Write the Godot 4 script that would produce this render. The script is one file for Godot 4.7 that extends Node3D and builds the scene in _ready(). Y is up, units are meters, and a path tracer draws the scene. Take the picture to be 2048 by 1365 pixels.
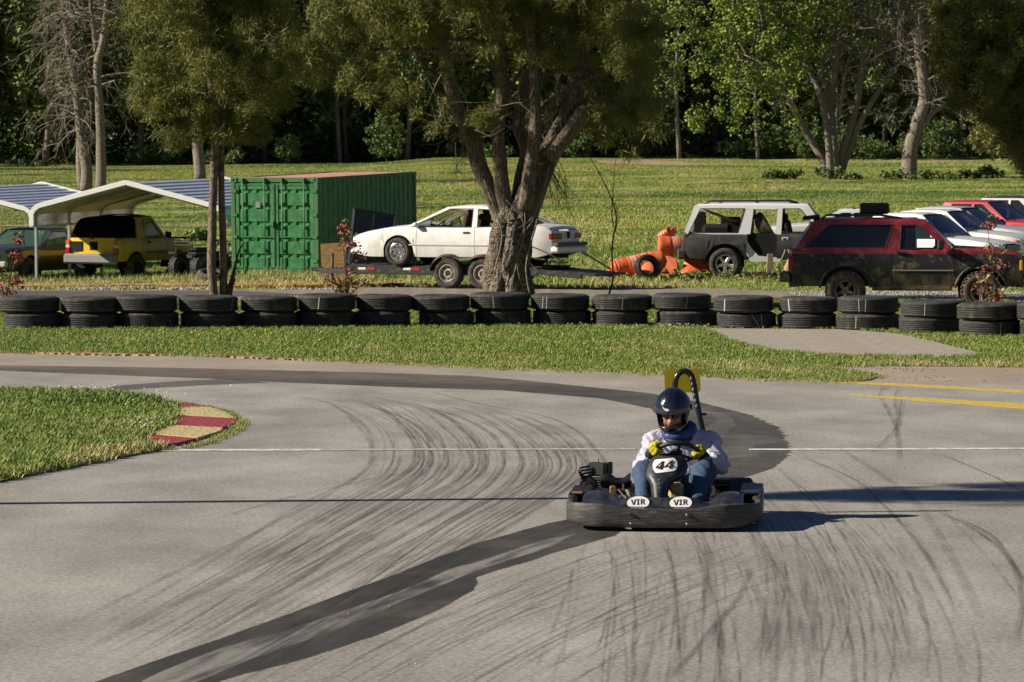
extends Node3D
# ---------------------------------------------------------------- camera figures (photo is 2048 x 1365)
const FPX := 7600.0
const CAMH := 2.55
const HOR := 350.0
var th := atan((682.5 - HOR) / FPX)
var rng := RandomNumberGenerator.new()
var M := {}
var names := {}
var nz := FastNoiseLite.new()

func ray(px: float, py: float) -> Vector3:
	var b := -(py - 682.5) / FPX
	return Vector3((px - 1024.0) / FPX, b * cos(th) - sin(th), -cos(th) - b * sin(th))

# point seen at a photo pixel, at distance d down the view
func W(px: float, py: float, d: float) -> Vector3:
	var r := ray(px, py)
	var t := d / -r.z
	return Vector3(r.x * t, CAMH + r.y * t, -d)

# ground point (level part) seen at a photo pixel
func G(px: float, py: float, y := 0.0) -> Vector3:
	var r := ray(px, py)
	var t := (CAMH - y) / -r.y
	return Vector3(r.x * t, y, r.z * t)

func sstep(a: float, b: float, x: float) -> float:
	var t := clampf((x - a) / (b - a), 0.0, 1.0)
	return t * t * (3.0 - 2.0 * t)

# height of the land
func gh(x: float, z: float) -> float:
	var d := -z
	var y := 0.0
	var leftish := 1.0 - sstep(-11.5, -4.5, x)
	y -= 0.26 * leftish * sstep(84.0, 98.0, d) + 0.05 * (1.0 - sstep(-5.0, -1.0, x)) * sstep(84.0, 96.0, d)
	var rise := lerpf(88.0, 97.0, leftish)
	if d > rise:
		y += 0.0195 * (d - rise - 4.0 * (1.0 - exp(-(d - rise) / 4.0)))
	if d > 104.0:
		y += nz.get_noise_2d(x * 1.4, z * 3.0) * 0.3 * sstep(104.0, 125.0, d)
	return y

func xz(x: float, d: float) -> Vector3:
	return Vector3(x, gh(x, -d), -d)

# land point at photo column px and distance d
func L(px: float, d: float) -> Vector3:
	var x := (px - 1024.0) / FPX * d
	return xz(x, d)

# ---------------------------------------------------------------- names and tags
func numbered(called: String) -> String:
	var n: int = names.get(called, 0)
	names[called] = n + 1
	return called if n == 0 else "%s_%03d" % [called, n]

func tag(o: Node, label: String, category: String, group := "") -> Node:
	o.set_meta("label", label)
	o.set_meta("category", category)
	if group != "":
		o.set_meta("group", group)
	return o

func thing(called: String, label: String, category: String, at := Vector3.ZERO, turn := 0.0, group := "") -> Node3D:
	var o := Node3D.new()
	o.name = numbered(called)
	add_child(o)
	o.position = at
	o.rotation.y = turn
	tag(o, label, category, group)
	return o

func structure(o: Node) -> Node:
	o.set_meta("kind", "structure")
	return o

func stuff(o: Node) -> Node:
	o.set_meta("kind", "stuff")
	return o

func mi(called: String, mesh: Mesh, m: Material, parent: Node = null) -> MeshInstance3D:
	var o := MeshInstance3D.new()
	o.mesh = mesh
	o.material_override = m
	if parent == null:
		o.name = numbered(called)
		add_child(o)
	else:
		o.name = called
		parent.add_child(o, true)
	return o

# a finished SurfaceTool as one named mesh
func part(called: String, st: SurfaceTool, m: Material, parent: Node = null) -> MeshInstance3D:
	st.generate_normals()
	return mi(called, st.commit(), m, parent)

func S(flat := false) -> SurfaceTool:
	var st := SurfaceTool.new()
	st.begin(Mesh.PRIMITIVE_TRIANGLES)
	st.set_smooth_group(-1 if flat else 0)
	return st

# ---------------------------------------------------------------- shapes
func tri(st: SurfaceTool, a: Vector3, b: Vector3, c: Vector3) -> void:
	st.add_vertex(a)
	st.add_vertex(b)
	st.add_vertex(c)

func quad(st: SurfaceTool, a: Vector3, b: Vector3, c: Vector3, d: Vector3) -> void:
	st.add_vertex(a)
	st.add_vertex(b)
	st.add_vertex(c)
	st.add_vertex(a)
	st.add_vertex(c)
	st.add_vertex(d)

# chamfered box
func bx(st: SurfaceTool, c: Vector3, size: Vector3, b := 0.01, basis := Basis.IDENTITY) -> void:
	st.set_smooth_group(-1)
	var h := size * 0.5
	b = minf(b, minf(h.x, minf(h.y, h.z)) * 0.9)
	var P := func(sx: float, sy: float, sz: float, f: int) -> Vector3:
		var v := Vector3(sx * (h.x - (0.0 if f == 0 else b)), sy * (h.y - (0.0 if f == 1 else b)), sz * (h.z - (0.0 if f == 2 else b)))
		return c + basis * v
	for s in [-1.0, 1.0]:
		for f in 3:
			var q := []
			for k in 4:
				var u: float = [-1.0, 1.0, 1.0, -1.0][k]
				var w: float = [-1.0, -1.0, 1.0, 1.0][k]
				if f == 0:
					q.append(P.call(s, u, w, 0))
				elif f == 1:
					q.append(P.call(w, s, u, 1))
				else:
					q.append(P.call(u, w, s, 2))
			if s < 0:
				quad(st, q[0], q[1], q[2], q[3])
			else:
				quad(st, q[3], q[2], q[1], q[0])
	for s1 in [-1.0, 1.0]:
		for s2 in [-1.0, 1.0]:
			var fl: bool = s1 * s2 > 0
			var e := [P.call(-1, s1, s2, 1), P.call(1, s1, s2, 1), P.call(1, s1, s2, 2), P.call(-1, s1, s2, 2)]
			var e2 := [P.call(s2, -1, s1, 2), P.call(s2, 1, s1, 2), P.call(s2, 1, s1, 0), P.call(s2, -1, s1, 0)]
			var e3 := [P.call(s1, s2, -1, 0), P.call(s1, s2, 1, 0), P.call(s1, s2, 1, 1), P.call(s1, s2, -1, 1)]
			for q in [e, e2, e3]:
				if fl:
					quad(st, q[3], q[2], q[1], q[0])
				else:
					quad(st, q[0], q[1], q[2], q[3])
			for s3 in [-1.0, 1.0]:
				var a: Vector3 = P.call(s1, s2, s3, 0)
				var bb: Vector3 = P.call(s1, s2, s3, 1)
				var cc: Vector3 = P.call(s1, s2, s3, 2)
				if s1 * s2 * s3 > 0:
					tri(st, a, cc, bb)
				else:
					tri(st, a, bb, cc)
	st.set_smooth_group(0)

# rod between two points made of a chamfered box
func bar(st: SurfaceTool, a: Vector3, b: Vector3, w: float, h: float, bev := 0.004, up := Vector3.UP) -> void:
	var z := (b - a).normalized()
	if absf(z.dot(up)) > 0.98:
		up = Vector3.RIGHT
	var x := up.cross(z).normalized()
	var y := z.cross(x)
	bx(st, (a + b) * 0.5, Vector3(w, h, a.distance_to(b)), bev, Basis(x, y, z))

func tube(st: SurfaceTool, pts: Array, radii: Array, n := 8, caps := true, jag := 0.0) -> void:
	var m := pts.size()
	var prev: Array = []
	var t0: Vector3 = (pts[1] - pts[0]).normalized()
	var u := t0.cross(Vector3.UP if absf(t0.y) < 0.9 else Vector3.RIGHT).normalized()
	for i in m:
		var t: Vector3 = (pts[mini(i + 1, m - 1)] - pts[maxi(i - 1, 0)]).normalized()
		u = (u - t * u.dot(t)).normalized()
		var v := t.cross(u)
		var ring := []
		for k in n:
			var a := TAU * k / n
			var r: float = radii[i] if i < radii.size() else radii[radii.size() - 1]
			if jag > 0.0:
				r *= 1.0 + jag * nz.get_noise_3d(pts[i].x * 60.0 + k * 37.0, pts[i].y * 25.0, pts[i].z * 60.0) * 2.0
			ring.append(pts[i] + u * cos(a) * r + v * sin(a) * r)
		if i > 0:
			for k in n:
				var k2 := (k + 1) % n
				quad(st, prev[k], prev[k2], ring[k2], ring[k])
		if caps and (i == 0 or i == m - 1):
			for k in n:
				var k2 := (k + 1) % n
				if i == 0:
					tri(st, pts[i], ring[k2], ring[k])
				else:
					tri(st, pts[i], ring[k], ring[k2])
		prev = ring

# profile of Vector2(radius, height) spun about the y axis of xf
func lathe(st: SurfaceTool, prof: Array, n := 24, xf := Transform3D.IDENTITY, sharp := 35.0) -> void:
	var grp := 1
	for i in prof.size() - 1:
		var p: Vector2 = prof[i]
		var q: Vector2 = prof[i + 1]
		if i > 0:
			var o: Vector2 = prof[i - 1]
			if absf(rad_to_deg((p - o).angle_to(q - p))) > sharp:
				grp = 3 - grp
		st.set_smooth_group(grp)
		for k in n:
			var a := TAU * k / n
			var b := TAU * (k + 1) / n
			var A := xf * Vector3(cos(a) * p.x, p.y, sin(a) * p.x)
			var B := xf * Vector3(cos(b) * p.x, p.y, sin(b) * p.x)
			var C := xf * Vector3(cos(b) * q.x, q.y, sin(b) * q.x)
			var D := xf * Vector3(cos(a) * q.x, q.y, sin(a) * q.x)
			if p.x > 1e-5:
				tri(st, A, B, C)
			if q.x > 1e-5:
				tri(st, A, C, D)
	st.set_smooth_group(0)

# rows of points joined into a sheet
func sheet(st: SurfaceTool, rows: Array, flip := false) -> void:
	for i in rows.size() - 1:
		var a: PackedVector3Array = rows[i]
		var b: PackedVector3Array = rows[i + 1]
		for j in a.size() - 1:
			if flip:
				quad(st, a[j], b[j], b[j + 1], a[j + 1])
			else:
				quad(st, a[j], a[j + 1], b[j + 1], b[j])

# flat polygon given as Vector2 list, placed by two callables (front and back faces) and joined by walls
func slab(st: SurfaceTool, poly: PackedVector2Array, front: Callable, back: Callable) -> void:
	st.set_smooth_group(-1)
	var t := Geometry2D.triangulate_polygon(poly)
	for i in range(0, t.size(), 3):
		tri(st, front.call(poly[t[i]]), front.call(poly[t[i + 1]]), front.call(poly[t[i + 2]]))
		tri(st, back.call(poly[t[i]]), back.call(poly[t[i + 2]]), back.call(poly[t[i + 1]]))
	for i in poly.size():
		var p := poly[i]
		var q := poly[(i + 1) % poly.size()]
		quad(st, front.call(p), back.call(p), back.call(q), front.call(q))
	st.set_smooth_group(0)

func curve(pts: Array, n: int) -> Array:
	var c := Curve3D.new()
	for i in pts.size():
		var t: Vector3 = (pts[mini(i + 1, pts.size() - 1)] - pts[maxi(i - 1, 0)]) / 6.0
		c.add_point(pts[i], -t, t)
	var out := []
	var len := c.get_baked_length()
	for i in n + 1:
		out.append(c.sample_baked(len * i / n, true))
	return out

# ---------------------------------------------------------------- materials
func lin(r: float, g: float, b: float) -> Color:
	return Color(r, g, b).linear_to_srgb()

func mat(r: float, g: float, b: float, rough := 0.7, metal := 0.0) -> StandardMaterial3D:
	var m := StandardMaterial3D.new()
	m.albedo_color = lin(r, g, b)
	m.roughness = rough
	m.metallic = metal
	return m

func noise_img(sd: int, freq: float, size: int, oct := 4, gain := 0.55, ridged := false) -> Image:
	var f := FastNoiseLite.new()
	f.seed = sd
	f.frequency = freq
	f.noise_type = FastNoiseLite.TYPE_SIMPLEX_SMOOTH
	f.fractal_type = FastNoiseLite.FRACTAL_RIDGED if ridged else FastNoiseLite.FRACTAL_FBM
	f.fractal_octaves = oct
	f.fractal_gain = gain
	return f.get_seamless_image(size, size)

# noise turned into colours: stops is an array of [position, linear r, g, b]
func ramp_tex(img: Image, stops: Array) -> ImageTexture:
	var g := Gradient.new()
	g.interpolation_mode = Gradient.GRADIENT_INTERPOLATE_LINEAR
	g.offsets = PackedFloat32Array(stops.map(func(s): return s[0]))
	g.colors = PackedColorArray(stops.map(func(s): return lin(s[1], s[2], s[3])))
	var lut := PackedByteArray()
	for i in 256:
		var c := g.sample(i / 255.0)
		lut.append(c.r8)
		lut.append(c.g8)
		lut.append(c.b8)
	var src := img.get_data()
	var n := img.get_width() * img.get_height()
	var out := PackedByteArray()
	out.resize(n * 3)
	for i in n:
		var k := src[i] * 3
		out[i * 3] = lut[k]
		out[i * 3 + 1] = lut[k + 1]
		out[i * 3 + 2] = lut[k + 2]
	var im := Image.create_from_data(img.get_width(), img.get_height(), false, Image.FORMAT_RGB8, out)
	return ImageTexture.create_from_image(im)

func normal_tex(img: Image, strength := 6.0) -> ImageTexture:
	var im: Image = img.duplicate()
	im.convert(Image.FORMAT_RGBA8)
	im.bump_map_to_normal_map(strength)
	return ImageTexture.create_from_image(im)

# a material whose colour is patterned in three planes
func patterned(tex: Texture2D, scale: Vector3, rough := 0.9, nrm: Texture2D = null, nscale := 1.0, world := false) -> StandardMaterial3D:
	var m := StandardMaterial3D.new()
	m.albedo_texture = tex
	m.uv1_triplanar = true
	m.uv1_world_triplanar = world
	m.uv1_scale = scale
	m.roughness = rough
	if nrm:
		m.normal_enabled = true
		m.normal_texture = nrm
		m.normal_scale = nscale
	return m

func glass(r: float, g: float, b: float, a: float) -> StandardMaterial3D:
	var m := mat(r, g, b, 0.04)
	m.transparency = BaseMaterial3D.TRANSPARENCY_ALPHA
	m.albedo_color.a = a
	return m

func paint(r: float, g: float, b: float, rough := 0.4, coat := 0.6) -> StandardMaterial3D:
	var m := mat(r, g, b, rough)
	m.clearcoat_enabled = true
	m.clearcoat = coat
	m.clearcoat_roughness = 0.12
	return m

func make_materials() -> void:
	nz.seed = 5
	nz.frequency = 0.02
	nz.noise_type = FastNoiseLite.TYPE_SIMPLEX_SMOOTH
	nz.fractal_octaves = 3
	var fine := noise_img(11, 0.05, 256, 4, 0.6)
	var broad := noise_img(12, 0.012, 256, 5, 0.55)
	var streak := noise_img(13, 0.03, 256, 5, 0.65)
	var ridge := noise_img(14, 0.025, 256, 4, 0.6, true)
	var fine_n := normal_tex(fine, 8.0)
	var ridge_n := normal_tex(ridge, 14.0)
	M.soil = patterned(ramp_tex(broad, [[0.25, 0.17, 0.21, 0.045], [0.45, 0.22, 0.26, 0.055], [0.6, 0.28, 0.3, 0.075], [0.78, 0.36, 0.33, 0.12]]), Vector3(0.09, 0.09, 0.055), 1.0, null, 1.0, true)
	M.turf = patterned(ramp_tex(broad, [[0.25, 0.1, 0.14, 0.03], [0.5, 0.15, 0.18, 0.045], [0.68, 0.25, 0.22, 0.08], [0.85, 0.34, 0.24, 0.11]]), Vector3(0.5, 0.5, 0.5), 1.0, null, 1.0, true)
	M.dirt = patterned(ramp_tex(broad, [[0.2, 0.26, 0.17, 0.09], [0.5, 0.38, 0.26, 0.15], [0.8, 0.5, 0.36, 0.22]]), Vector3(0.6, 0.6, 0.6), 1.0, fine_n, 1.0, true)
	M.clay = patterned(ramp_tex(broad, [[0.2, 0.3, 0.17, 0.08], [0.5, 0.4, 0.24, 0.12], [0.8, 0.44, 0.3, 0.17]]), Vector3(0.9, 0.9, 0.9), 1.0, fine_n, 1.0, true)
	M.concrete = patterned(ramp_tex(streak, [[0.2, 0.25, 0.215, 0.17], [0.5, 0.33, 0.29, 0.235], [0.8, 0.4, 0.355, 0.295]]), Vector3(0.35, 0.35, 0.8), 0.95, fine_n, 0.15, true)
	M.road = patterned(ramp_tex(streak, [[0.2, 0.17, 0.14, 0.11], [0.5, 0.25, 0.21, 0.165], [0.8, 0.32, 0.27, 0.215]]), Vector3(0.1, 0.1, 0.8), 0.95, fine_n, 0.6, true)
	M.road_dark = patterned(ramp_tex(streak, [[0.3, 0.035, 0.035, 0.038], [0.5, 0.06, 0.058, 0.056], [0.62, 0.17, 0.15, 0.13]]), Vector3(0.06, 0.06, 0.9), 0.85, null, 1.0, true)
	M.gravel_bed = patterned(ramp_tex(fine, [[0.2, 0.2, 0.17, 0.12], [0.5, 0.34, 0.29, 0.22], [0.8, 0.46, 0.41, 0.34]]), Vector3(1.5, 1.5, 1.5), 1.0, fine_n, 1.0, true)
	M.stone = mat(1, 1, 1, 0.9)
	M.stone.vertex_color_use_as_albedo = true
	M.blade = mat(1, 1, 1, 0.7)
	M.blade.vertex_color_use_as_albedo = true
	M.blade.backlight = Color(0.6, 0.6, 0.4)
	M.leaf = mat(1, 1, 1, 0.6)
	M.leaf.vertex_color_use_as_albedo = true
	M.leaf.backlight = Color(0.5, 0.5, 0.3)
	M.rubber = patterned(ramp_tex(streak, [[0.25, 0.022, 0.022, 0.023], [0.55, 0.036, 0.036, 0.037], [0.8, 0.08, 0.075, 0.068]]), Vector3(1.2, 1.2, 1.2), 0.72)
	M.rubber_dusty = patterned(ramp_tex(broad, [[0.25, 0.022, 0.022, 0.022], [0.55, 0.036, 0.035, 0.033], [0.8, 0.1, 0.085, 0.068]]), Vector3(1.4, 1.4, 1.4), 0.85)
	M.rubber_mud = patterned(ramp_tex(broad, [[0.2, 0.035, 0.03, 0.026], [0.5, 0.09, 0.07, 0.05], [0.8, 0.17, 0.13, 0.09]]), Vector3(2.0, 2.0, 2.0), 0.95)
	M.rubber_grey = patterned(ramp_tex(streak, [[0.25, 0.022, 0.022, 0.023], [0.5, 0.038, 0.038, 0.038], [0.75, 0.07, 0.066, 0.06]]), Vector3(0.7, 2.2, 0.7), 0.8)
	M.chalk = mat(0.45, 0.44, 0.42, 0.9)
	M.bark_cedar = patterned(ramp_tex(streak, [[0.25, 0.075, 0.056, 0.042], [0.5, 0.18, 0.14, 0.107], [0.75, 0.34, 0.275, 0.215]]), Vector3(3.2, 0.5, 3.2), 0.95, ridge_n, 1.5)
	M.bark_pale = patterned(ramp_tex(streak, [[0.25, 0.12, 0.1, 0.08], [0.5, 0.22, 0.19, 0.155], [0.75, 0.34, 0.3, 0.25]]), Vector3(2.0, 0.6, 2.0), 0.95, ridge_n, 1.0)
	M.bark_dark = patterned(ramp_tex(streak, [[0.25, 0.03, 0.024, 0.018], [0.5, 0.075, 0.058, 0.043], [0.75, 0.14, 0.112, 0.085]]), Vector3(1.5, 0.5, 1.5), 0.95, ridge_n, 1.0)
	M.bark_rough = patterned(ramp_tex(ridge, [[0.25, 0.035, 0.028, 0.021], [0.5, 0.12, 0.098, 0.075], [0.75, 0.34, 0.285, 0.22]]), Vector3(1.6, 0.9, 1.6), 0.95, ridge_n, 2.2)
	M.ply = patterned(ramp_tex(streak, [[0.25, 0.2, 0.11, 0.035], [0.5, 0.32, 0.19, 0.065], [0.75, 0.42, 0.27, 0.11]]), Vector3(0.5, 3.0, 3.0), 0.85)
	M.timber = patterned(ramp_tex(streak, [[0.25, 0.09, 0.05, 0.028], [0.5, 0.17, 0.1, 0.058], [0.75, 0.27, 0.18, 0.11]]), Vector3(0.8, 3.0, 3.0), 0.9)
	M.timber_pale = patterned(ramp_tex(streak, [[0.25, 0.24, 0.17, 0.1], [0.5, 0.36, 0.27, 0.17], [0.75, 0.46, 0.36, 0.24]]), Vector3(3.0, 0.6, 3.0), 0.9)
	M.steel_black = patterned(ramp_tex(broad, [[0.25, 0.012, 0.012, 0.014], [0.6, 0.028, 0.028, 0.03], [0.85, 0.1, 0.06, 0.04]]), Vector3(1.3, 1.3, 1.3), 0.5)
	M.black = mat(0.012, 0.012, 0.013, 0.6)
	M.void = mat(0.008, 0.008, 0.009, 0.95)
	M.chrome = mat(0.75, 0.75, 0.76, 0.18, 1.0)
	M.alloy = mat(0.6, 0.6, 0.6, 0.32, 0.85)
	M.alloy_dusty = patterned(ramp_tex(broad, [[0.25, 0.2, 0.17, 0.13], [0.6, 0.34, 0.3, 0.25], [0.85, 0.45, 0.42, 0.38]]), Vector3(3, 3, 3), 0.6)
	M.alloy_mud = patterned(ramp_tex(broad, [[0.25, 0.1, 0.08, 0.055], [0.6, 0.2, 0.165, 0.12], [0.85, 0.28, 0.24, 0.18]]), Vector3(3, 3, 3), 0.9)
	M.galv = patterned(ramp_tex(fine, [[0.3, 0.3, 0.32, 0.34], [0.6, 0.38, 0.4, 0.42], [0.8, 0.44, 0.46, 0.47]]), Vector3(1, 1, 1), 0.45)
	M.white_trim = mat(0.78, 0.78, 0.78, 0.5)
	M.roof_under = patterned(ramp_tex(broad, [[0.3, 0.4, 0.38, 0.34], [0.7, 0.5, 0.47, 0.42]]), Vector3(0.6, 0.6, 0.6), 0.6)
	M.roof_metal = patterned(ramp_tex(broad, [[0.3, 0.46, 0.5, 0.56], [0.7, 0.56, 0.6, 0.66]]), Vector3(0.5, 0.5, 0.5), 0.35)
	M.fine_n = fine_n
	M.broad = broad
	M.streak = streak
	M.fine = fine

func setup_view() -> void:
	var cam := Camera3D.new()
	cam.name = "camera"
	cam.position = Vector3(0, CAMH, 0)
	cam.rotation.x = -th
	cam.fov = rad_to_deg(2.0 * atan(682.5 / FPX))
	cam.near = 0.5
	cam.far = 1500.0
	# telephoto focused on the kart: what lies far behind is a little soft
	var lens := CameraAttributesPhysical.new()
	lens.frustum_focal_length = 12.0 / (682.5 / FPX)
	lens.frustum_focus_distance = 27.8
	lens.exposure_aperture = 18.0
	lens.frustum_near = 0.5
	lens.frustum_far = 1500.0
	cam.attributes = lens
	add_child(cam)
	cam.current = true
	var e := Environment.new()
	e.background_mode = Environment.BG_SKY
	var sky := Sky.new()
	var sm := ProceduralSkyMaterial.new()
	sm.sky_top_color = Color(0.3, 0.42, 0.66)
	sm.sky_horizon_color = Color(0.62, 0.7, 0.78)
	sm.sky_curve = 0.15
	sm.ground_horizon_color = Color(0.5, 0.52, 0.5)
	sm.ground_bottom_color = Color(0.22, 0.22, 0.18)
	sm.sky_energy_multiplier = 0.55
	sky.sky_material = sm
	e.sky = sky
	e.tonemap_mode = Environment.TONE_MAPPER_LINEAR
	e.tonemap_exposure = 1.5
	e.sdfgi_enabled = true
	e.ssao_enabled = true
	e.ssil_enabled = true
	var we := WorldEnvironment.new()
	we.name = "surroundings"
	we.environment = e
	add_child(we)
	var sun := DirectionalLight3D.new()
	sun.name = "sun"
	sun.light_energy = 1.6
	sun.light_color = Color(1.0, 0.955, 0.88)
	sun.light_angular_distance = 0.55
	sun.shadow_enabled = true
	var el := deg_to_rad(28.0)
	var az := deg_to_rad(6.0)
	add_child(sun)
	sun.look_at_from_position(Vector3.ZERO, Vector3(cos(el) * cos(az), -sin(el), -cos(el) * sin(az)), Vector3.UP)
# ---------------------------------------------------------------- ground
const TX0 := -10.0
const TX1 := 10.0
const TZ0 := -57.0
const TZ1 := -16.0
const TW := 2048
const TH := 2048
var track: PackedByteArray

func poly_px(pts: Array) -> PackedVector2Array:
	var out := PackedVector2Array()
	for p in pts:
		var g := G(p[0], p[1])
		out.append(Vector2(g.x, g.z))
	return out

# level sheet from an outline of x, z points
func flat_sheet(called: String, poly: PackedVector2Array, y: float, m: Material, depth := 0.03, parent: Node = null) -> MeshInstance3D:
	var st := S(true)
	slab(st, poly, func(p: Vector2) -> Vector3: return Vector3(p.x, y, p.y), func(p: Vector2) -> Vector3: return Vector3(p.x, y - depth, p.y))
	return part(called, st, m, parent)

func dark(x: int, y: int, a: float) -> void:
	if x >= 0 and y >= 0 and x < TW and y < TH:
		var i := y * TW + x
		track[i] = int(track[i] * (1.0 - a))

# a rubber streak along photo pixels
func streak(pts: Array, width: float, a: float, sd: int, broken := 0.4) -> void:
	var w := []
	for p in pts:
		w.append(G(p[0], p[1]))
	var line := curve(w, 10)
	var total := 0.0
	for i in 10:
		total += line[i].distance_to(line[i + 1])
	var n := int(total / 0.02)
	line = curve(w, n)
	var px := (TX1 - TX0) / TW
	var pz := (TZ1 - TZ0) / TH
	for i in n:
		var p: Vector3 = line[i]
		var t: Vector3 = (line[i + 1] - p).normalized()
		var nrm := Vector3(-t.z, 0, t.x)
		var fade := minf(1.0, minf(i, n - i) / (0.12 * n + 1.0))
		var k := nz.get_noise_2d(i * 0.9 + sd * 97.0, sd * 13.0)
		var al := a * fade * clampf(1.0 + broken * 1.6 * k, 0.0, 1.4)
		if al < 0.015:
			continue
		var steps := maxi(2, int(width / px))
		for s in steps:
			var o := (s + 0.5) / steps - 0.5
			var q := p + nrm * o * width
			var grain := 0.6 + 0.8 * absf(nz.get_noise_2d(o * 420.0 + sd * 31.0, i * 0.35))
			dark(int((q.x - TX0) / px), int((q.z - TZ0) / pz), clampf(al * grain * (1.0 - 0.5 * absf(o)) * 0.8, 0.0, 0.9))

func fill(pts: Array, a: float, rough: float, sd: int, lighten := false) -> void:
	var poly := poly_px(pts)
	var lo := poly[0]
	var hi := poly[0]
	for p in poly:
		lo = lo.min(p)
		hi = hi.max(p)
	var px := (TX1 - TX0) / TW
	var pz := (TZ1 - TZ0) / TH
	for iy in range(maxi(0, int((lo.y - rough - TZ0) / pz)), mini(TH, int((hi.y + rough - TZ0) / pz))):
		var z := TZ0 + (iy + 0.5) * pz
		for ix in range(maxi(0, int((lo.x - rough - TX0) / px)), mini(TW, int((hi.x + rough - TX0) / px))):
			var x := TX0 + (ix + 0.5) * px
			var k := nz.get_noise_2d(x * 32.0 + sd * 50.0, z * 10.0)
			var k2 := nz.get_noise_2d(x * 150.0 + sd * 50.0, z * 45.0)
			var k3 := 0.0
			if sd == 4 or sd == 5:
				k3 = nz.get_noise_2d((x * 0.965 + z * 0.26) * 330.0 + sd * 20.0, (z * 0.965 - x * 0.26) * 16.0)
			else:
				k3 = nz.get_noise_2d(x * 9.0 + sd * 20.0, z * 190.0) + 0.5 * nz.get_noise_2d(x * 20.0, z * 520.0)
			if Geometry2D.is_point_in_polygon(Vector2(x + k * rough + k3 * (0.4 * sstep(2.0, 4.5, x) if sd == 1 else 0.03), z + k2 * rough * 0.6 + k * rough), poly):
				var i := iy * TW + ix
				var al := a * (1.0 + 0.16 * k + 0.14 * k2 + 0.12 * k3)
				if lighten:
					track[i] = int(lerpf(track[i], 186.0, clampf(al * (0.75 + 0.7 * k3 + 0.5 * k2), 0.0, 0.9)))
				else:
					track[i] = int(track[i] * (1.0 - al))

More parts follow.
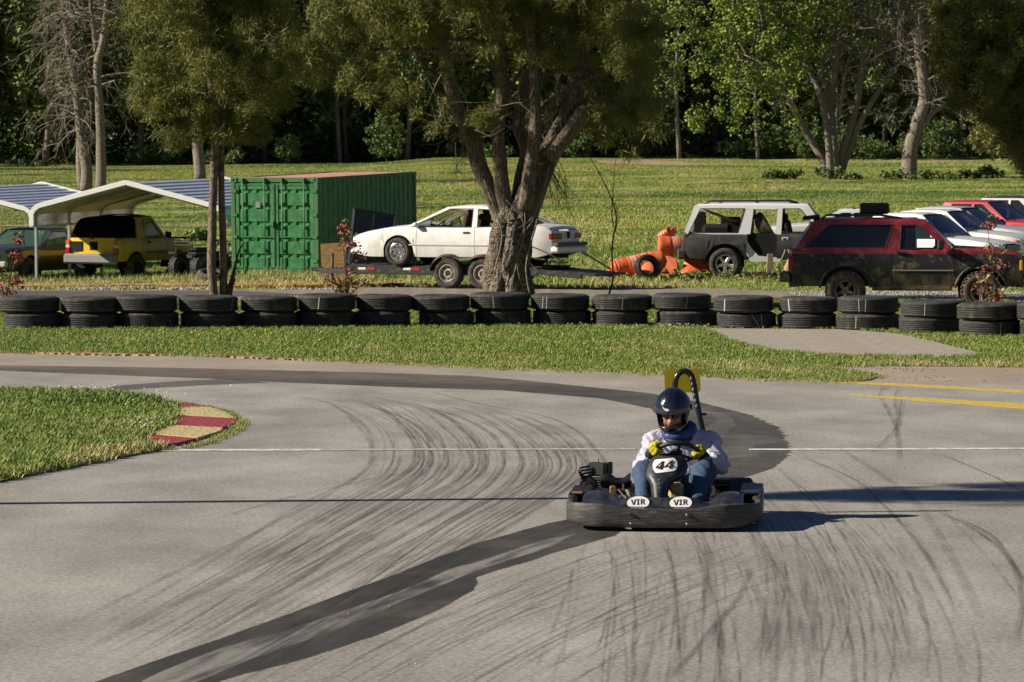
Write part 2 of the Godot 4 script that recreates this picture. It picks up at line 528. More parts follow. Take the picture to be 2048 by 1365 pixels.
func track_image() -> ImageTexture:
	var f := FastNoiseLite.new()
	f.seed = 77
	f.frequency = 0.22
	f.fractal_octaves = 3
	f.fractal_gain = 0.8
	var im := f.get_image(TW, TH)
	track = im.get_data()
	f.frequency = 0.006
	f.fractal_octaves = 5
	f.fractal_gain = 0.6
	var big := f.get_image(TW, TH).get_data()
	for i in TW * TH:
		track[i] = 132 + (track[i] * 80 + big[i] * 56) / 256 + (track[(i * 7919 + 13) % (TW * TH)] & 7)
	# sealed and rubbered areas
	fill([[-150, 729], [0, 731], [300, 735], [560, 741], [760, 746], [940, 752], [1100, 766], [1300, 787], [1400, 805], [1500, 831], [1556, 855], [1576, 884], [1572, 915], [1545, 938], [1490, 955], [1420, 965], [1390, 930], [1370, 890], [1330, 850], [1300, 818], [1200, 797], [1000, 781], [800, 775], [560, 765], [400, 757], [200, 750], [0, 742], [-150, 740]], 0.57, 0.05, 1)
	fill([[100, 787], [180, 781], [235, 772], [330, 764], [470, 757], [540, 766], [420, 771], [300, 777], [180, 787]], 0.42, 0.05, 2)
	fill([[700, 748], [880, 755], [960, 765], [840, 768], [690, 757]], 0.16, 0.3, 9, true)
	fill([[1440, 815], [1500, 842], [1520, 880], [1500, 925], [1440, 945], [1420, 900]], 0.3, 0.6, 3, true)
	fill([[120, 1400], [188, 1365], [473, 1266], [693, 1185], [967, 1083], [1100, 1046], [1180, 1030], [1260, 1050], [1230, 1072], [1100, 1107], [961, 1155], [953, 1178], [881, 1219], [752, 1272], [558, 1331], [446, 1365], [360, 1410]], 0.69, 0.02, 4)
	fill([[190, 1410], [285, 1365], [420, 1300], [600, 1252], [800, 1188], [905, 1140], [1100, 1078], [1150, 1066], [1110, 1092], [960, 1140], [900, 1168], [680, 1258], [500, 1322], [390, 1368], [320, 1410]], 0.85, 0.05, 5, true)
	# long thin tyre arcs: first those that sweep round the bend to the lower left
	rng.seed = 41
	for j in 130:
		var o := pow(rng.randf(), 0.8) if j > 9 else [0.0, 0.03, 0.22, 0.3, 0.42, 0.5, 0.62, 0.7, 0.9, 1.0][j] as float
		var r := rng.randf_range(-15, 15)
		var q := rng.randf_range(-8, 8)
		var pts := [[480 + o * 420 + r * 3.0, 778 + o * 18], [640 + o * 420 + r, 805 + o * 30 + q], [715 + o * 430, 852 + o * 25], [738 + o * 450 + r, 905 + o * 25], [715 + o * 440 + r, 950 + o * 25 + q], [600 + o * 420 + q * 3.0, 1015 + o * 40], [380 + o * 400 + r * 3.0, 1135 + o * 70], [90 + o * 350 + r * 6.0, 1290 + o * 120]]
		var i0 := rng.randi_range(0, 3) if j > 9 else 0
		var i1 := rng.randi_range(i0 + 4, 8) if j > 9 else 8
		streak(pts.slice(i0, i1), rng.randf_range(0.01, 0.026) if j > 9 else rng.randf_range(0.04, 0.075), rng.randf_range(0.08, 0.32) if j > 9 else rng.randf_range(0.2, 0.3), 200 + j, 0.7)
	# arcs that pass under the kart and run out to the bottom of the picture
	for j in 150:
		var o := clampf(0.3 + rng.randfn() * 0.42, -0.75, 1.25)
		if j < 6:
			o = [0.05, 0.3, 0.5, 0.75, 0.95, 1.15][j]
		var r := rng.randf_range(-9, 9)
		var drift := rng.randfn() * 34.0
		var pts := [[1330 + o * 300 + r, 1000 - o * 95], [1370 + o * 390, 1060 - o * 55 + r], [1398 + o * 450 + r + drift * 0.3, 1130 - o * 5], [1410 + o * 485 + drift * 0.75, 1225 + o * 20], [1402 + o * 505 + r + drift * 1.3, 1330], [1390 + o * 515 + drift * 1.7, 1420]]
		var i0 := rng.randi_range(0, 3) if j > 5 else 0
		var wide := rng.randf() < 0.22
		streak(pts.slice(i0, rng.randi_range(i0 + 3, 6)), rng.randf_range(0.03, 0.07) if wide or j < 6 else rng.randf_range(0.01, 0.022), rng.randf_range(0.06, 0.14) if wide else rng.randf_range(0.06, 0.26), 400 + j, 0.95)
	# straighter marks down to the lower left across them
	for j in 56:
		var x0 := rng.randf_range(1000, 1620)
		var y0 := rng.randf_range(1072, 1200)
		var l := rng.randf_range(260, 700)
		var k := rng.randf_range(0.36, 0.52)
		streak([[x0, y0], [x0 - l * 0.3, y0 + l * k * 0.24], [x0 - l * 0.65, y0 + l * k * 0.6], [x0 - l, y0 + l * k * 1.05]], rng.randf_range(0.01, 0.022), rng.randf_range(0.08, 0.28), 600 + j, 0.7)
	# single marks that stand out
	var k := 0
	for b in [
		[[1800, 768], [1790, 800], [1795, 830], [1795, 870], [1800, 930]],
		[[1775, 768], [1760, 790], [1775, 820], [1790, 850], [1795, 880]],
		[[1740, 910], [1790, 860], [1800, 830], [1805, 790]],
		[[1580, 905], [1700, 955], [1760, 1005], [1830, 1080], [1880, 1160], [1915, 1240]],
		[[1880, 908], [1980, 950], [2048, 985], [2150, 1040]],
		[[1900, 1030], [1980, 1070], [2025, 1130], [2045, 1200], [2030, 1290]],
		[[1870, 1020], [1950, 1060], [2010, 1110], [2060, 1180]],
		[[1500, 1135], [1480, 1190], [1440, 1240], [1390, 1300], [1330, 1365]],
		[[840, 778], [960, 808], [1080, 830], [1150, 860], [1190, 900], [1230, 950]],
		[[420, 1040], [600, 990], [760, 955], [850, 935]],
	]:
		k += 1
		streak(b, 0.035, 0.34, k, 0.5)
		streak(b.map(func(p): return [p[0] + 6.0, p[1] + 2.0]), 0.02, 0.22, k + 60, 0.7)
	return ImageTexture.create_from_image(Image.create_from_data(TW, TH, false, Image.FORMAT_L8, track))

# brown dust lying on the asphalt, as a see-through second layer
func dust_image() -> ImageTexture:
	var n := 512
	var im := Image.create(n, n, false, Image.FORMAT_RGBA8)
	for y in n:
		var z := lerpf(TZ0, TZ1, (y + 0.5) / n)
		for x in n:
			var X := lerpf(TX0, TX1, (x + 0.5) / n)
			var k := nz.get_noise_2d(X * 9.0, z * 24.0) + 0.6 * nz.get_noise_2d(X * 40.0, z * 90.0)
			# drift along the outer edge of the bend and on the apron at the right
			var edge := sstep(-44.0 + X * 0.35, -51.0 + X * 0.35, z) * 0.5
			var apron := sstep(3.0, 6.0, X) * sstep(-45.0, -49.0, z) * 0.5
			var a := clampf((edge + apron) * (0.75 + 0.9 * k), 0.0, 0.75)
			a = maxf(a, clampf(k * 0.2 - 0.06, 0.0, 0.07))
			im.set_pixel(x, y, Color(lin(0.34, 0.25, 0.165), a))
	return ImageTexture.create_from_image(im)

func build_ground() -> void:
	# the land
	var zs := [60.0, 0.0, -12.0, -30.0, -45.0, -57.0, -66.0, -74.0, -78.0, -82.0]
	var z := -84.0
	while z > -340.0:
		zs.append(z)
		z -= 2.0 if z > -130.0 else 4.0
	zs.append_array([-360.0, -420.0, -520.0, -700.0])
	var xs := [-400.0, -200.0, -120.0, -90.0]
	var x := -72.0
	while x <= 72.0:
		xs.append(x)
		x += 3.0
	xs.append_array([90.0, 120.0, 200.0, 400.0])
	var st := S()
	var rows := []
	for zz in zs:
		var r := PackedVector3Array()
		for xx in xs:
			r.append(Vector3(xx, gh(xx, zz) - 0.03, zz))
		rows.append(r)
	sheet(st, rows, true)
	structure(part("ground", st, M.soil))
	# the asphalt of the track
	var am := mat(0.49, 0.464, 0.418, 0.88)
	am.albedo_texture = track_image()
	am.detail_enabled = true
	am.detail_albedo = dust_image()
	am.detail_blend_mode = BaseMaterial3D.BLEND_MODE_MIX
	am.detail_uv_layer = BaseMaterial3D.DETAIL_UV_1
	var q := SurfaceTool.new()
	q.begin(Mesh.PRIMITIVE_TRIANGLES)
	for c in [[0, 0], [1, 0], [1, 1], [0, 0], [1, 1], [0, 1]]:
		q.set_uv(Vector2(c[0], c[1]))
		q.set_normal(Vector3.UP)
		q.add_vertex(Vector3(lerpf(TX0, TX1, c[0]), 0.0, lerpf(TZ0, TZ1, c[1])))
	structure(mi("track_asphalt", q.commit(), am))
	# the same surface running on outside the picture
	var plain := patterned(ramp_tex(M.streak, [[0.2, 0.22, 0.21, 0.19], [0.5, 0.25, 0.24, 0.22], [0.8, 0.28, 0.27, 0.245]]), Vector3(0.2, 0.2, 0.2), 0.9, null, 1.0, true)
	for e in [[-40.0, TX0, -8.0, TZ0], [TX1, 40.0, -8.0, TZ0], [TX0, TX1, -8.0, TZ1]]:
		structure(flat_sheet("outer_asphalt", PackedVector2Array([Vector2(e[0], e[2]), Vector2(e[1], e[2]), Vector2(e[1], e[3]), Vector2(e[0], e[3])]), 0.0, plain))
	# verge, island and apron
	verge_poly = poly_px([[-500, 702], [-200, 704], [0, 707], [120, 708], [300, 711], [430, 714], [560, 719], [680, 724], [800, 729], [1000, 739], [1100, 742], [1200, 746], [1400, 754], [1550, 761], [1680, 765], [1735, 762], [1757, 756], [1735, 749], [1680, 742], [1630, 736], [1750, 733], [1900, 734], [2048, 736], [2400, 742]])
	verge_poly.append(Vector2(14, -77.0))
	verge_poly.append(Vector2(-14, -77.0))
	structure(flat_sheet("grass_verge", verge_poly, 0.012, M.turf))
	island_poly = poly_px([[-420, 778], [-200, 781], [0, 785], [90, 787], [200, 796], [300, 807], [352, 820], [356, 838], [342, 856], [296, 874], [292, 886], [318, 898], [330, 900], [250, 915], [150, 935], [80, 948], [0, 965], [-300, 1015], [-420, 1030]])
	structure(flat_sheet("grass_island", island_poly, 0.016, M.turf))
	pad_poly = poly_px([[1412, 660], [1685, 662], [1800, 671], [1972, 712], [1900, 717], [1790, 716], [1680, 714], [1560, 706], [1480, 690]])
	structure(flat_sheet("concrete_pad", pad_poly, 0.026, M.concrete))
	# service road behind the tyres
	var rp := PackedVector2Array([Vector2(-40, -77.6), Vector2(-6, -77.4), Vector2(5, -77.2), Vector2(12, -75.0), Vector2(40, -72.0), Vector2(40, -82.5), Vector2(12, -83.0), Vector2(4, -85.5), Vector2(-3.5, -86.0), Vector2(-6, -84.0), Vector2(-40, -83.0)])
	structure(flat_sheet("service_road", rp, 0.006, M.road))
	var rd := PackedVector2Array([Vector2(-40, -78.6), Vector2(-7, -78.8), Vector2(-4.2, -80.4), Vector2(-6.0, -83.4), Vector2(-40, -82.6)])
	structure(flat_sheet("road_dark_surface", rd, 0.011, M.road_dark))
	var gp := PackedVector2Array([Vector2(6.2, -76.0), Vector2(12, -75.3), Vector2(40, -73), Vector2(40, -81.5), Vector2(11, -81.8), Vector2(7.5, -80.5)])
	structure(flat_sheet("gravel_lot", gp, 0.013, M.gravel_bed))
	# bare clay at the edge of the bend, worn tracks in the field
	rng.seed = 61
	for e in [[60.0, 330.0, 708.0, 713.0], [400.0, 620.0, 713.0, 722.0]]:
		var up := []
		var dn := []
		for i in 41:
			var t := i / 40.0
			var px := lerpf(e[0], e[1], t)
			var y := lerpf(e[2], e[3], t)
			var w := (1.0 + 2.0 * nz.get_noise_2d(i * 22.0, e[0])) * sin(t * PI)
			up.append([px, y - 1.2 - 1.6 * sin(t * PI)])
			dn.push_front([px, y - 0.6 + maxf(-0.4, 1.3 * w)])
		structure(flat_sheet("clay_edge", poly_px(up + dn), 0.02, M.clay))
	field_path("dirt_path", [[-60, 160], [-25, 158], [-2, 161], [12, 163], [40, 166]], 0.9)
	field_path("dirt_path", [[-60, 150], [-16, 147], [-6, 149], [0, 156]], 0.7)
	field_path("dirt_path", [[-4, 196], [6, 198], [18, 204], [50, 214]], 1.6)
	field_path("dirt_path", [[6, 268], [16, 262], [30, 262], [60, 264]], 7.0)
	# painted lines
	var yl := patterned(ramp_tex(M.streak, [[0.2, 0.32, 0.25, 0.11], [0.45, 0.55, 0.4, 0.07], [0.8, 0.62, 0.46, 0.09]]), Vector3(1.2, 1.2, 0.6), 0.8, null, 1.0, true)
	structure(flat_sheet("yellow_line", poly_px([[1669, 764.5], [1800, 768], [2048, 781], [2500, 805], [2500, 813], [2048, 787], [1800, 773], [1669, 766]]), 0.005, yl, 0.002))
	structure(flat_sheet("yellow_line", poly_px([[1704, 789.5], [1850, 797], [2048, 807.5], [2500, 832], [2500, 849], [2048, 819], [1850, 804], [1704, 791.2]]), 0.005, yl, 0.002))
	var wl := patterned(ramp_tex(M.streak, [[0.3, 0.36, 0.34, 0.31], [0.45, 0.6, 0.58, 0.55], [0.7, 0.68, 0.67, 0.65]]), Vector3(0.8, 0.8, 0.8), 0.8, null, 1.0, true)
	var wf := patterned(ramp_tex(M.streak, [[0.35, 0.3, 0.275, 0.245], [0.55, 0.44, 0.42, 0.39], [0.75, 0.55, 0.53, 0.5]]), Vector3(0.8, 0.8, 0.8), 0.8, null, 1.0, true)
	structure(flat_sheet("white_line", poly_px([[322, 900], [640, 899], [640, 902.6], [322, 903.4]]), 0.005, wl, 0.002))
	structure(flat_sheet("white_line", poly_px([[640, 899], [1272, 897.8], [1272, 900.6], [640, 902.6]]), 0.005, wf, 0.002))
	structure(flat_sheet("white_line", poly_px([[1498, 898.8], [2300, 896], [2300, 899.4], [1498, 901.8]]), 0.005, wl, 0.002))
	# painted kerb at the apex
	var red := patterned(ramp_tex(M.streak, [[0.2, 0.2, 0.045, 0.05], [0.5, 0.31, 0.035, 0.05], [0.8, 0.36, 0.08, 0.085]]), Vector3(1.0, 1.0, 2.0), 0.75, M.fine_n, 0.6, true)
	var yel := patterned(ramp_tex(M.streak, [[0.2, 0.3, 0.27, 0.2], [0.4, 0.5, 0.42, 0.19], [0.8, 0.6, 0.5, 0.22]]), Vector3(1.0, 1.0, 2.0), 0.75, M.fine_n, 0.6, true)
	var kerb := thing("painted_kerb", "low red and yellow painted kerb round the grass island tip", "kerb")
	for b in [
		[[[287, 803], [320, 804.5], [380, 811], [421, 818.6], [355, 817.6]], red],
		[[[356, 818.4], [422, 819.4], [455, 831], [471, 841.4], [362, 835.4]], yel],
		[[[362, 836.2], [472, 842.2], [469, 852], [445, 860.4], [345, 855]], red],
		[[[343, 856], [444, 861.2], [441, 867], [393.6, 881.6], [298, 872.6]], yel],
		[[[294, 873.6], [393, 882.4], [355, 892], [318, 897]], red],
		[[[-160, 780.5], [0, 782.6], [84, 787.2], [78, 789.4], [0, 786.4], [-160, 784]], red],
	]:
		flat_sheet("kerb_block", poly_px(b[0]), 0.028, b[1], 0.06, kerb)

var verge_poly: PackedVector2Array
var island_poly: PackedVector2Array
var pad_poly: PackedVector2Array

func field_path(called: String, pts: Array, w: float) -> void:
	var v := []
	for p in pts:
		v.append(Vector3(p[0], 0, -p[1]))
	var c := curve(v, 60)
	var rows := []
	for i in c.size():
		var r := PackedVector3Array()
		var ww := w * (0.7 + 0.5 * nz.get_noise_2d(i * 6.0, w * 50.0))
		for k in [-1.0, -0.5, 0.0, 0.5, 1.0]:
			var p: Vector3 = c[i] + Vector3(0, 0, k * ww * 0.5)
			r.append(Vector3(p.x, gh(p.x, p.z) + 0.05, p.z))
		rows.append(r)
	var st := S()
	sheet(st, rows)
	structure(part(called, st, M.dirt))

# ---------------------------------------------------------------- grass and small growth
func tuft(sd: int, blades: int, spread: float, h: float, w: float, lean := 0.5) -> ArrayMesh:
	rng.seed = sd
	var st := S(true)
	for i in blades:
		var a := rng.randf() * TAU
		var o := Vector3(cos(a), 0, sin(a)) * spread * sqrt(rng.randf())
		var b := rng.randf() * TAU
		var dir := Vector3(cos(b), 0, sin(b))
		var sde := Vector3(-dir.z, 0, dir.x) * w * 0.5
		var hh := h * rng.randf_range(0.55, 1.1)
		var l := lean * rng.randf_range(0.2, 1.0) * hh
		var m := o + dir * l * 0.35 + Vector3.UP * hh * 0.55
		var t := o + dir * l + Vector3.UP * hh * rng.randf_range(0.75, 1.0)
		st.set_color(Color(1, 1, 1) * rng.randf_range(0.8, 1.15))
		quad(st, o - sde, o + sde, m + sde * 0.8, m - sde * 0.8)
		tri(st, m - sde * 0.8, m + sde * 0.8, t)
	st.generate_normals()
	return st.commit()

func multi(called: String, mesh: Mesh, m: Material, places: Array, tints: PackedColorArray, parent: Node = null) -> MultiMeshInstance3D:
	var mm := MultiMesh.new()
	mm.transform_format = MultiMesh.TRANSFORM_3D
	mm.use_colors = true
	mm.mesh = mesh
	mm.instance_count = places.size()
	for i in places.size():
		mm.set_instance_transform(i, places[i])
		mm.set_instance_color(i, tints[i])
	var o := MultiMeshInstance3D.new()
	o.multimesh = mm
	o.material_override = m
	if parent:
		o.name = called
		parent.add_child(o, true)
	else:
		o.name = numbered(called)
		add_child(o)
	stuff(o)
	return o

func spot(p: Vector3, s: float, sy := 1.0) -> Transform3D:
	return Transform3D(Basis(Vector3.UP, rng.randf() * TAU).scaled(Vector3(s, s * sy, s)), p)

func scatter(called: String, label: String, category: String, mesh: Mesh, n: int, lo: Vector2, hi: Vector2, keep: Callable, look: Callable) -> void:
	var pl := []
	var tn := PackedColorArray()
	for i in n:
		var p := Vector2(rng.randf_range(lo.x, hi.x), rng.randf_range(lo.y, hi.y))
		if not keep.call(p):
			continue
		var l: Array = look.call(p)
		if l[0] <= 0.0:
			continue
		pl.append(spot(Vector3(p.x, gh(p.x, p.y) + l[2], p.y), l[0]))
		tn.append(l[1])
	tag(multi(called, mesh, M.blade, pl, tn), label, category)

func mixc(a: Color, b: Color, t: float) -> Color:
	return a.lerp(b, clampf(t, 0.0, 1.0))

func build_grass() -> void:
	var green := Color(0.155, 0.26, 0.042)
	var deep := Color(0.08, 0.16, 0.028)
	var lime := Color(0.29, 0.35, 0.072)
	var dry := Color(0.48, 0.43, 0.18)
	var t1 := tuft(1, 9, 0.05, 0.075, 0.009, 0.8)
	var t2 := tuft(2, 7, 0.06, 0.05, 0.014, 1.3)
	var t3 := tuft(3, 8, 0.12, 0.26, 0.028, 0.9)
	var t4 := tuft(4, 9, 0.1, 0.32, 0.012, 0.5)
	var pad := pad_poly
	rng.seed = 101
	var in_verge := func(p: Vector2) -> bool: return Geometry2D.is_point_in_polygon(p, verge_poly) and not Geometry2D.is_point_in_polygon(p, pad)
	var verge_look := func(p: Vector2) -> Array:
		var k := nz.get_noise_2d(p.x * 22.0, p.y * 14.0) * 1.3
		var edge := 0.0
		for i in 26:
			var b := verge_poly[i % verge_poly.size()]
			edge = maxf(edge, 1.0 - p.distance_to(b) / 1.6)
		var low := sstep(-54.5 + p.x * 0.32, -49.5 + p.x * 0.32, p.y)
		var dr := clampf(0.06 + k * 0.8 + low * 0.45 + rng.randf_range(-0.15, 0.15) + sstep(3.0, 6.0, p.x) * 0.35, 0.0, 1.0)
		var c := mixc(mixc(green, lime, rng.randf()), dry, dr * dr)
		return [rng.randf_range(0.6, 1.25) * (1.0 - 0.25 * low), c * rng.randf_range(0.8, 1.2), 0.01]
	scatter("verge_grass", "short green and straw grass along the outside of the bend", "grass", t1, 62000, Vector2(-11, -76.5), Vector2(10, -46.5), in_verge, verge_look)
	scatter("verge_clover", "low broad-leaved clover mixed into the outer verge grass", "clover", t2, 26000, Vector2(-11, -66.0), Vector2(10, -46.5), in_verge, verge_look)
	var in_island := func(p: Vector2) -> bool: return Geometry2D.is_point_in_polygon(p, island_poly)
	var island_look := func(p: Vector2) -> Array:
		var k := nz.get_noise_2d(p.x * 30.0 + 300.0, p.y * 20.0) * 1.4
		var near := sstep(-37.5, -34.5, p.y + p.x * 0.25)
		var lush := sstep(-5.9, -4.6, p.x) * sstep(-40.5, -42.0, p.y)
		var dr := clampf(0.3 + k * 0.8 + near * 0.35 - lush * 0.7 + rng.randf_range(-0.2, 0.2), 0.0, 1.0)
		var c := mixc(mixc(green, lime, rng.randf()), dry, dr * dr)
		return [rng.randf_range(0.7, 1.5) * (1.0 + 0.5 * lush), mixc(c, deep, lush * 0.4) * rng.randf_range(0.8, 1.2), 0.01]
	scatter("island_grass", "weedy green and dry grass on the island inside the bend", "grass", t1, 26000, Vector2(-9, -45.5), Vector2(-3.0, -29), in_island, island_look)
	scatter("island_clover", "low clover leaves among the grass of the inner island", "clover", t2, 12000, Vector2(-9, -45.5), Vector2(-3.0, -29), in_island, island_look)
	# ragged fringe where the verge meets the asphalt
	var fp := []
	var fc := PackedColorArray()
	for i in 20:
		var a := verge_poly[i]
		var b := verge_poly[i + 1]
		for j in int(a.distance_to(b) * 70.0):
			var q := a.lerp(b, rng.randf()) + Vector2(rng.randfn() * 0.05, rng.randfn() * 0.22)
			if nz.get_noise_2d(q.x * 60.0, q.y * 20.0) < -0.12:
				continue
			fp.append(spot(Vector3(q.x, 0.0, q.y), rng.randf_range(0.35, 0.9)))
			fc.append(mixc(mixc(green, lime, rng.randf()), dry, rng.randf_range(0.3, 1.1)) * rng.randf_range(0.8, 1.1))
	tag(multi("fringe_grass", t1, M.blade, fp, fc), "straw-coloured ragged grass edge along the outside of the bend", "grass")
	# grass creeping over the rim of the kerb
	var rim := [G(360, 809), G(430, 821), G(470, 838), G(481, 849), G(466, 864), G(430, 883), G(380, 896), G(330, 901)]
	var rc := curve(rim, 300)
	var pl := []
	var tn := PackedColorArray()
	for i in 300:
		for j in 2:
			if nz.get_noise_2d(i * 9.0, 77.0) > -0.15:
				pl.append(spot(rc[i] + Vector3(rng.randf_range(-0.07, 0.07), 0, rng.randf_range(-0.12, 0.12)), rng.randf_range(0.4, 0.8)))
				tn.append(mixc(mixc(green, lime, rng.randf()), dry, rng.randf() * 0.8))
	tag(multi("kerb_grass", t1, M.blade, pl, tn), "thin line of grass growing along the kerb rim", "grass")
	# around the service road and the parked things
	var road := func(p: Vector2) -> bool:
		var d := -p.y
		if p.x > 5.0:
			return d > 83.0 or d < 74.5
		if p.x < -5.5:
			return d > 83.5 or d < 77.0
		return d > 86.0 or d < 77.2
	var side_look := func(p: Vector2) -> Array:
		var d := -p.y
		var k := nz.get_noise_2d(p.x * 12.0 + 90.0, p.y * 8.0) * 1.3
		var straw := (1.0 - sstep(-4.2, -2.6, p.x)) * (1.0 - sstep(93.0, 97.0, d))
		if straw > 0.5 and d < 88.5 and rng.randf() < 0.75:
			return [0.0, dry, 0.0]
		var dr := clampf(0.2 + k * 0.8 + straw * 0.75 + (0.3 if d < 90.0 else 0.0) + rng.randf_range(-0.2, 0.2), 0.0, 1.0)
		return [rng.randf_range(0.35, 0.8) * (0.6 if d < 89.0 else 1.0), mixc(mixc(green, lime, rng.randf()), dry, dr * dr) * rng.randf_range(0.8, 1.2), -0.02]
	scatter("roadside_grass", "uneven grass round the parked vehicles and the service road", "grass", t3, 52000, Vector2(-17, -112), Vector2(17, -83), road, side_look)
	# tall weeds round the carport
	var weeds := func(p: Vector2) -> bool: return road.call(p)
	var weed_look := func(p: Vector2) -> Array:
		return [rng.randf_range(0.5, 1.3) * (1.0 if nz.get_noise_2d(p.x * 30.0, p.y * 30.0) > -0.05 else 0.5), mixc(dry, lime, rng.randf() * 0.8) * rng.randf_range(0.7, 1.1), -0.02]
	scatter("tall_weeds", "thin straw-coloured weeds standing round the carport posts", "weeds", t4, 2600, Vector2(-15, -99), Vector2(-4.0, -93.5), weeds, weed_look)
	# the open field
	var fieldk := func(p: Vector2) -> bool: return absf(p.x) < 3.0 - p.y * 0.16
	var t5 := tuft(5, 22, 0.5, 0.1, 0.02, 1.1)
	var field_look := func(p: Vector2) -> Array:
		var k := nz.get_noise_2d(p.x * 1.2 + 40.0, p.y * 5.5) * 2.0
		var k2 := nz.get_noise_2d(p.x * 7.0 + 400.0, p.y * 12.0)
		var c := mixc(mixc(green, lime, 0.65 + k + rng.randf_range(-0.3, 0.3)), dry, clampf(0.22 + k2 * 1.2 + rng.randf_range(-0.2, 0.2), 0.0, 0.8))
		return [rng.randf_range(0.5, 1.2), mixc(c, deep, clampf(-k * 0.9 - 0.1, 0.0, 0.6)) * rng.randf_range(0.92, 1.1), -0.03]
	scatter("field_grass", "wide sunlit meadow grass between the vehicles and the wood", "grass", t5, 260000, Vector2(-50, -284), Vector2(50, -104), fieldk, field_look)
	# flowers
	var fl := S()
	lathe(fl, [Vector2(0, -0.012), Vector2(0.012, -0.004), Vector2(0.012, 0.006), Vector2(0, 0.014)], 6)
	fl.generate_normals()
	var fm := fl.commit()
	var wp := []
	var wt := PackedColorArray()
	for c in [[1180, 650, 200, 9, 70], [1330, 655, 120, 10, 70], [240, 806, 150, 26, 60], [160, 792, 90, 8, 40], [260, 655, 500, 6, 40], [1480, 740, 60, 8, 8], [300, 860, 60, 20, 20]]:
		for i in c[4]:
			var g := G(c[0] + rng.randfn() * c[2] * 0.4, c[1] + rng.randfn() * c[3] * 0.45)
			wp.append(spot(g + Vector3.UP * rng.randf_range(0.05, 0.1), rng.randf_range(0.6, 1.05)))
			wt.append(Color(0.7, 0.7, 0.62))
	tag(multi("clover_flowers", fm, M.blade, wp, wt), "small white clover heads dotted through the near grass", "flowers")
	var yp := []
	var yt := PackedColorArray()
	for i in 40:
		var g := G(rng.randf_range(0, 900), rng.randf_range(668, 700))
		yp.append(spot(g + Vector3.UP * 0.07, rng.randf_range(0.8, 1.6)))
		yt.append(Color(0.75, 0.5, 0.02))
	for c in [[1380, 545, 60, 5, 40], [1230, 558, 30, 5, 40], [1460, 560, 40, 4, 36]]:
		for i in c[4]:
			var p := L(c[0] + rng.randfn() * c[2] * 0.6, rng.randf_range(88.5, 93.0))
			yp.append(spot(p + Vector3.UP * rng.randf_range(0.1, 0.3), rng.randf_range(0.7, 1.4)))
			yt.append(Color(0.7, 0.52, 0.02))
	for i in 1700:
		var c: Array = [[1400, 205, 12, 14], [60, 215, 12, 12], [320, 214, 10, 10], [1290, 128, 5, 4], [1130, 152, 6, 6], [1850, 210, 8, 8], [880, 140, 5, 6]][rng.randi() % 7]
		var d: float = c[1] + rng.randfn() * c[3] * 0.5
		var p := L(c[0], d) + Vector3(rng.randfn() * c[2] * 0.6, 0, 0)
		p.y = gh(p.x, p.z) + rng.randf_range(0.12, 0.26)
		yp.append(spot(p, rng.randf_range(1.2, 2.6)))
		yt.append(Color(0.5, 0.42, 0.04))
	tag(multi("yellow_flowers", fm, M.blade, yp, yt), "yellow buttercups scattered over verge and field", "flowers")
	# stones
	var rs := S(true)
	rng.seed = 9
	lathe(rs, [Vector2(0, -0.5), Vector2(0.45, -0.3), Vector2(0.55, 0.05), Vector2(0.3, 0.4), Vector2(0, 0.45)], 5, Transform3D(Basis(Vector3(1, 0, 0.4).normalized(), 0.5), Vector3.ZERO), 1.0)
	rs.generate_normals()
	var sm := rs.commit()
	var sp := []
	var sc := PackedColorArray()
	for i in 9000:
		var x := rng.randf_range(-13.5, -2.6)
		var d := 84.4 + absf(rng.randfn()) * 3.4
		if nz.get_noise_2d(x * 25.0, d * 12.0) < 0.02 + 0.3 * sstep(-7.0, -4.0, x):
			continue
		sp.append(Transform3D(Basis.from_euler(Vector3(rng.randf() * 6, rng.randf() * 6, 0)).scaled(Vector3.ONE * rng.randf_range(0.03, 0.085)), Vector3(x, gh(x, -d) + 0.0, -d)))
		sc.append(Color(1, 0.97, 0.92) * rng.randf_range(0.12, 0.48))
	for i in 3500:
		var x := rng.randf_range(6.0, 13.0)
		var d := rng.randf_range(75.5, 82.5)
		sp.append(Transform3D(Basis.from_euler(Vector3(rng.randf() * 6, rng.randf() * 6, 0)).scaled(Vector3.ONE * rng.randf_range(0.02, 0.05)), Vector3(x, 0.016, -d)))
		sc.append(Color(1, 0.95, 0.86) * rng.randf_range(0.2, 0.5))
	tag(multi("gravel", sm, M.stone, sp, sc), "pale crushed stone beside the service road", "gravel")
	var lp := []
	var lc := PackedColorArray()
	for i in 90:
		var g := G(rng.randf_range(1640, 2060), rng.randf_range(737, 765))
		if i < 40:
			g = G(1810 + rng.randfn() * 30, 739 + rng.randfn() * 2.0)
		lp.append(Transform3D(Basis.from_euler(Vector3(rng.randf() * 6, rng.randf() * 6, 0)).scaled(Vector3.ONE * rng.randf_range(0.006, 0.022)), g + Vector3.UP * 0.004))
		lc.append(Color(0.16, 0.09, 0.04) * rng.randf_range(0.4, 1.3))
	for i in 12:
		var g := G(rng.randf_range(100, 2000), rng.randf_range(800, 1350))
		lp.append(Transform3D(Basis.from_euler(Vector3(rng.randf() * 6, rng.randf() * 6, 0)).scaled(Vector3.ONE * rng.randf_range(0.006, 0.011)), g + Vector3.UP * 0.003))
		lc.append(Color(0.6, 0.57, 0.5))
	tag(multi("leaf_litter", sm, M.stone, lp, lc), "brown scraps and pale grit lying on the asphalt", "litter")
	# straw left on the ground by the carport and container
	var ss := tuft(6, 12, 0.14, 0.05, 0.02, 4.0)
	var stp := []
	var stt := PackedColorArray()
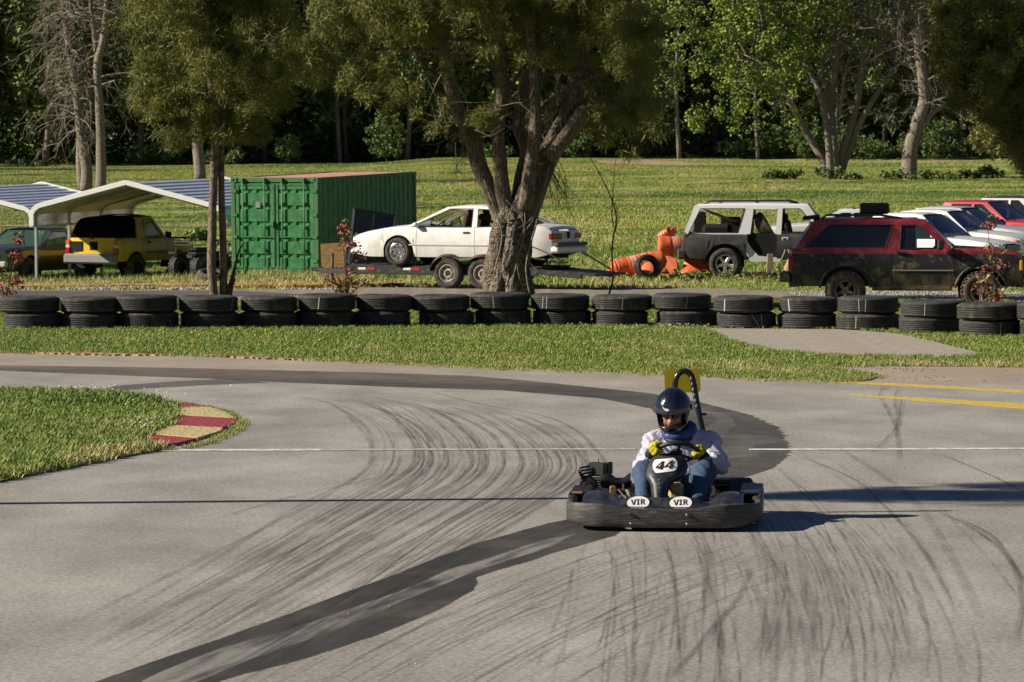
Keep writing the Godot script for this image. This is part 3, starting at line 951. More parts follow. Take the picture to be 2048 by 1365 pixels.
	for i in 7000:
		var x := rng.randf_range(-14.5, -2.6)
		var d := 86.6 + absf(rng.randfn()) * 2.6
		if nz.get_noise_2d(x * 14.0 + 33.0, d * 10.0) < -0.12:
			continue
		stp.append(spot(Vector3(x, gh(x, -d) - 0.01, -d), rng.randf_range(0.7, 1.4), 1.6))
		stt.append(Color(0.58, 0.42, 0.17) * rng.randf_range(0.75, 1.15))
	tag(multi("straw", ss, M.blade, stp, stt), "golden straw strewn before the carport and the container", "straw")
# ---------------------------------------------------------------- tyres
func tyre_profile(r: float, w: float, rim: float, grooves := 4, bulge := 0.02) -> Array:
	var p := [Vector2(rim, -0.36 * w), Vector2(rim + 0.012, -0.45 * w), Vector2(lerpf(rim, r, 0.35), -0.5 * w - bulge * 0.6), Vector2(lerpf(rim, r, 0.65), -0.5 * w - bulge * 0.4), Vector2(r - 0.035, -0.46 * w), Vector2(r - 0.012, -0.42 * w), Vector2(r, -0.36 * w)]
	for g in grooves:
		var c := lerpf(-0.36, 0.36, (g + 1.0) / (grooves + 1.0)) * w
		p.append_array([Vector2(r, c - 0.008), Vector2(r - 0.016, c - 0.006), Vector2(r - 0.016, c + 0.006), Vector2(r, c + 0.008)])
	p.append_array([Vector2(r, 0.36 * w), Vector2(r - 0.012, 0.42 * w), Vector2(r - 0.035, 0.46 * w), Vector2(lerpf(rim, r, 0.65), 0.5 * w + bulge * 0.4), Vector2(lerpf(rim, r, 0.35), 0.5 * w + bulge * 0.6), Vector2(rim + 0.012, 0.45 * w), Vector2(rim, 0.36 * w)])
	# inside of the hollow casing
	p.append_array([Vector2(rim + 0.02, 0.3 * w), Vector2(r - 0.05, 0.34 * w), Vector2(r - 0.04, 0.0), Vector2(r - 0.05, -0.34 * w), Vector2(rim + 0.02, -0.3 * w), Vector2(rim, -0.36 * w)])
	return p

func tyre_mesh(r: float, w: float, rim: float, grooves := 4, n := 40) -> ArrayMesh:
	var st := S()
	lathe(st, tyre_profile(r, w, rim, grooves), n)
	st.generate_normals()
	return st.commit()

func loose_tyre(label: String, mesh: Mesh, m: Material, xf: Transform3D, group := "") -> MeshInstance3D:
	var o := mi("tyre", mesh, m)
	tag(o, label, "tyre", group)
	o.transform = xf
	return o

# chalk stroke on the tread: angle on the tyre, heights
func chalk(parent: Node3D, r: float, a0: float, a1: float, y0: float, y1: float, w := 0.009) -> void:
	var st := S(true)
	var n := 6
	for i in n:
		var t0 := float(i) / n
		var t1 := (i + 1.0) / n
		var pa := lerpf(a0, a1, t0)
		var pb := lerpf(a0, a1, t1)
		var dw := w / r * 0.5
		var A := Vector3(sin(pa - dw) * r, lerpf(y0, y1, t0), cos(pa - dw) * r)
		var B := Vector3(sin(pa + dw) * r, lerpf(y0, y1, t0), cos(pa + dw) * r)
		var C := Vector3(sin(pb + dw) * r, lerpf(y0, y1, t1), cos(pb + dw) * r)
		var D := Vector3(sin(pb - dw) * r, lerpf(y0, y1, t1), cos(pb - dw) * r)
		quad(st, A, B, C, D)
	part("chalk_mark", st, M.chalk, parent)

func build_tyre_wall() -> void:
	rng.seed = 33
	var meshes := [tyre_mesh(0.5, 0.25, 0.29, 5), tyre_mesh(0.495, 0.245, 0.29, 4), tyre_mesh(0.505, 0.26, 0.29, 6)]
	var stacks := [[55, 661], [172, 661], [292, 661], [412, 660], [531, 659], [648, 658], [763, 657], [885, 656], [1005, 655], [1123, 655], [1245, 656], [1371, 657], [1494, 660], [1615, 661], [1738, 664], [1868, 671], [1990, 676], [2112, 679]]
	var ord := ["first", "second", "third", "fourth", "fifth", "sixth", "seventh", "eighth", "ninth", "tenth", "eleventh", "twelfth", "thirteenth", "fourteenth", "fifteenth", "sixteenth", "seventeenth", "eighteenth"]
	for i in stacks.size():
		var g := G(stacks[i][0], stacks[i][1]) + Vector3(0, 0.01, -0.46)
		var y := 0.0
		for k in 2:
			var m: int = (i * 7 + k * 3) % 3
			var w: float = [0.25, 0.245, 0.26][m]
			var o := mi("tyre", meshes[m], [M.rubber, M.rubber_dusty, M.rubber_grey][(i * 5 + k * 2) % 3])
			var where := "upper" if k == 1 else "lower"
			tag(o, "%s black truck tyre of the %s stack from the left in the tyre wall" % [where, ord[i]], "tyre", "truck tyres stacked in pairs along the bend")
			o.position = g + Vector3(rng.randf_range(-0.05, 0.05) + (0.02 if k == 0 else 0.0), y + w * 0.5 + 0.012, rng.randf_range(-0.03, 0.03))
			o.rotation.z = rng.randf_range(-0.012, 0.012)
			o.rotation.x = rng.randf_range(-0.01, 0.01)
			var sc := rng.randf_range(0.95, 1.03)
			o.scale = Vector3(sc, 1.0, sc)
			o.rotation.y = rng.randf() * 0.1
			y += w + 0.016
			var r: float = [0.5, 0.495, 0.505][m] + 0.002
			if k == 1:
				match i:
					3: chalk(o, r, 0.95, 1.0, -0.1, 0.1)
					5: chalk(o, r, -0.28, -0.24, -0.1, 0.1, 0.018)
					8: chalk(o, r, -0.2, -0.24, -0.1, 0.1)
					9:
						chalk(o, r, -0.72, -0.7, -0.1, 0.1)
						chalk(o, r, -0.56, -0.55, -0.1, 0.1)
					10: chalk(o, r, -0.05, -0.02, -0.1, 0.1)
					11: chalk(o, r, 0.05, 0.12, -0.1, 0.1)
					12: chalk(o, r, -0.82, -0.8, -0.1, 0.1, 0.02)
					13: chalk(o, r, -0.8, -0.86, -0.1, 0.1, 0.02)
					14:
						chalk(o, r, -0.4, -0.42, -0.1, 0.1)
						chalk(o, r, -0.2, -0.18, -0.1, 0.1)
					15: chalk(o, r, -0.42, -0.4, -0.1, 0.1)
			else:
				match i:
					7:
						chalk(o, r, -0.95, -0.95, -0.1, 0.08)
						for q in 6:
							var a := -0.82 + 0.28 * sin(q * PI / 6.0)
							var b := -0.82 + 0.28 * sin((q + 1) * PI / 6.0)
							chalk(o, r, a, b, 0.1 - q * 0.034, 0.1 - (q + 1) * 0.034)
					12:
						chalk(o, r, 0.05, 0.3, 0.1, -0.08)
						chalk(o, r, 0.42, 0.4, -0.1, 0.1)
						chalk(o, r, 0.3, 0.41, -0.08, -0.1)
					14: chalk(o, r, -0.5, -0.48, -0.1, 0.1)
					16: chalk(o, r, 0.1, 0.12, -0.1, 0.1)

# ---------------------------------------------------------------- shipping container
func build_container() -> void:
	var green := patterned(ramp_tex(M.broad, [[0.2, 0.02, 0.13, 0.045], [0.5, 0.028, 0.175, 0.055], [0.8, 0.05, 0.22, 0.075]]), Vector3(0.9, 0.9, 0.9), 0.5)
	var rust := patterned(ramp_tex(M.broad, [[0.3, 0.025, 0.15, 0.05], [0.6, 0.03, 0.17, 0.055], [0.78, 0.16, 0.09, 0.05]]), Vector3(2.5, 2.5, 2.5), 0.6)
	var roofm := patterned(ramp_tex(M.broad, [[0.2, 0.36, 0.17, 0.13], [0.5, 0.45, 0.22, 0.17], [0.8, 0.5, 0.28, 0.22]]), Vector3(0.6, 0.6, 0.6), 0.8)
	var a := deg_to_rad(22.5)
	var fr := W(638, 560, 95.0)
	fr.y = gh(fr.x, fr.z) + 0.02
	var o := thing("shipping_container", "green corrugated steel shipping container with faded pink roof beside the carport", "container", fr, -a)
	o.rotation.x = 0.0
	o.rotate_object_local(Vector3.RIGHT, deg_to_rad(1.5))
	# local: right front corner at origin, x runs left to -2.44, z runs back to -6.06, y up
	var wd := 2.44
	var ln := 6.06
	var h := 2.44
	var f := S()
	for x in [-0.06, -wd + 0.06]:
		bx(f, Vector3(x, h / 2, -0.06), Vector3(0.12, h, 0.12), 0.012)
		bx(f, Vector3(x, h / 2, -ln + 0.06), Vector3(0.12, h, 0.12), 0.012)
	for z in [-0.07, -ln + 0.07]:
		bx(f, Vector3(-wd / 2, h - 0.06, z), Vector3(wd - 0.24, 0.12, 0.1), 0.01)
		bx(f, Vector3(-wd / 2, 0.07, z), Vector3(wd - 0.24, 0.14, 0.1), 0.01)
	for x in [-0.04, -wd + 0.04]:
		bx(f, Vector3(x, h - 0.04, -ln / 2), Vector3(0.06, 0.08, ln - 0.24), 0.008)
		bx(f, Vector3(x, 0.08, -ln / 2), Vector3(0.06, 0.16, ln - 0.24), 0.008)
	part("frame", f, rust, o)
	for x in [-0.085, -wd + 0.085]:
		for y in [0.06, h - 0.06]:
			for z in [-0.08, -ln + 0.08]:
				var c := S()
				bx(c, Vector3(x, y, z), Vector3(0.178, 0.124, 0.168), 0.01)
				var cm := part("corner_casting", c, green, o)
				if z > -1.0:
					var hole := S()
					lathe(hole, [Vector2(0, 0.0), Vector2(0.035, 0.0), Vector2(0.035, -0.01)], 12, Transform3D(Basis(Vector3.RIGHT, PI / 2), Vector3(x, y, z + 0.0855)))
					part("lifting_hole", hole, M.void, cm)
	# corrugated side, back and roof
	for sd in 2:
		var st := S(true)
		var rows := [PackedVector3Array(), PackedVector3Array()]
		var n := 20
		for k in n:
			var z0 := lerpf(-0.14, -ln + 0.14, float(k) / n)
			var p := (ln - 0.28) / n
			for q in [[0.0, 0.0], [0.25, 0.0], [0.5, 1.0], [0.75, 1.0]]:
				var x: float = -0.02 - 0.036 * q[1]
				if sd == 1:
					x = -wd - x
				rows[0].append(Vector3(x, 0.15, z0 - p * q[0]))
				rows[1].append(Vector3(x, h - 0.07, z0 - p * q[0]))
		var xe: float = -0.02 if sd == 0 else -wd + 0.02
		rows[0].append(Vector3(xe, 0.15, -ln + 0.14))
		rows[1].append(Vector3(xe, h - 0.07, -ln + 0.14))
		sheet(st, rows, sd == 0)
		part("side_wall", st, green, o)
	var bk := S(true)
	quad(bk, Vector3(-0.12, 0.14, -ln + 0.05), Vector3(-wd + 0.12, 0.14, -ln + 0.05), Vector3(-wd + 0.12, h - 0.1, -ln + 0.05), Vector3(-0.12, h - 0.1, -ln + 0.05))
	part("back_wall", bk, green, o)
	var rf := S(true)
	var rr := []
	for k in 81:
		var z := lerpf(-0.12, -ln + 0.12, k / 80.0)
		var y: float = h - 0.018 - [0.0, 0.0, 0.022, 0.022][k % 4]
		rr.append(PackedVector3Array([Vector3(-0.075, y, z), Vector3(-wd * 0.5, y + 0.012, z), Vector3(-wd + 0.075, y, z)]))
	sheet(rf, rr, true)
	var ry := part("roof", rf, roofm, o)
	var band := S()
	bx(band, Vector3(-wd / 2, h + 0.004, -0.2), Vector3(wd - 0.36, 0.012, 0.2), 0.003)
	part("roof_header_plate", band, roofm, ry)
	# doors
	for d in 2:
		var x0 := -wd / 2 + 0.004 if d == 0 else -wd + 0.125
		var x1 := -0.125 if d == 0 else -wd / 2 - 0.004
		var st := S(true)
		var prof := [Vector2(0.16, 0.0)]
		for k in 5:
			var y: float = 0.42 + k * 0.405
			prof.append_array([Vector2(y, 0.0), Vector2(y + 0.03, -0.035), Vector2(y + 0.08, -0.035), Vector2(y + 0.11, 0.0)])
		prof.append(Vector2(h - 0.14, 0.0))
		var rows := []
		for p in prof:
			rows.append(PackedVector3Array([Vector3(x0 + 0.1, p.x, -0.03 + p.y), Vector3(x1 - 0.1, p.x, -0.03 + p.y)]))
		sheet(st, rows, true)
		for x in [x0 + 0.05, x1 - 0.05]:
			bx(st, Vector3(x, h / 2 + 0.01, -0.035), Vector3(0.1, h - 0.3, 0.04), 0.006)
		bx(st, Vector3((x0 + x1) / 2, 0.18, -0.032), Vector3(x1 - x0 - 0.2, 0.06, 0.03), 0.005)
		bx(st, Vector3((x0 + x1) / 2, h - 0.17, -0.032), Vector3(x1 - x0 - 0.2, 0.06, 0.03), 0.005)
		# stiffening lugs beside the bars, between the pressed grooves
		for k in 5:
			var y: float = 0.475 + k * 0.405
			bx(st, Vector3(lerpf(x0, x1, 0.5), y, -0.045), Vector3(0.1, 0.1, 0.03), 0.008)
		var dm := part("door", st, green, o)
		for t in [0.2, 0.76]:
			var bars := S()
			var x: float = lerpf(x0, x1, t)
			tube(bars, [Vector3(x, 0.06, 0.02), Vector3(x, h - 0.06, 0.02)], [0.018, 0.018], 8)
			for y in [0.09, 0.62, 1.2, 1.8, h - 0.1]:
				bx(bars, Vector3(x, y, 0.005), Vector3(0.075, 0.06, 0.05), 0.008)
			bx(bars, Vector3(x, h - 0.05, 0.02), Vector3(0.06, 0.09, 0.07), 0.008)
			bx(bars, Vector3(x + 0.09, 0.95, 0.025), Vector3(0.22, 0.03, 0.02), 0.005)
			part("locking_bar", bars, green, dm)
		for y in [0.35, 0.95, 1.5, 2.1]:
			var hg := S()
			bx(hg, Vector3(-0.1 if d == 0 else -wd + 0.1, y, 0.0), Vector3(0.14, 0.09, 0.035), 0.008)
			part("hinge", hg, green, dm)
	var seal := S()
	bx(seal, Vector3(-wd / 2, h / 2, -0.012), Vector3(0.04, h - 0.36, 0.02), 0.004)
	part("door_seal", seal, M.steel_black, o)
	var pl := S()
	bx(pl, Vector3(-wd * 0.69, h * 0.72, -0.02), Vector3(0.13, 0.15, 0.012), 0.003)
	part("data_plate", pl, mat(0.25, 0.32, 0.28, 0.4, 0.3), o)
	var lb := S()
	bx(lb, Vector3(-wd / 2 - 0.05, 1.28, 0.03), Vector3(0.1, 0.14, 0.07), 0.01)
	part("lock_box", lb, green, o)

# ---------------------------------------------------------------- carports
func carport(label: String, at: Vector3, turn: float, wd: float, ln: float, eave: float, ridge: float, pitch := 0.0) -> Node3D:
	var o := thing("carport", label, "carport", at, turn, "metal carports in the yard")
	o.rotate_object_local(Vector3.RIGHT, pitch)
	var w := wd / 2
	# outline of the roof sheet, left to right
	var prof := [Vector2(-w, eave - 0.42), Vector2(-w, eave - 0.12), Vector2(-w + 0.06, eave), Vector2(-w + 0.2, eave + 0.1), Vector2(0, ridge), Vector2(w - 0.2, eave + 0.1), Vector2(w - 0.06, eave), Vector2(w, eave - 0.12), Vector2(w, eave - 0.42)]
	# ribs run front to back
	var dense := []
	for i in prof.size() - 1:
		var p: Vector2 = prof[i]
		var q: Vector2 = prof[i + 1]
		var n := maxi(1, int(p.distance_to(q) / 0.075))
		var nrm := (q - p).orthogonal().normalized()
		for k in n:
			var b: float = [0.0, 0.0, 0.022, 0.022][k % 4] if n > 4 else 0.0
			dense.append(p.lerp(q, float(k) / n) - nrm * b)
	dense.append(prof[prof.size() - 1])
	for lay in 2:
		var st := S(true)
		var rows := []
		for z in [0.0, -ln * 0.25, -ln * 0.5, -ln * 0.75, -ln]:
			var r := PackedVector3Array()
			for p in dense:
				r.append(Vector3(p.x, p.y - lay * 0.02, z))
			rows.append(r)
		sheet(st, rows, lay == 0)
		part("roof_sheet" if lay == 0 else "roof_lining", st, M.roof_metal if lay == 0 else M.roof_under, o)
	for z in [0.02, -ln - 0.02]:
		var tr := S(true)
		for i in prof.size() - 1:
			var a := Vector3(prof[i].x, prof[i].y, z)
			var b := Vector3(prof[i + 1].x, prof[i + 1].y, z)
			bar(tr, a, b + (b - a).normalized() * 0.01, 0.13, 0.035, 0.006, Vector3(0, 0, 1))
		part("gable_trim", tr, M.white_trim, o)
	for k in 4:
		var z := lerpf(-0.12, -ln + 0.12, k / 3.0)
		for s in [-1.0, 1.0]:
			var lg := S()
			bx(lg, Vector3(s * (w - 0.06), (eave - 0.1) / 2 - 0.05, z), Vector3(0.065, eave, 0.065), 0.006)
			part("post", lg, M.galv, o)
		var rf := S()
		for i in range(1, prof.size() - 2):
			bar(rf, Vector3(prof[i].x * 0.97, prof[i].y - 0.07, z), Vector3(prof[i + 1].x * 0.97, prof[i + 1].y - 0.07, z), 0.06, 0.06)
		part("rafter", rf, M.galv, o)
	for s in [-1.0, 1.0]:
		var rl := S()
		bx(rl, Vector3(s * (w - 0.06), 0.03, -ln / 2), Vector3(0.06, 0.06, ln - 0.2), 0.005)
		part("base_rail", rl, M.galv, o)
	return o

func build_carports() -> void:
	var a := deg_to_rad(18.5)
	var c := W(254, 560, 98.4)
	c.y = gh(c.x, c.z) - 0.02
	carport("open white trimmed metal carport sheltering the yellow truck", c, -a, 5.4, 6.3, 1.93, 2.64, deg_to_rad(1.0))
	var p := W(85, 540, 113.0)
	p -= Vector3(sin(a), 0, -cos(a)) * 6.3
	p.y = gh(p.x, p.z) - 0.05
	carport("carport with blue-white ribbed roof at the photo's left edge", p, -a, 5.4, 6.3, 1.74, 2.42, deg_to_rad(1.0))

# ---------------------------------------------------------------- barrels and oddments
var band_mat: StandardMaterial3D

func barrel(label: String, at: Vector3, dir: Vector3, ln: float, m: Material, crush := 0.0) -> void:
	var o := thing("traffic_barrel", label, "traffic barrel", at, 0.0, "orange plastic traffic barrels heaped by the white truck")
	var y := dir.normalized()
	var x := y.cross(Vector3.UP).normalized()
	var z := x.cross(y)
	var xf := Transform3D(Basis(x, y, z), Vector3.ZERO)
	var st := S()
	var prof := [Vector2(0.0, 0.0), Vector2(0.29, 0.0), Vector2(0.3, 0.03)]
	for k in 4:
		var h0 := ln * (0.05 + k * 0.22)
		var r0: float = 0.3 - k * 0.018
		prof.append_array([Vector2(r0, h0), Vector2(r0 - 0.004, h0 + ln * 0.19), Vector2(r0 - 0.03, h0 + ln * 0.2), Vector2(r0 - 0.03, h0 + ln * 0.22)])
	prof.append_array([Vector2(0.23, ln * 0.95), Vector2(0.2, ln), Vector2(0.0, ln * 1.0)])
	if crush > 0.0:
		xf.basis = xf.basis * Basis.from_scale(Vector3(1.0, 1.0, 1.0 - crush))
	lathe(st, prof, 20, xf, 25.0)
	part("body", st, m, o)
	for k in 2:
		var bd := S()
		var h0 := ln * (0.3 + k * 0.22)
		var r0 := 0.3 - (k + 1) * 0.018 + 0.004
		lathe(bd, [Vector2(r0 - 0.01, h0), Vector2(r0, h0 + 0.004), Vector2(r0 - 0.003, h0 + ln * 0.11), Vector2(r0 - 0.012, h0 + ln * 0.114)], 20, xf)
		part("reflective_band", bd, band_mat, o)
	var hd := S()
	tube(hd, [xf * Vector3(-0.1, ln, 0), xf * Vector3(-0.09, ln + 0.09, 0), xf * Vector3(0.09, ln + 0.09, 0), xf * Vector3(0.1, ln, 0)], [0.022, 0.022], 6)
	part("handle", hd, m, o)

func torn_sheet(label: String, pts: Array, m: Material) -> void:
	var c := Vector3.ZERO
	for p in pts:
		c += p / pts.size()
	var o := thing("barrel_shell", label, "traffic barrel", c, 0.0, "orange plastic traffic barrels heaped by the white truck")
	var st := S()
	# a bent plate with thickness
	var a: Vector3 = pts[0] - c
	var b: Vector3 = pts[1] - c
	var d: Vector3 = pts[2] - c
	var e: Vector3 = pts[3] - c
	var nrm := (b - a).cross(e - a).normalized()
	for off in [0.0, -0.012]:
		var rows := []
		for i in 7:
			var r := PackedVector3Array()
			for j in 7:
				var u := i / 6.0
				var v := j / 6.0
				var p := a.lerp(b, u).lerp(e.lerp(d, u), v)
				p += nrm * (0.16 * sin(u * PI) + 0.05 * sin(v * 7.0 + u * 4.0) + off)
				r.append(p)
			rows.append(r)
		sheet(st, rows)
	part("shell", st, m, o)

func build_oddments() -> void:
	var orange := patterned(ramp_tex(M.broad, [[0.2, 0.5, 0.085, 0.03], [0.5, 0.66, 0.125, 0.04], [0.8, 0.74, 0.22, 0.1]]), Vector3(1.5, 1.5, 1.5), 0.5)
	band_mat = patterned(ramp_tex(M.broad, [[0.25, 0.66, 0.2, 0.09], [0.5, 0.62, 0.3, 0.2], [0.8, 0.7, 0.5, 0.42]]), Vector3(3, 3, 3), 0.5)
	# long barrel lying with its top to the left
	barrel("orange barrel lying lengthwise at the open end of the heap", xz(3.63, 91.9) + Vector3(0, 0.42, 0), Vector3(-1.3, -0.2, 0.25), 1.25, orange)
	barrel("crushed orange barrel lying on the heap against the truck bumper", xz(4.34, 93.1) + Vector3(-0.75, 0.74, 0.2), Vector3(1.2, 0.02, -0.1), 1.1, orange, 0.1)
	barrel("upright dented orange barrel behind the loose tyre", xz(3.70, 91.5) + Vector3(0.0, 0.34, -0.1), Vector3(0.25, -0.3, -1.0), 0.8, orange, 0.15)
	barrel("orange barrel with hollow foot lying deepest under the truck", xz(4.65, 92.4) + Vector3(0.0, 0.22, 0), Vector3(1.0, 0.05, -0.5), 0.95, orange, 0.3)
	barrel("small orange barrel end poking above the heap", xz(3.83, 93.3) + Vector3(-0.1, 0.98, 0), Vector3(0.35, 0.3, 0.2), 0.28, orange, 0.5)
	var q := xz(3.17, 91.3)
	torn_sheet("torn flat orange barrel shell on the grass in front", [q + Vector3(-0.3, 0.02, 0.25), q + Vector3(0.35, 0.12, 0.3), q + Vector3(0.4, 0.35, -0.05), q + Vector3(-0.1, 0.2, -0.15)], orange)
	q = xz(4.29, 91.7)
	torn_sheet("bent orange barrel shell right of the loose tyre", [q + Vector3(-0.25, 0.12, 0.2), q + Vector3(0.5, 0.05, 0.25), q + Vector3(0.75, 0.5, -0.1), q + Vector3(-0.1, 0.52, -0.1)], orange)
	var tm := tyre_mesh(0.31, 0.19, 0.19, 4, 32)
	var lean := Basis(Vector3.UP, 0.35) * Basis(Vector3.RIGHT, PI / 2 - 0.3) 
	loose_tyre("small black car tyre leaning on the orange barrels", tm, M.rubber_dusty, Transform3D(lean, xz(3.23, 90.7) + Vector3(0.0, 0.33, 0)))
	loose_tyre("worn tyre leaning in the weeds behind the twin-trunk cedar", tyre_mesh(0.36, 0.24, 0.2, 4, 32), M.rubber_mud, Transform3D(Basis(Vector3.FORWARD, 0.12) * Basis(Vector3.RIGHT, 0.25), L(423, 91.0) + Vector3(0, 0.18, 0)))
	loose_tyre("half sunk tyre lying before the container doors", tyre_mesh(0.3, 0.16, 0.18, 4, 28), M.rubber_mud, Transform3D(Basis.IDENTITY, L(577, 91.5) + Vector3(0, 0.02, 0)))
	# plywood and steel frame leaning on the container
	var pw := thing("plywood_sheet", "weathered plywood sheet leaning on the container corner", "plywood", W(668, 530, 91.0))
	pw.position.y = gh(pw.position.x, pw.position.z)
	var st := S()
	bx(st, Vector3(0, 0.5, 0), Vector3(0.62, 0.86, 0.02), 0.003, Basis(Vector3.FORWARD, -0.06) * Basis(Vector3.UP, -0.1) * Basis(Vector3.RIGHT, -0.15))
	part("board", st, M.ply, pw)
	var knot := S()
	lathe(knot, [Vector2(0, 0.004), Vector2(0.03, 0.003), Vector2(0.032, 0.0)], 10, Transform3D(Basis(Vector3.RIGHT, PI / 2), Vector3(0.02, 0.36, 0.04)))
	part("knot", knot, M.chalk, pw)
	var gt := thing("ramp_frame", "dark blue-black steel ramp frame propped against the container side", "ramp frame", W(735, 545, 92.6))
	gt.position.y = gh(gt.position.x, gt.position.z)
	gt.rotation.y = deg_to_rad(12.0)
	var tip := Basis(Vector3.FORWARD, 0.16) * Basis(Vector3.RIGHT, -0.3)
	var steel := mat(0.025, 0.03, 0.045, 0.45)
	for k in 4:
		var s := S()
		var e: Array = [[Vector3(-0.5, 0.3, 0), Vector3(-0.5, 1.72, 0)], [Vector3(0.5, 0.3, 0), Vector3(0.5, 1.72, 0)], [Vector3(-0.54, 1.72, 0), Vector3(0.54, 1.72, 0)], [Vector3(-0.54, 0.72, 0.02), Vector3(0.54, 0.72, 0.02)]][k]
		bar(s, tip * e[0], tip * e[1], 0.07, 0.07, 0.008)
		part("rail", s, steel, gt)
	for k in 2:
		var s := S()
		bx(s, tip * Vector3(-0.24 + k * 0.48, 1.22, -0.02), Vector3(0.44, 0.92, 0.012), 0.003, tip)
		part("panel", s, mat(0.06, 0.055, 0.06, 0.5) if k == 0 else mat(0.03, 0.04, 0.075, 0.4), gt)
	var lowp := S()
	bx(lowp, tip * Vector3(0.05, 0.5, 0.0), Vector3(0.9, 0.36, 0.012), 0.003, tip)
	part("panel", lowp, steel, gt)
	# timbers and axle stand beside the red truck
	var tb := thing("timber_skid", "two rough brown timbers lying on the grass behind the red truck", "timbers", xz(6.13, 90.5))
	for k in 2:
		var s := S()
		bx(s, Vector3(k * 0.1, 0.07 + k * 0.11, -k * 0.15), Vector3(1.25 - k * 0.2, 0.11, 0.16), 0.012, Basis(Vector3.UP, 0.05 - k * 0.08))
		part("timber", s, M.timber, tb)
	var pst := thing("wooden_post", "short pale wooden post standing on the brown timbers", "post", xz(6.15, 90.6) + Vector3(0.0, 0.22, 0))
	var ps := S()
	bx(ps, Vector3(0, 0.2, 0), Vector3(0.14, 0.46, 0.1), 0.008, Basis(Vector3.FORWARD, 0.05))
	part("board", ps, M.timber_pale, pst)
	var ax := thing("axle_stub", "rusty hub and axle stub resting on the timbers", "axle part", xz(6.56, 90.3) + Vector3(0, 0.16, 0))
	var as_ := S()
	lathe(as_, [Vector2(0, -0.12), Vector2(0.05, -0.12), Vector2(0.06, 0.0), Vector2(0.1, 0.02), Vector2(0.11, 0.12), Vector2(0.07, 0.2), Vector2(0.05, 0.32), Vector2(0, 0.32)], 16, Transform3D(Basis(Vector3.FORWARD, 0.15), Vector3(0, 0.06, 0)))
	part("hub", as_, M.timber_pale, ax)
	var ring := S()
	lathe(ring, [Vector2(0.05, -0.03), Vector2(0.11, -0.03), Vector2(0.11, 0.03), Vector2(0.05, 0.03), Vector2(0.05, -0.03)], 16, Transform3D(Basis(Vector3.RIGHT, 1.4), Vector3(0.0, -0.05, 0.06)))
	part("flange", ring, M.timber, ax)
	var bars := thing("tow_bar", "thin brown A-shaped tow bar standing behind the red truck's tail light", "tow bar", xz(6.49, 89.7))
	for k in 2:
		var s := S()
		var sg: float = -1.0 if k == 0 else 1.0
		tube(s, [Vector3(sg * 0.03, 0.78, 0), Vector3(sg * 0.1, 0.6, 0), Vector3(sg * 0.36, 0.2, 0)], [0.018, 0.016, 0.016], 6)
		part("arm", s, M.timber_pale, bars)
# ---------------------------------------------------------------- vehicles
# local axes of a vehicle: x forward, y up, z to its right
func wheel(parent: Node3D, pos: Vector3, r: float, w: float, rim: float, style: String, tm: Material, rm: Material, knobs := 0) -> Node3D:
	var o := Node3D.new()
	o.name = "wheel"
	parent.add_child(o, true)
	o.position = pos
	var s := 1.0 if pos.z > 0 else -1.0
	var xf := Transform3D(Basis(Vector3.RIGHT, PI / 2 * s), Vector3.ZERO)
	var st := S()
	lathe(st, tyre_profile(r, w, rim, 3 if knobs == 0 else 0, 0.012), 36, xf)
	if knobs > 0:
		for k in knobs:
			var a := TAU * k / knobs
			for row in 3:
				var b := a + (0.5 if row == 1 else 0.0) * TAU / knobs
				var c := Vector3(cos(b) * (r + 0.004), sin(b) * (r + 0.004), (row - 1) * w * 0.34)
				bx(st, c, Vector3(0.03, TAU * r / knobs * 0.62, w * 0.26), 0.004, Basis(Vector3(0, 0, 1), b))
	part("tyre", st, tm, o)
	var rs := S()
	var rw := w * 0.46
	match style:
		"holes", "steel":
			lathe(rs, [Vector2(rim + 0.004, rw), Vector2(rim - 0.012, rw + 0.006), Vector2(rim - 0.03, rw - 0.02), Vector2(rim - 0.045, rw * 0.35), Vector2(rim * 0.62, rw * 0.35), Vector2(rim * 0.5, rw * 0.62), Vector2(rim * 0.34, rw * 0.66), Vector2(rim * 0.3, rw * 0.3), Vector2(0, rw * 0.3)], 28, xf)
			var rimp := part("rim", rs, rm, o)
			for k in 8:
				var h := S()
				var a := TAU * k / 8.0
				lathe(h, [Vector2(0, 0.003), Vector2(rim * 0.085, 0.003), Vector2(rim * 0.085, 0.0)], 8, xf * Transform3D(Basis.IDENTITY, Vector3(cos(a) * rim * 0.7, rw * 0.36, sin(a) * rim * 0.7)))
				part("hole", h, M.void, rimp)
			var cap := S()
			lathe(cap, [Vector2(0, rw * 0.55), Vector2(rim * 0.14, rw * 0.52), Vector2(rim * 0.2, rw * 0.3)], 12, xf)
			part("hub_cap", cap, M.black if style == "steel" else rm, rimp)
		_:
			# five spokes over a dark dish
			lathe(rs, [Vector2(rim + 0.004, rw), Vector2(rim - 0.014, rw + 0.006), Vector2(rim - 0.028, rw - 0.02), Vector2(rim - 0.03, rw * 0.5)], 28, xf)
			for k in 5:
				var a := TAU * k / 5.0 + 0.3
				var dir := Vector3(cos(a), 0, sin(a))
				var p0 := xf * (dir * rim * 0.1 + Vector3.UP * rw * 0.7)
				var p1 := xf * (dir * (rim - 0.02) + Vector3.UP * rw * 0.75)
				bar(rs, p0, p1, rim * 0.34, 0.035, 0.01, xf.basis * Vector3.UP)
			lathe(rs, [Vector2(0, rw * 0.9), Vector2(rim * 0.2, rw * 0.86), Vector2(rim * 0.24, rw * 0.6)], 14, xf)
			var rp := part("rim", rs, rm, o)
			var d := S()
			lathe(d, [Vector2(rim - 0.03, rw * 0.35), Vector2(0, rw * 0.3)], 24, xf)
			part("dish", d, M.void, rp)
	return o

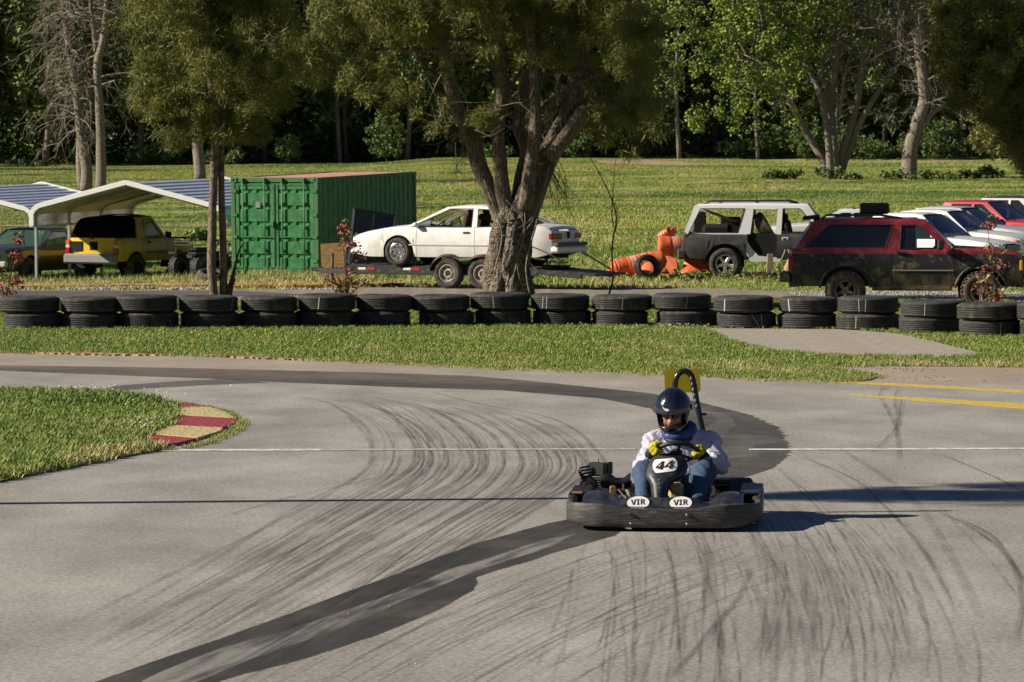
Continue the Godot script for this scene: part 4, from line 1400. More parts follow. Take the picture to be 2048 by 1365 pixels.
func prof_at(pts: Array, u: float) -> float:
	if u <= pts[0][0]:
		return pts[0][1]
	for i in pts.size() - 1:
		if u <= pts[i + 1][0]:
			return lerpf(pts[i][1], pts[i + 1][1], (u - pts[i][0]) / maxf(1e-5, pts[i + 1][0] - pts[i][0]))
	return pts[pts.size() - 1][1]

func car_body(o: Node3D, c: Dictionary) -> void:
	var ln: float = c.L
	var hw: float = c.W
	var sill: float = c.sill
	var belt: float = c.belt
	var split: float = c.get("split", -1.0)
	var top: Array = c.top
	var plan := func(u: float) -> float:
		var e := maxf(0.0, (absf(u) - (ln / 2 - 0.6)) / 0.6)
		return 1.0 - float(c.get("taper", 0.13)) * pow(e, 2.2)
	var zz := func(u: float, y: float) -> float:
		var t: float = (y - sill) / (belt - sill)
		return hw * plan.call(u) * (1.0 - 0.05 * pow(absf(t - 0.5) / 0.5, 2.0) + (0.012 if t > 0.52 and t < 0.62 else 0.0))
	var bot := func(u: float) -> float:
		var b := sill + 0.1 * pow(maxf(0.0, (absf(u) - (ln / 2 - 0.55)) / 0.55), 2.0) * float(c.get("lift", 1.0))
		for w in c.wheels:
			var d := absf(u - w)
			if d < c.arch:
				b = maxf(b, c.r + sqrt(maxf(0.0, c.arch * c.arch - d * d)))
		return b
	var cuts: Array = [-ln / 2] + c.breaks + [ln / 2]
	for si in [1.0, -1.0]:
		for k in cuts.size() - 1:
			var nm: String = c.panels[k]
			if nm == "":
				continue
			var a: float = cuts[k] + (0.005 if k > 0 else 0.0)
			var b: float = cuts[k + 1] - (0.005 if k < cuts.size() - 2 else 0.0)
			var us := []
			var n := maxi(2, int((b - a) / 0.09))
			for i in n + 1:
				us.append(lerpf(a, b, float(i) / n))
			for w in c.wheels:
				for q in 25:
					var u: float = w + c.arch * cos(PI * q / 24.0) * 0.9995
					if u > a and u < b:
						us.append(u)
				for e in [-c.arch - 0.002, c.arch + 0.002]:
					if w + e > a and w + e < b:
						us.append(w + e)
			us.sort()
			var lo := []
			var up := []
			for u in us:
				var y0: float = bot.call(u)
				var y1: float = prof_at(top, u)
				var ys: float = clampf(split, y0, y1) if split > 0 else y0
				var r1 := PackedVector3Array()
				var r2 := PackedVector3Array()
				for q in 6:
					var y := lerpf(y0, ys, q / 5.0)
					r1.append(Vector3(u, y, si * zz.call(u, y)))
				for q in 7:
					var y := lerpf(ys, y1 - 0.035, q / 6.0)
					r2.append(Vector3(u, y, si * zz.call(u, y)))
				r2.append(Vector3(u, y1 - 0.01, si * (zz.call(u, y1) - 0.012)))
				r2.append(Vector3(u, y1, si * (zz.call(u, y1) - 0.045)))
				lo.append(r1)
				up.append(r2)
			var st := S()
			sheet(st, up, si > 0)
			var p := part(nm, st, c.paint, o)
			if split > 0:
				var s2 := S()
				sheet(s2, lo, si > 0)
				part("lower_panel", s2, c.low, p)
	# flat tops: boot lid and bonnet, with the cabin open between them
	for k in 2:
		var a: float = -ln / 2 if k == 0 else c.cabin[1]
		var b: float = c.cabin[0] if k == 0 else ln / 2
		if b - a < 0.05:
			continue
		var rows := []
		for i in 17:
			var u := lerpf(a, b, i / 16.0)
			var y := prof_at(top, u)
			var z: float = zz.call(u, y) - 0.045
			var r := PackedVector3Array()
			for j in 11:
				var t := j / 5.0 - 1.0
				r.append(Vector3(u, y + 0.03 * (1.0 - t * t) + (0.012 if k == 1 and absf(t) < 0.55 else 0.0), z * t))
			rows.append(r)
		var st := S()
		sheet(st, rows, false)
		part("boot_lid" if k == 0 else "bonnet", st, c.paint, o)
	# ends
	for k in 2:
		var u := -ln / 2 if k == 0 else ln / 2
		var s := -1.0 if k == 0 else 1.0
		var y0: float = bot.call(u)
		var y1 := prof_at(top, u)
		var cut := y0
		if split > 0:
			cut = clampf(split, y0, y1)
		for lay in 2:
			var ya := y0 if lay == 0 else cut
			var yb := cut if lay == 0 else y1
			if yb - ya < 0.01:
				continue
			var rows := []
			for q in 6:
				var y := lerpf(ya, yb, q / 5.0)
				var z: float = zz.call(u, y) - (0.045 if q == 5 and lay == 1 else 0.0)
				var r := PackedVector3Array()
				for j in 9:
					var t := j / 4.0 - 1.0
					r.append(Vector3(u + s * 0.07 * (1.0 - t * t), y, z * t))
				rows.append(r)
			var st := S()
			sheet(st, rows, k == 1)
			part(("tail_panel" if k == 0 else "nose_panel"), st, c.low if lay == 0 and split > 0 else c.paint, o)
	# underside, wheel wells
	var ub := S()
	bx(ub, Vector3(0, sill + 0.1, 0), Vector3(ln - 0.3, 0.24, hw * 2 - 0.62), 0.03)
	for w in c.wheels:
		for si in [1.0, -1.0]:
			var rows := []
			for q in 13:
				var a := PI * q / 12.0
				var r := PackedVector3Array()
				for z in [hw * 0.95, hw - 0.32]:
					r.append(Vector3(w + cos(a) * (c.arch + 0.004), c.r + sin(a) * (c.arch + 0.004), si * z))
				rows.append(r)
			sheet(ub, rows)
	part("underbody", ub, M.void, o)
	# cabin
	var c0: float = c.cabin[0]
	var c1: float = c.cabin[1]
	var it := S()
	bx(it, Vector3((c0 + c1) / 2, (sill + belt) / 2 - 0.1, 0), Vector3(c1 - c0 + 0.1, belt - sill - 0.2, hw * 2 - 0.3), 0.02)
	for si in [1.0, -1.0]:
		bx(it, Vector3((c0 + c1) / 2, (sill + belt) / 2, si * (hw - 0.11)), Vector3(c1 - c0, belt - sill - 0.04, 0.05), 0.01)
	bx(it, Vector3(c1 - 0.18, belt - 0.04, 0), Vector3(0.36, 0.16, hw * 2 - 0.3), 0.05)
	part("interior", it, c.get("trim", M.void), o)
	for su in c.get("seats", []):
		for si in [1.0, -1.0]:
			var se := S()
			bx(se, Vector3(su, belt - 0.24, si * hw * 0.45), Vector3(0.5, 0.16, 0.5), 0.06)
			bx(se, Vector3(su - 0.26, belt + 0.04, si * hw * 0.45), Vector3(0.15, 0.55, 0.48), 0.05, Basis(Vector3(0, 0, 1), 0.2))
			bx(se, Vector3(su - 0.33, belt + 0.38, si * hw * 0.45), Vector3(0.1, 0.17, 0.26), 0.04)
			part("seat", se, c.get("trim", M.void), o)
	# greenhouse
	var roof: Array = c.roof
	var ry := prof_at(roof, (roof[0][0] + roof[roof.size() - 1][0]) / 2)
	var zr: float = c.get("zr", hw * 0.74)
	var zb: float = hw * 0.945
	var side := func(p: Vector2, si: float, inset: float) -> Vector3:
		var t: float = (p.y - belt) / (ry - belt)
		return Vector3(p.x, p.y, si * (lerpf(zb, zr, t) + 0.02 * sin(clampf(t, 0, 1) * PI) - inset))
	for si in [1.0, -1.0]:
		for pl in c.pillars:
			var st := S(true)
			var poly := PackedVector2Array()
			for p in pl:
				poly.append(Vector2(p[0], p[1]))
			slab(st, poly, func(p: Vector2) -> Vector3: return side.call(p, si, 0.0), func(p: Vector2) -> Vector3: return side.call(p, si, 0.05))
			part("pillar", st, c.get("pillar_paint", c.paint), o)
		for wi in c.get("windows", []):
			var st := S(true)
			var poly := PackedVector2Array()
			for p in wi:
				poly.append(Vector2(p[0], p[1]))
			slab(st, poly, func(p: Vector2) -> Vector3: return side.call(p, si, 0.02), func(p: Vector2) -> Vector3: return side.call(p, si, 0.025))
			part("side_window", st, c.glass, o)
		for wi in c.get("windows", []) + c.get("openings", []):
			# rubber seal round each window
			var pts := []
			for p in wi + [wi[0]]:
				pts.append(side.call(Vector2(p[0], p[1]), si, 0.004))
			var seal := S()
			for q in pts.size() - 1:
				bar(seal, pts[q], pts[q + 1], 0.018, 0.014, 0.004, Vector3(0, 0, 1))
			part("window_seal", seal, M.black, o)
	if roof.size() > 1:
		var rows := []
		var rows2 := []
		var nr := 18
		for i in nr + 1:
			var u := lerpf(roof[0][0], roof[roof.size() - 1][0], float(i) / nr)
			var y := prof_at(roof, u)
			var r := PackedVector3Array()
			var r2 := PackedVector3Array()
			r.append(Vector3(u, y - 0.05, -zr - 0.012))
			for j in 13:
				var t := j / 6.0 - 1.0
				r.append(Vector3(u, y + 0.045 * (1.0 - t * t * t * t), zr * t))
				r2.append(Vector3(u, y + 0.02 * (1.0 - t * t * t * t) - 0.02, (zr - 0.02) * t))
			r.append(Vector3(u, y - 0.05, zr + 0.012))
			rows.append(r)
			rows2.append(r2)
		var st := S()
		sheet(st, rows, false)
		part("roof", st, c.get("roof_paint", c.paint), o)
		var s2 := S()
		sheet(s2, rows2, true)
		part("headliner", s2, M.void, o)
	for k in 2:
		var key: String = ["windscreen", "rear_window"][k]
		if not c.has(key):
			continue
		var g: Array = c[key]
		var s := 1.0 if k == 0 else -1.0
		var rows := []
		for i in 7:
			var t := i / 6.0
			var u := lerpf(g[0], g[2], t)
			var y := lerpf(g[1], g[3], t)
			var z := lerpf(zb - 0.05, zr - 0.03, clampf((y - belt) / (ry - belt), 0.0, 1.0))
			var r := PackedVector3Array()
			for j in 9:
				var q := j / 4.0 - 1.0
				r.append(Vector3(u + s * 0.09 * (1.0 - q * q) * (1.0 - 0.5 * t), y, z * q))
			rows.append(r)
		var st := S()
		sheet(st, rows, k == 0)
		part(key, st, c.get("screen_glass", c.glass), o)

func add_box(o: Node3D, called: String, c: Vector3, size: Vector3, m: Material, bev := 0.012, b := Basis.IDENTITY) -> MeshInstance3D:
	var st := S()
	bx(st, c, size, bev, b)
	return part(called, st, m, o)

func add_tube(o: Node3D, called: String, pts: Array, r: float, m: Material, n := 7) -> MeshInstance3D:
	var st := S()
	tube(st, pts, [r], n)
	return part(called, st, m, o)

# front lamps, grille and bumpers for the saloon-like cars
func car_face(o: Node3D, c: Dictionary, bm: Material, gm: Material, lamp_y: float, lamps := 2) -> void:
	var u: float = c.L / 2
	var lm := mat(0.75, 0.77, 0.78, 0.08, 0.3)
	add_box(o, "grille", Vector3(u + 0.055, lamp_y, 0), Vector3(0.06, 0.15, c.W * 0.9), gm, 0.01)
	for k in 5:
		add_box(o, "grille_bar", Vector3(u + 0.09, lamp_y - 0.055 + k * 0.028, 0), Vector3(0.012, 0.008, c.W * 0.86), M.chrome, 0.003)
	for si in [1.0, -1.0]:
		for k in lamps:
			add_box(o, "headlamp", Vector3(u + 0.03 - k * 0.02, lamp_y, si * c.W * (0.56 + k * 0.19)), Vector3(0.07, 0.13, c.W * 0.165), lm, 0.02)
		add_box(o, "marker_lamp", Vector3(u - 0.06, lamp_y, si * c.W * 0.885), Vector3(0.09, 0.1, 0.04), mat(0.55, 0.22, 0.03, 0.2), 0.01)
	add_box(o, "front_bumper", Vector3(u + 0.09, lamp_y - 0.22, 0), Vector3(0.14, 0.15, c.W * 1.86), bm, 0.03)

func build_coupe_and_trailer() -> void:
	var white := patterned(ramp_tex(M.broad, [[0.25, 0.68, 0.67, 0.64], [0.5, 0.76, 0.755, 0.735], [0.8, 0.79, 0.785, 0.77]]), Vector3(0.8, 0.8, 0.8), 0.35)
	white.clearcoat_enabled = true
	white.clearcoat = 0.5
	var a := deg_to_rad(24.0)
	# trailer first: heading left and away
	var tp := xz((946 - 1024) / FPX * 86.0, 86.0)
	var t := thing("car_trailer", "black tandem-axle car hauler trailer carrying the white coupe", "trailer", tp, PI - a)
	var deck := 0.5
	for z in [-0.88, 0.88]:
		var st := S()
		bar(st, Vector3(2.75, deck - 0.1, z), Vector3(-2.0, deck - 0.1, z), 0.07, 0.2, 0.01)
		bar(st, Vector3(-2.0, deck - 0.1, z), Vector3(-3.05, deck - 0.19, z), 0.07, 0.12, 0.01)
		part("side_rail", st, M.steel_black, t)
	for k in 7:
		add_box(t, "cross_member", Vector3(2.6 - k * 0.75, deck - 0.12, 0), Vector3(0.08, 0.1, 1.7), M.steel_black)
	for k in 6:
		for z in [-0.5, 0.5]:
			if k < 1:
				add_box(t, "deck_plate", Vector3(0.35, deck + 0.0, z), Vector3(4.8, 0.035, 0.62), M.steel_black, 0.006)
	add_box(t, "dovetail_ramp", Vector3(-2.9, deck - 0.13, 0), Vector3(0.95, 0.05, 1.75), M.steel_black, 0.006, Basis(Vector3(0, 0, 1), 0.08))
	add_box(t, "front_bulkhead", Vector3(2.78, deck - 0.08, 0), Vector3(0.08, 0.24, 1.8), M.steel_black)
	var tg := S()
	for s in [-1.0, 1.0]:
		bar(tg, Vector3(2.75, deck - 0.14, s * 0.7), Vector3(3.85, deck - 0.16, 0.0), 0.07, 0.12)
	part("tongue", tg, M.steel_black, t)
	add_box(t, "coupler", Vector3(3.95, deck - 0.12, 0), Vector3(0.28, 0.1, 0.09), M.steel_black)
	add_tube(t, "jack", [Vector3(3.6, 0.0, 0.08), Vector3(3.6, 0.75, 0.08)], 0.035, M.steel_black)
	var redm := mat(0.5, 0.025, 0.02, 0.35)
	var wm := mat(0.75, 0.75, 0.74, 0.35)
	for z in [-0.92, 0.92]:
		for p in [[2.35, 0.11, 1], [2.12, 0.1, 0], [1.22, 0.1, 1], [1.0, 0.09, 0], [-1.35, 0.2, 0], [-1.62, 0.1, 1]]:
			add_box(t, "reflector_tape", Vector3(p[0], deck - 0.07, z), Vector3(0.19, 0.05, 0.006), wm if p[2] == 1 else redm, 0.001)
		for u in [0.14, -0.71]:
			wheel(t, Vector3(u, 0.345, z * 1.08), 0.345, 0.21, 0.2, "steel", M.rubber_dusty, M.alloy_dusty)
		# double arched mudguard
		var st := S()
		var rows := []
		var pr := []
		for q in 10:
			var an := deg_to_rad(5.0 + q * 13.0)
			pr.append(Vector2(0.14 + cos(an) * 0.425, 0.36 + sin(an) * 0.42))
		for q in 10:
			var an := deg_to_rad(58.0 + q * 13.0)
			pr.append(Vector2(-0.71 + cos(an) * 0.425, 0.36 + sin(an) * 0.42))
		for p in pr:
			rows.append(PackedVector3Array([Vector3(p.x, p.y - 0.04, z * 1.24), Vector3(p.x, p.y, z * 1.22), Vector3(p.x, p.y, z * 0.97)]))
		sheet(st, rows)
		part("mudguard", st, M.steel_black, t)
	var strap := mat(0.62, 0.6, 0.04, 0.7)
	var s1 := thing("ratchet_strap", "yellow ratchet strap at the coupe's tail on the trailer", "strap", tp, PI - a)
	add_tube(s1, "webbing", [Vector3(-2.2, deck + 0.36, 0.9), Vector3(-2.75, deck + 0.06, 0.92), Vector3(-3.0, deck - 0.08, 0.92)], 0.022, strap)
	add_box(s1, "ratchet", Vector3(-2.35, deck + 0.28, 0.92), Vector3(0.2, 0.07, 0.07), mat(0.7, 0.68, 0.5, 0.6), 0.01, Basis(Vector3(0, 0, 1), 0.5))
	var s2 := thing("ratchet_strap", "yellow strap bundle on the trailer deck under the coupe's nose", "strap", tp, PI - a)
	for k in 3:
		add_tube(s2, "webbing", [Vector3(1.2 + k * 0.36, deck + 0.02, 0.8), Vector3(1.3 + k * 0.36, deck + 0.07, 0.82), Vector3(1.45 + k * 0.36, deck + 0.03, 0.78)], 0.03, strap)
	# the coupe
	var o := thing("white_coupe", "white two-door coupe with stripped windows strapped on the black trailer", "car", tp + Vector3(cos(PI - a) * -0.18 * -1.0, deck + 0.005, 0), PI - a)
	var c := {
		"L": 4.9, "W": 0.9, "sill": 0.2, "belt": 0.86, "wheels": [-1.4, 1.27], "r": 0.315, "arch": 0.375, "paint": white,
		"top": [[-2.45, 0.8], [-2.38, 0.87], [-2.2, 0.91], [-1.8, 0.94], [-1.2, 0.9], [-0.5, 0.87], [0.85, 0.87], [1.0, 0.9], [1.5, 0.86], [2.0, 0.78], [2.35, 0.69], [2.45, 0.64]],
		"breaks": [-0.62, 0.82], "panels": ["rear_quarter", "door", "front_wing"], "cabin": [-1.95, 0.98],
		"roof": [[-1.0, 1.3], [-0.6, 1.335], [-0.2, 1.33], [0.12, 1.3]], "zr": 0.62,
		"pillars": [[[0.98, 0.87], [1.1, 0.87], [0.14, 1.33], [0.05, 1.29]], [[-0.66, 0.87], [-0.54, 0.87], [-0.5, 1.3], [-0.6, 1.3]], [[-2.0, 0.92], [-1.3, 0.88], [-1.12, 1.1], [-0.98, 1.27], [0.05, 1.28], [0.1, 1.33], [-1.02, 1.33]]],
		"windows": [], "openings": [[[0.96, 0.88], [0.08, 1.28], [-0.49, 1.29], [-0.53, 0.88]], [[-0.67, 0.88], [-0.61, 1.28], [-0.98, 1.26], [-1.27, 0.9]]], "glass": glass(0.2, 0.26, 0.26, 0.35), "windscreen": [1.06, 0.9, 0.12, 1.32], "seats": [0.0], "trim": mat(0.05, 0.03, 0.025, 0.9),
	}
	car_body(o, c)
	for z in [-0.83, 0.83]:
		wheel(o, Vector3(1.27, 0.315, z), 0.315, 0.22, 0.2, "holes", M.rubber_dusty, M.chrome)
		wheel(o, Vector3(-1.4, 0.315, z), 0.315, 0.22, 0.2, "holes", M.rubber_dusty, M.chrome)
		# vent window, handle, mirror, side trim
		var vw := S(true)
		var s := 1.0 if z > 0 else -1.0
		slab(vw, PackedVector2Array([Vector2(0.94, 0.9), Vector2(0.5, 1.1), Vector2(0.5, 0.9)]), func(p: Vector2) -> Vector3: return Vector3(p.x, p.y, s * (0.835 - (p.y - 0.86) * 0.5)), func(p: Vector2) -> Vector3: return Vector3(p.x, p.y, s * (0.83 - (p.y - 0.86) * 0.5)))
		part("vent_window", vw, c.glass, o)
		add_tube(o, "window_divider", [Vector3(0.5, 0.88, s * 0.83), Vector3(0.5, 1.11, s * 0.72)], 0.012, M.black)
		add_box(o, "door_handle", Vector3(-0.42, 0.75, s * 0.885), Vector3(0.17, 0.045, 0.03), M.black, 0.01)
		add_box(o, "door_mirror", Vector3(0.82, 0.92, s * 0.93), Vector3(0.12, 0.1, 0.16), white, 0.03)
		add_box(o, "side_moulding", Vector3(0.15, 0.47, s * 0.905), Vector3(2.2, 0.03, 0.012), mat(0.5, 0.48, 0.44, 0.5), 0.004)
		add_box(o, "corner_lamp", Vector3(2.36, 0.6, s * 0.7), Vector3(0.14, 0.17, 0.09), mat(0.72, 0.3, 0.14, 0.2), 0.02, Basis(Vector3.UP, s * 0.5))
		add_box(o, "tail_lamp", Vector3(-2.47, 0.68, s * 0.6), Vector3(0.1, 0.13, 0.46), mat(0.2, 0.015, 0.02, 0.15), 0.02, Basis(Vector3.UP, s * 0.12))
	add_box(o, "front_bumper", Vector3(2.52, 0.5, 0), Vector3(0.2, 0.1, 1.62), mat(0.09, 0.09, 0.09, 0.6), 0.03)
	add_box(o, "front_valance", Vector3(2.47, 0.36, 0), Vector3(0.16, 0.22, 1.55), white, 0.05)
	add_box(o, "tail_panel_trim", Vector3(-2.525, 0.68, 0), Vector3(0.02, 0.1, 0.74), mat(0.5, 0.5, 0.52, 0.3), 0.005)
	add_box(o, "lock_hole", Vector3(-2.54, 0.7, -0.02), Vector3(0.02, 0.15, 0.13), M.void, 0.005)
	add_box(o, "rear_bumper_strip", Vector3(-2.58, 0.5, 0), Vector3(0.14, 0.075, 1.72), mat(0.14, 0.09, 0.06, 0.7), 0.02)
	add_box(o, "rear_bumper", Vector3(-2.55, 0.385, 0), Vector3(0.2, 0.15, 1.66), white, 0.04)
	add_box(o, "rear_parcel_shelf", Vector3(-1.75, 0.94, 0), Vector3(0.5, 0.03, 1.3), M.black, 0.01)
	add_tube(o, "roll_brace", [Vector3(0.3, 1.26, 0.1), Vector3(-0.7, 0.95, 0.2)], 0.03, M.timber)
	add_tube(o, "steering_wheel", [Vector3(0.42, 1.02, -0.2), Vector3(0.5, 0.92, -0.36), Vector3(0.42, 0.84, -0.5), Vector3(0.38, 0.95, -0.36), Vector3(0.42, 1.02, -0.2)], 0.016, M.black)
	for k in 2:
		add_box(o, "window_strap", Vector3(-1.55 + k * 0.0, 1.13, -0.25 + k * 0.5), Vector3(0.9, 0.02, 0.03), M.black, 0.004, Basis(Vector3(0, 0, 1), 0.36))

func build_white_truck() -> void:
	var white := paint(0.8, 0.8, 0.8, 0.35)
	var primer := patterned(ramp_tex(M.broad, [[0.25, 0.03, 0.03, 0.032], [0.6, 0.045, 0.045, 0.047], [0.85, 0.075, 0.07, 0.065]]), Vector3(0.9, 0.9, 0.9), 0.75)
	var d := 92.0
	var c0 := L(1370, d)
	var o := thing("white_suv", "white and black-painted SUV stripped of its rear door beside the orange barrels", "SUV", c0 + Vector3(2.52, 0, 0), deg_to_rad(-6.0))
	var c := {
		"L": 5.04, "W": 0.97, "sill": 0.5, "belt": 1.12, "wheels": [-1.5, 1.48], "r": 0.385, "arch": 0.49, "paint": primer, "taper": 0.05, "lift": 0.4,
		"top": [[-2.52, 1.12], [0.78, 1.12], [0.9, 1.15], [1.8, 1.12], [2.4, 1.06], [2.52, 0.98]],
		"breaks": [-0.98, -0.26, 0.84], "panels": ["rear_quarter", "", "front_door", "front_wing"], "cabin": [-2.42, 0.86],
		"roof": [[-2.2, 1.78], [-1.9, 1.815], [-0.6, 1.825], [0.3, 1.81], [0.48, 1.79]], "zr": 0.77,
		"pillars": [
			[[-2.5, 1.1], [-2.4, 1.1], [-2.1, 1.72], [-0.98, 1.72], [-0.98, 1.79], [-2.25, 1.79]],
			[[-1.2, 1.1], [-0.9, 1.1], [-0.82, 1.74], [-1.02, 1.74]],
			[[-1.02, 1.7], [-0.25, 1.7], [-0.25, 1.79], [-1.02, 1.79]],
			[[-0.3, 1.1], [-0.16, 1.1], [-0.12, 1.74], [-0.24, 1.74]],
			[[-0.25, 1.72], [0.28, 1.72], [0.34, 1.68], [0.78, 1.12], [0.95, 1.12], [0.5, 1.79], [-0.25, 1.79]],
			[[-1.5, 1.08], [-1.2, 1.08], [-0.9, 1.13], [-2.5, 1.13]],
		],
		"windows": [], "openings": [[[-2.38, 1.13], [-2.1, 1.71], [-1.03, 1.71], [-1.19, 1.13]], [[-0.15, 1.13], [-0.12, 1.71], [0.27, 1.71], [0.33, 1.67], [0.76, 1.13]]], "glass": glass(0.03, 0.05, 0.08, 0.55), "screen_glass": glass(0.03, 0.07, 0.16, 0.5), "windscreen": [0.95, 1.14, 0.48, 1.78], "seats": [0.25, -0.75], "trim": M.void, "pillar_paint": white, "roof_paint": white,
	}
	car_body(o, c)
	for z in [-0.86, 0.86]:
		for u in [-1.5, 1.48]:
			wheel(o, Vector3(u, 0.385, z), 0.385, 0.25, 0.225, "spokes", M.rubber_dusty, M.alloy)
		var s := signf(z)
		# white jamb and sill left bare where the door is missing
		var jm := S(true)
		slab(jm, PackedVector2Array([Vector2(-1.1, 1.1), Vector2(-0.98, 1.1), Vector2(-0.97, 0.92), Vector2(-0.86, 0.75), Vector2(-0.7, 0.58), Vector2(-0.24, 0.54), Vector2(-0.24, 1.1), Vector2(-0.17, 1.1), Vector2(-0.17, 0.44), Vector2(-0.9, 0.44), Vector2(-1.0, 0.66), Vector2(-1.06, 0.86)]), func(p: Vector2) -> Vector3: return Vector3(p.x, p.y, s * 0.925), func(p: Vector2) -> Vector3: return Vector3(p.x, p.y, s * 0.78))
		part("door_jamb", jm, white, o)
		add_box(o, "handle_cutout", Vector3(-0.06, 0.99, s * 0.955), Vector3(0.15, 0.075, 0.02), white, 0.006)
		add_box(o, "handle_hole", Vector3(-0.07, 0.985, s * 0.967), Vector3(0.09, 0.04, 0.006), M.void, 0.002)
		for k in 1:
			add_tube(o, "roof_rail", [Vector3(-2.05, 1.8, s * 0.66), Vector3(-1.85, 1.89, s * 0.66), Vector3(0.0, 1.9, s * 0.66), Vector3(0.25, 1.83, s * 0.66)], 0.022, M.black)
		add_box(o, "tail_lamp_gap", Vector3(-2.47, 0.98, s * 0.87), Vector3(0.08, 0.32, 0.1), mat(0.16, 0.1, 0.05, 0.7), 0.01)
	for u in [-1.7, -0.8, 0.0]:
		add_box(o, "roof_crossbar", Vector3(u, 1.89, 0), Vector3(0.06, 0.025, 1.3), M.black)
	add_box(o, "tailgate", Vector3(-2.5, 1.02, 0), Vector3(0.06, 0.2, 1.7), primer, 0.02)
	add_box(o, "rear_bumper", Vector3(-2.55, 0.62, 0), Vector3(0.22, 0.26, 1.86), primer, 0.05)
	add_tube(o, "roll_brace", [Vector3(-2.15, 1.7, 0.55), Vector3(-1.7, 1.56, 0.55), Vector3(-1.35, 1.42, 0.5), Vector3(-1.1, 1.4, 0.45)], 0.035, mat(0.22, 0.17, 0.1, 0.8))
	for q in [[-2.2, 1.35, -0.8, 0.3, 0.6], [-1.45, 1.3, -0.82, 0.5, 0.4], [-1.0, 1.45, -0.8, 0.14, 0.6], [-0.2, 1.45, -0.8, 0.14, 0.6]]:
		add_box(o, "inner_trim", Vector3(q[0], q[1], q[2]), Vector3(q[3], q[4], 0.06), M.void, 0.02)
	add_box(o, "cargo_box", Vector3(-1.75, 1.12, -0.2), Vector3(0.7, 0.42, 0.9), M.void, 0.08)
	add_tube(o, "roll_cage", [Vector3(-1.1, 1.1, -0.6), Vector3(-1.05, 1.72, -0.5), Vector3(-1.05, 1.72, 0.5), Vector3(-1.1, 1.1, 0.6)], 0.03, M.black)
	add_box(o, "door_mirror", Vector3(0.72, 1.22, 1.06), Vector3(0.1, 0.16, 0.22), M.black, 0.03)
	loose_tyre("big bald tyre leaning inside the white SUV's missing doorway", tyre_mesh(0.42, 0.28, 0.21, 5, 32), M.rubber_mud, Transform3D(Basis(Vector3.UP, deg_to_rad(8.0)) * Basis(Vector3(0, 0, 1), -1.05) * Basis(Vector3.RIGHT, 0.2), o.position + Vector3(-0.62, 1.22, 0.35)))

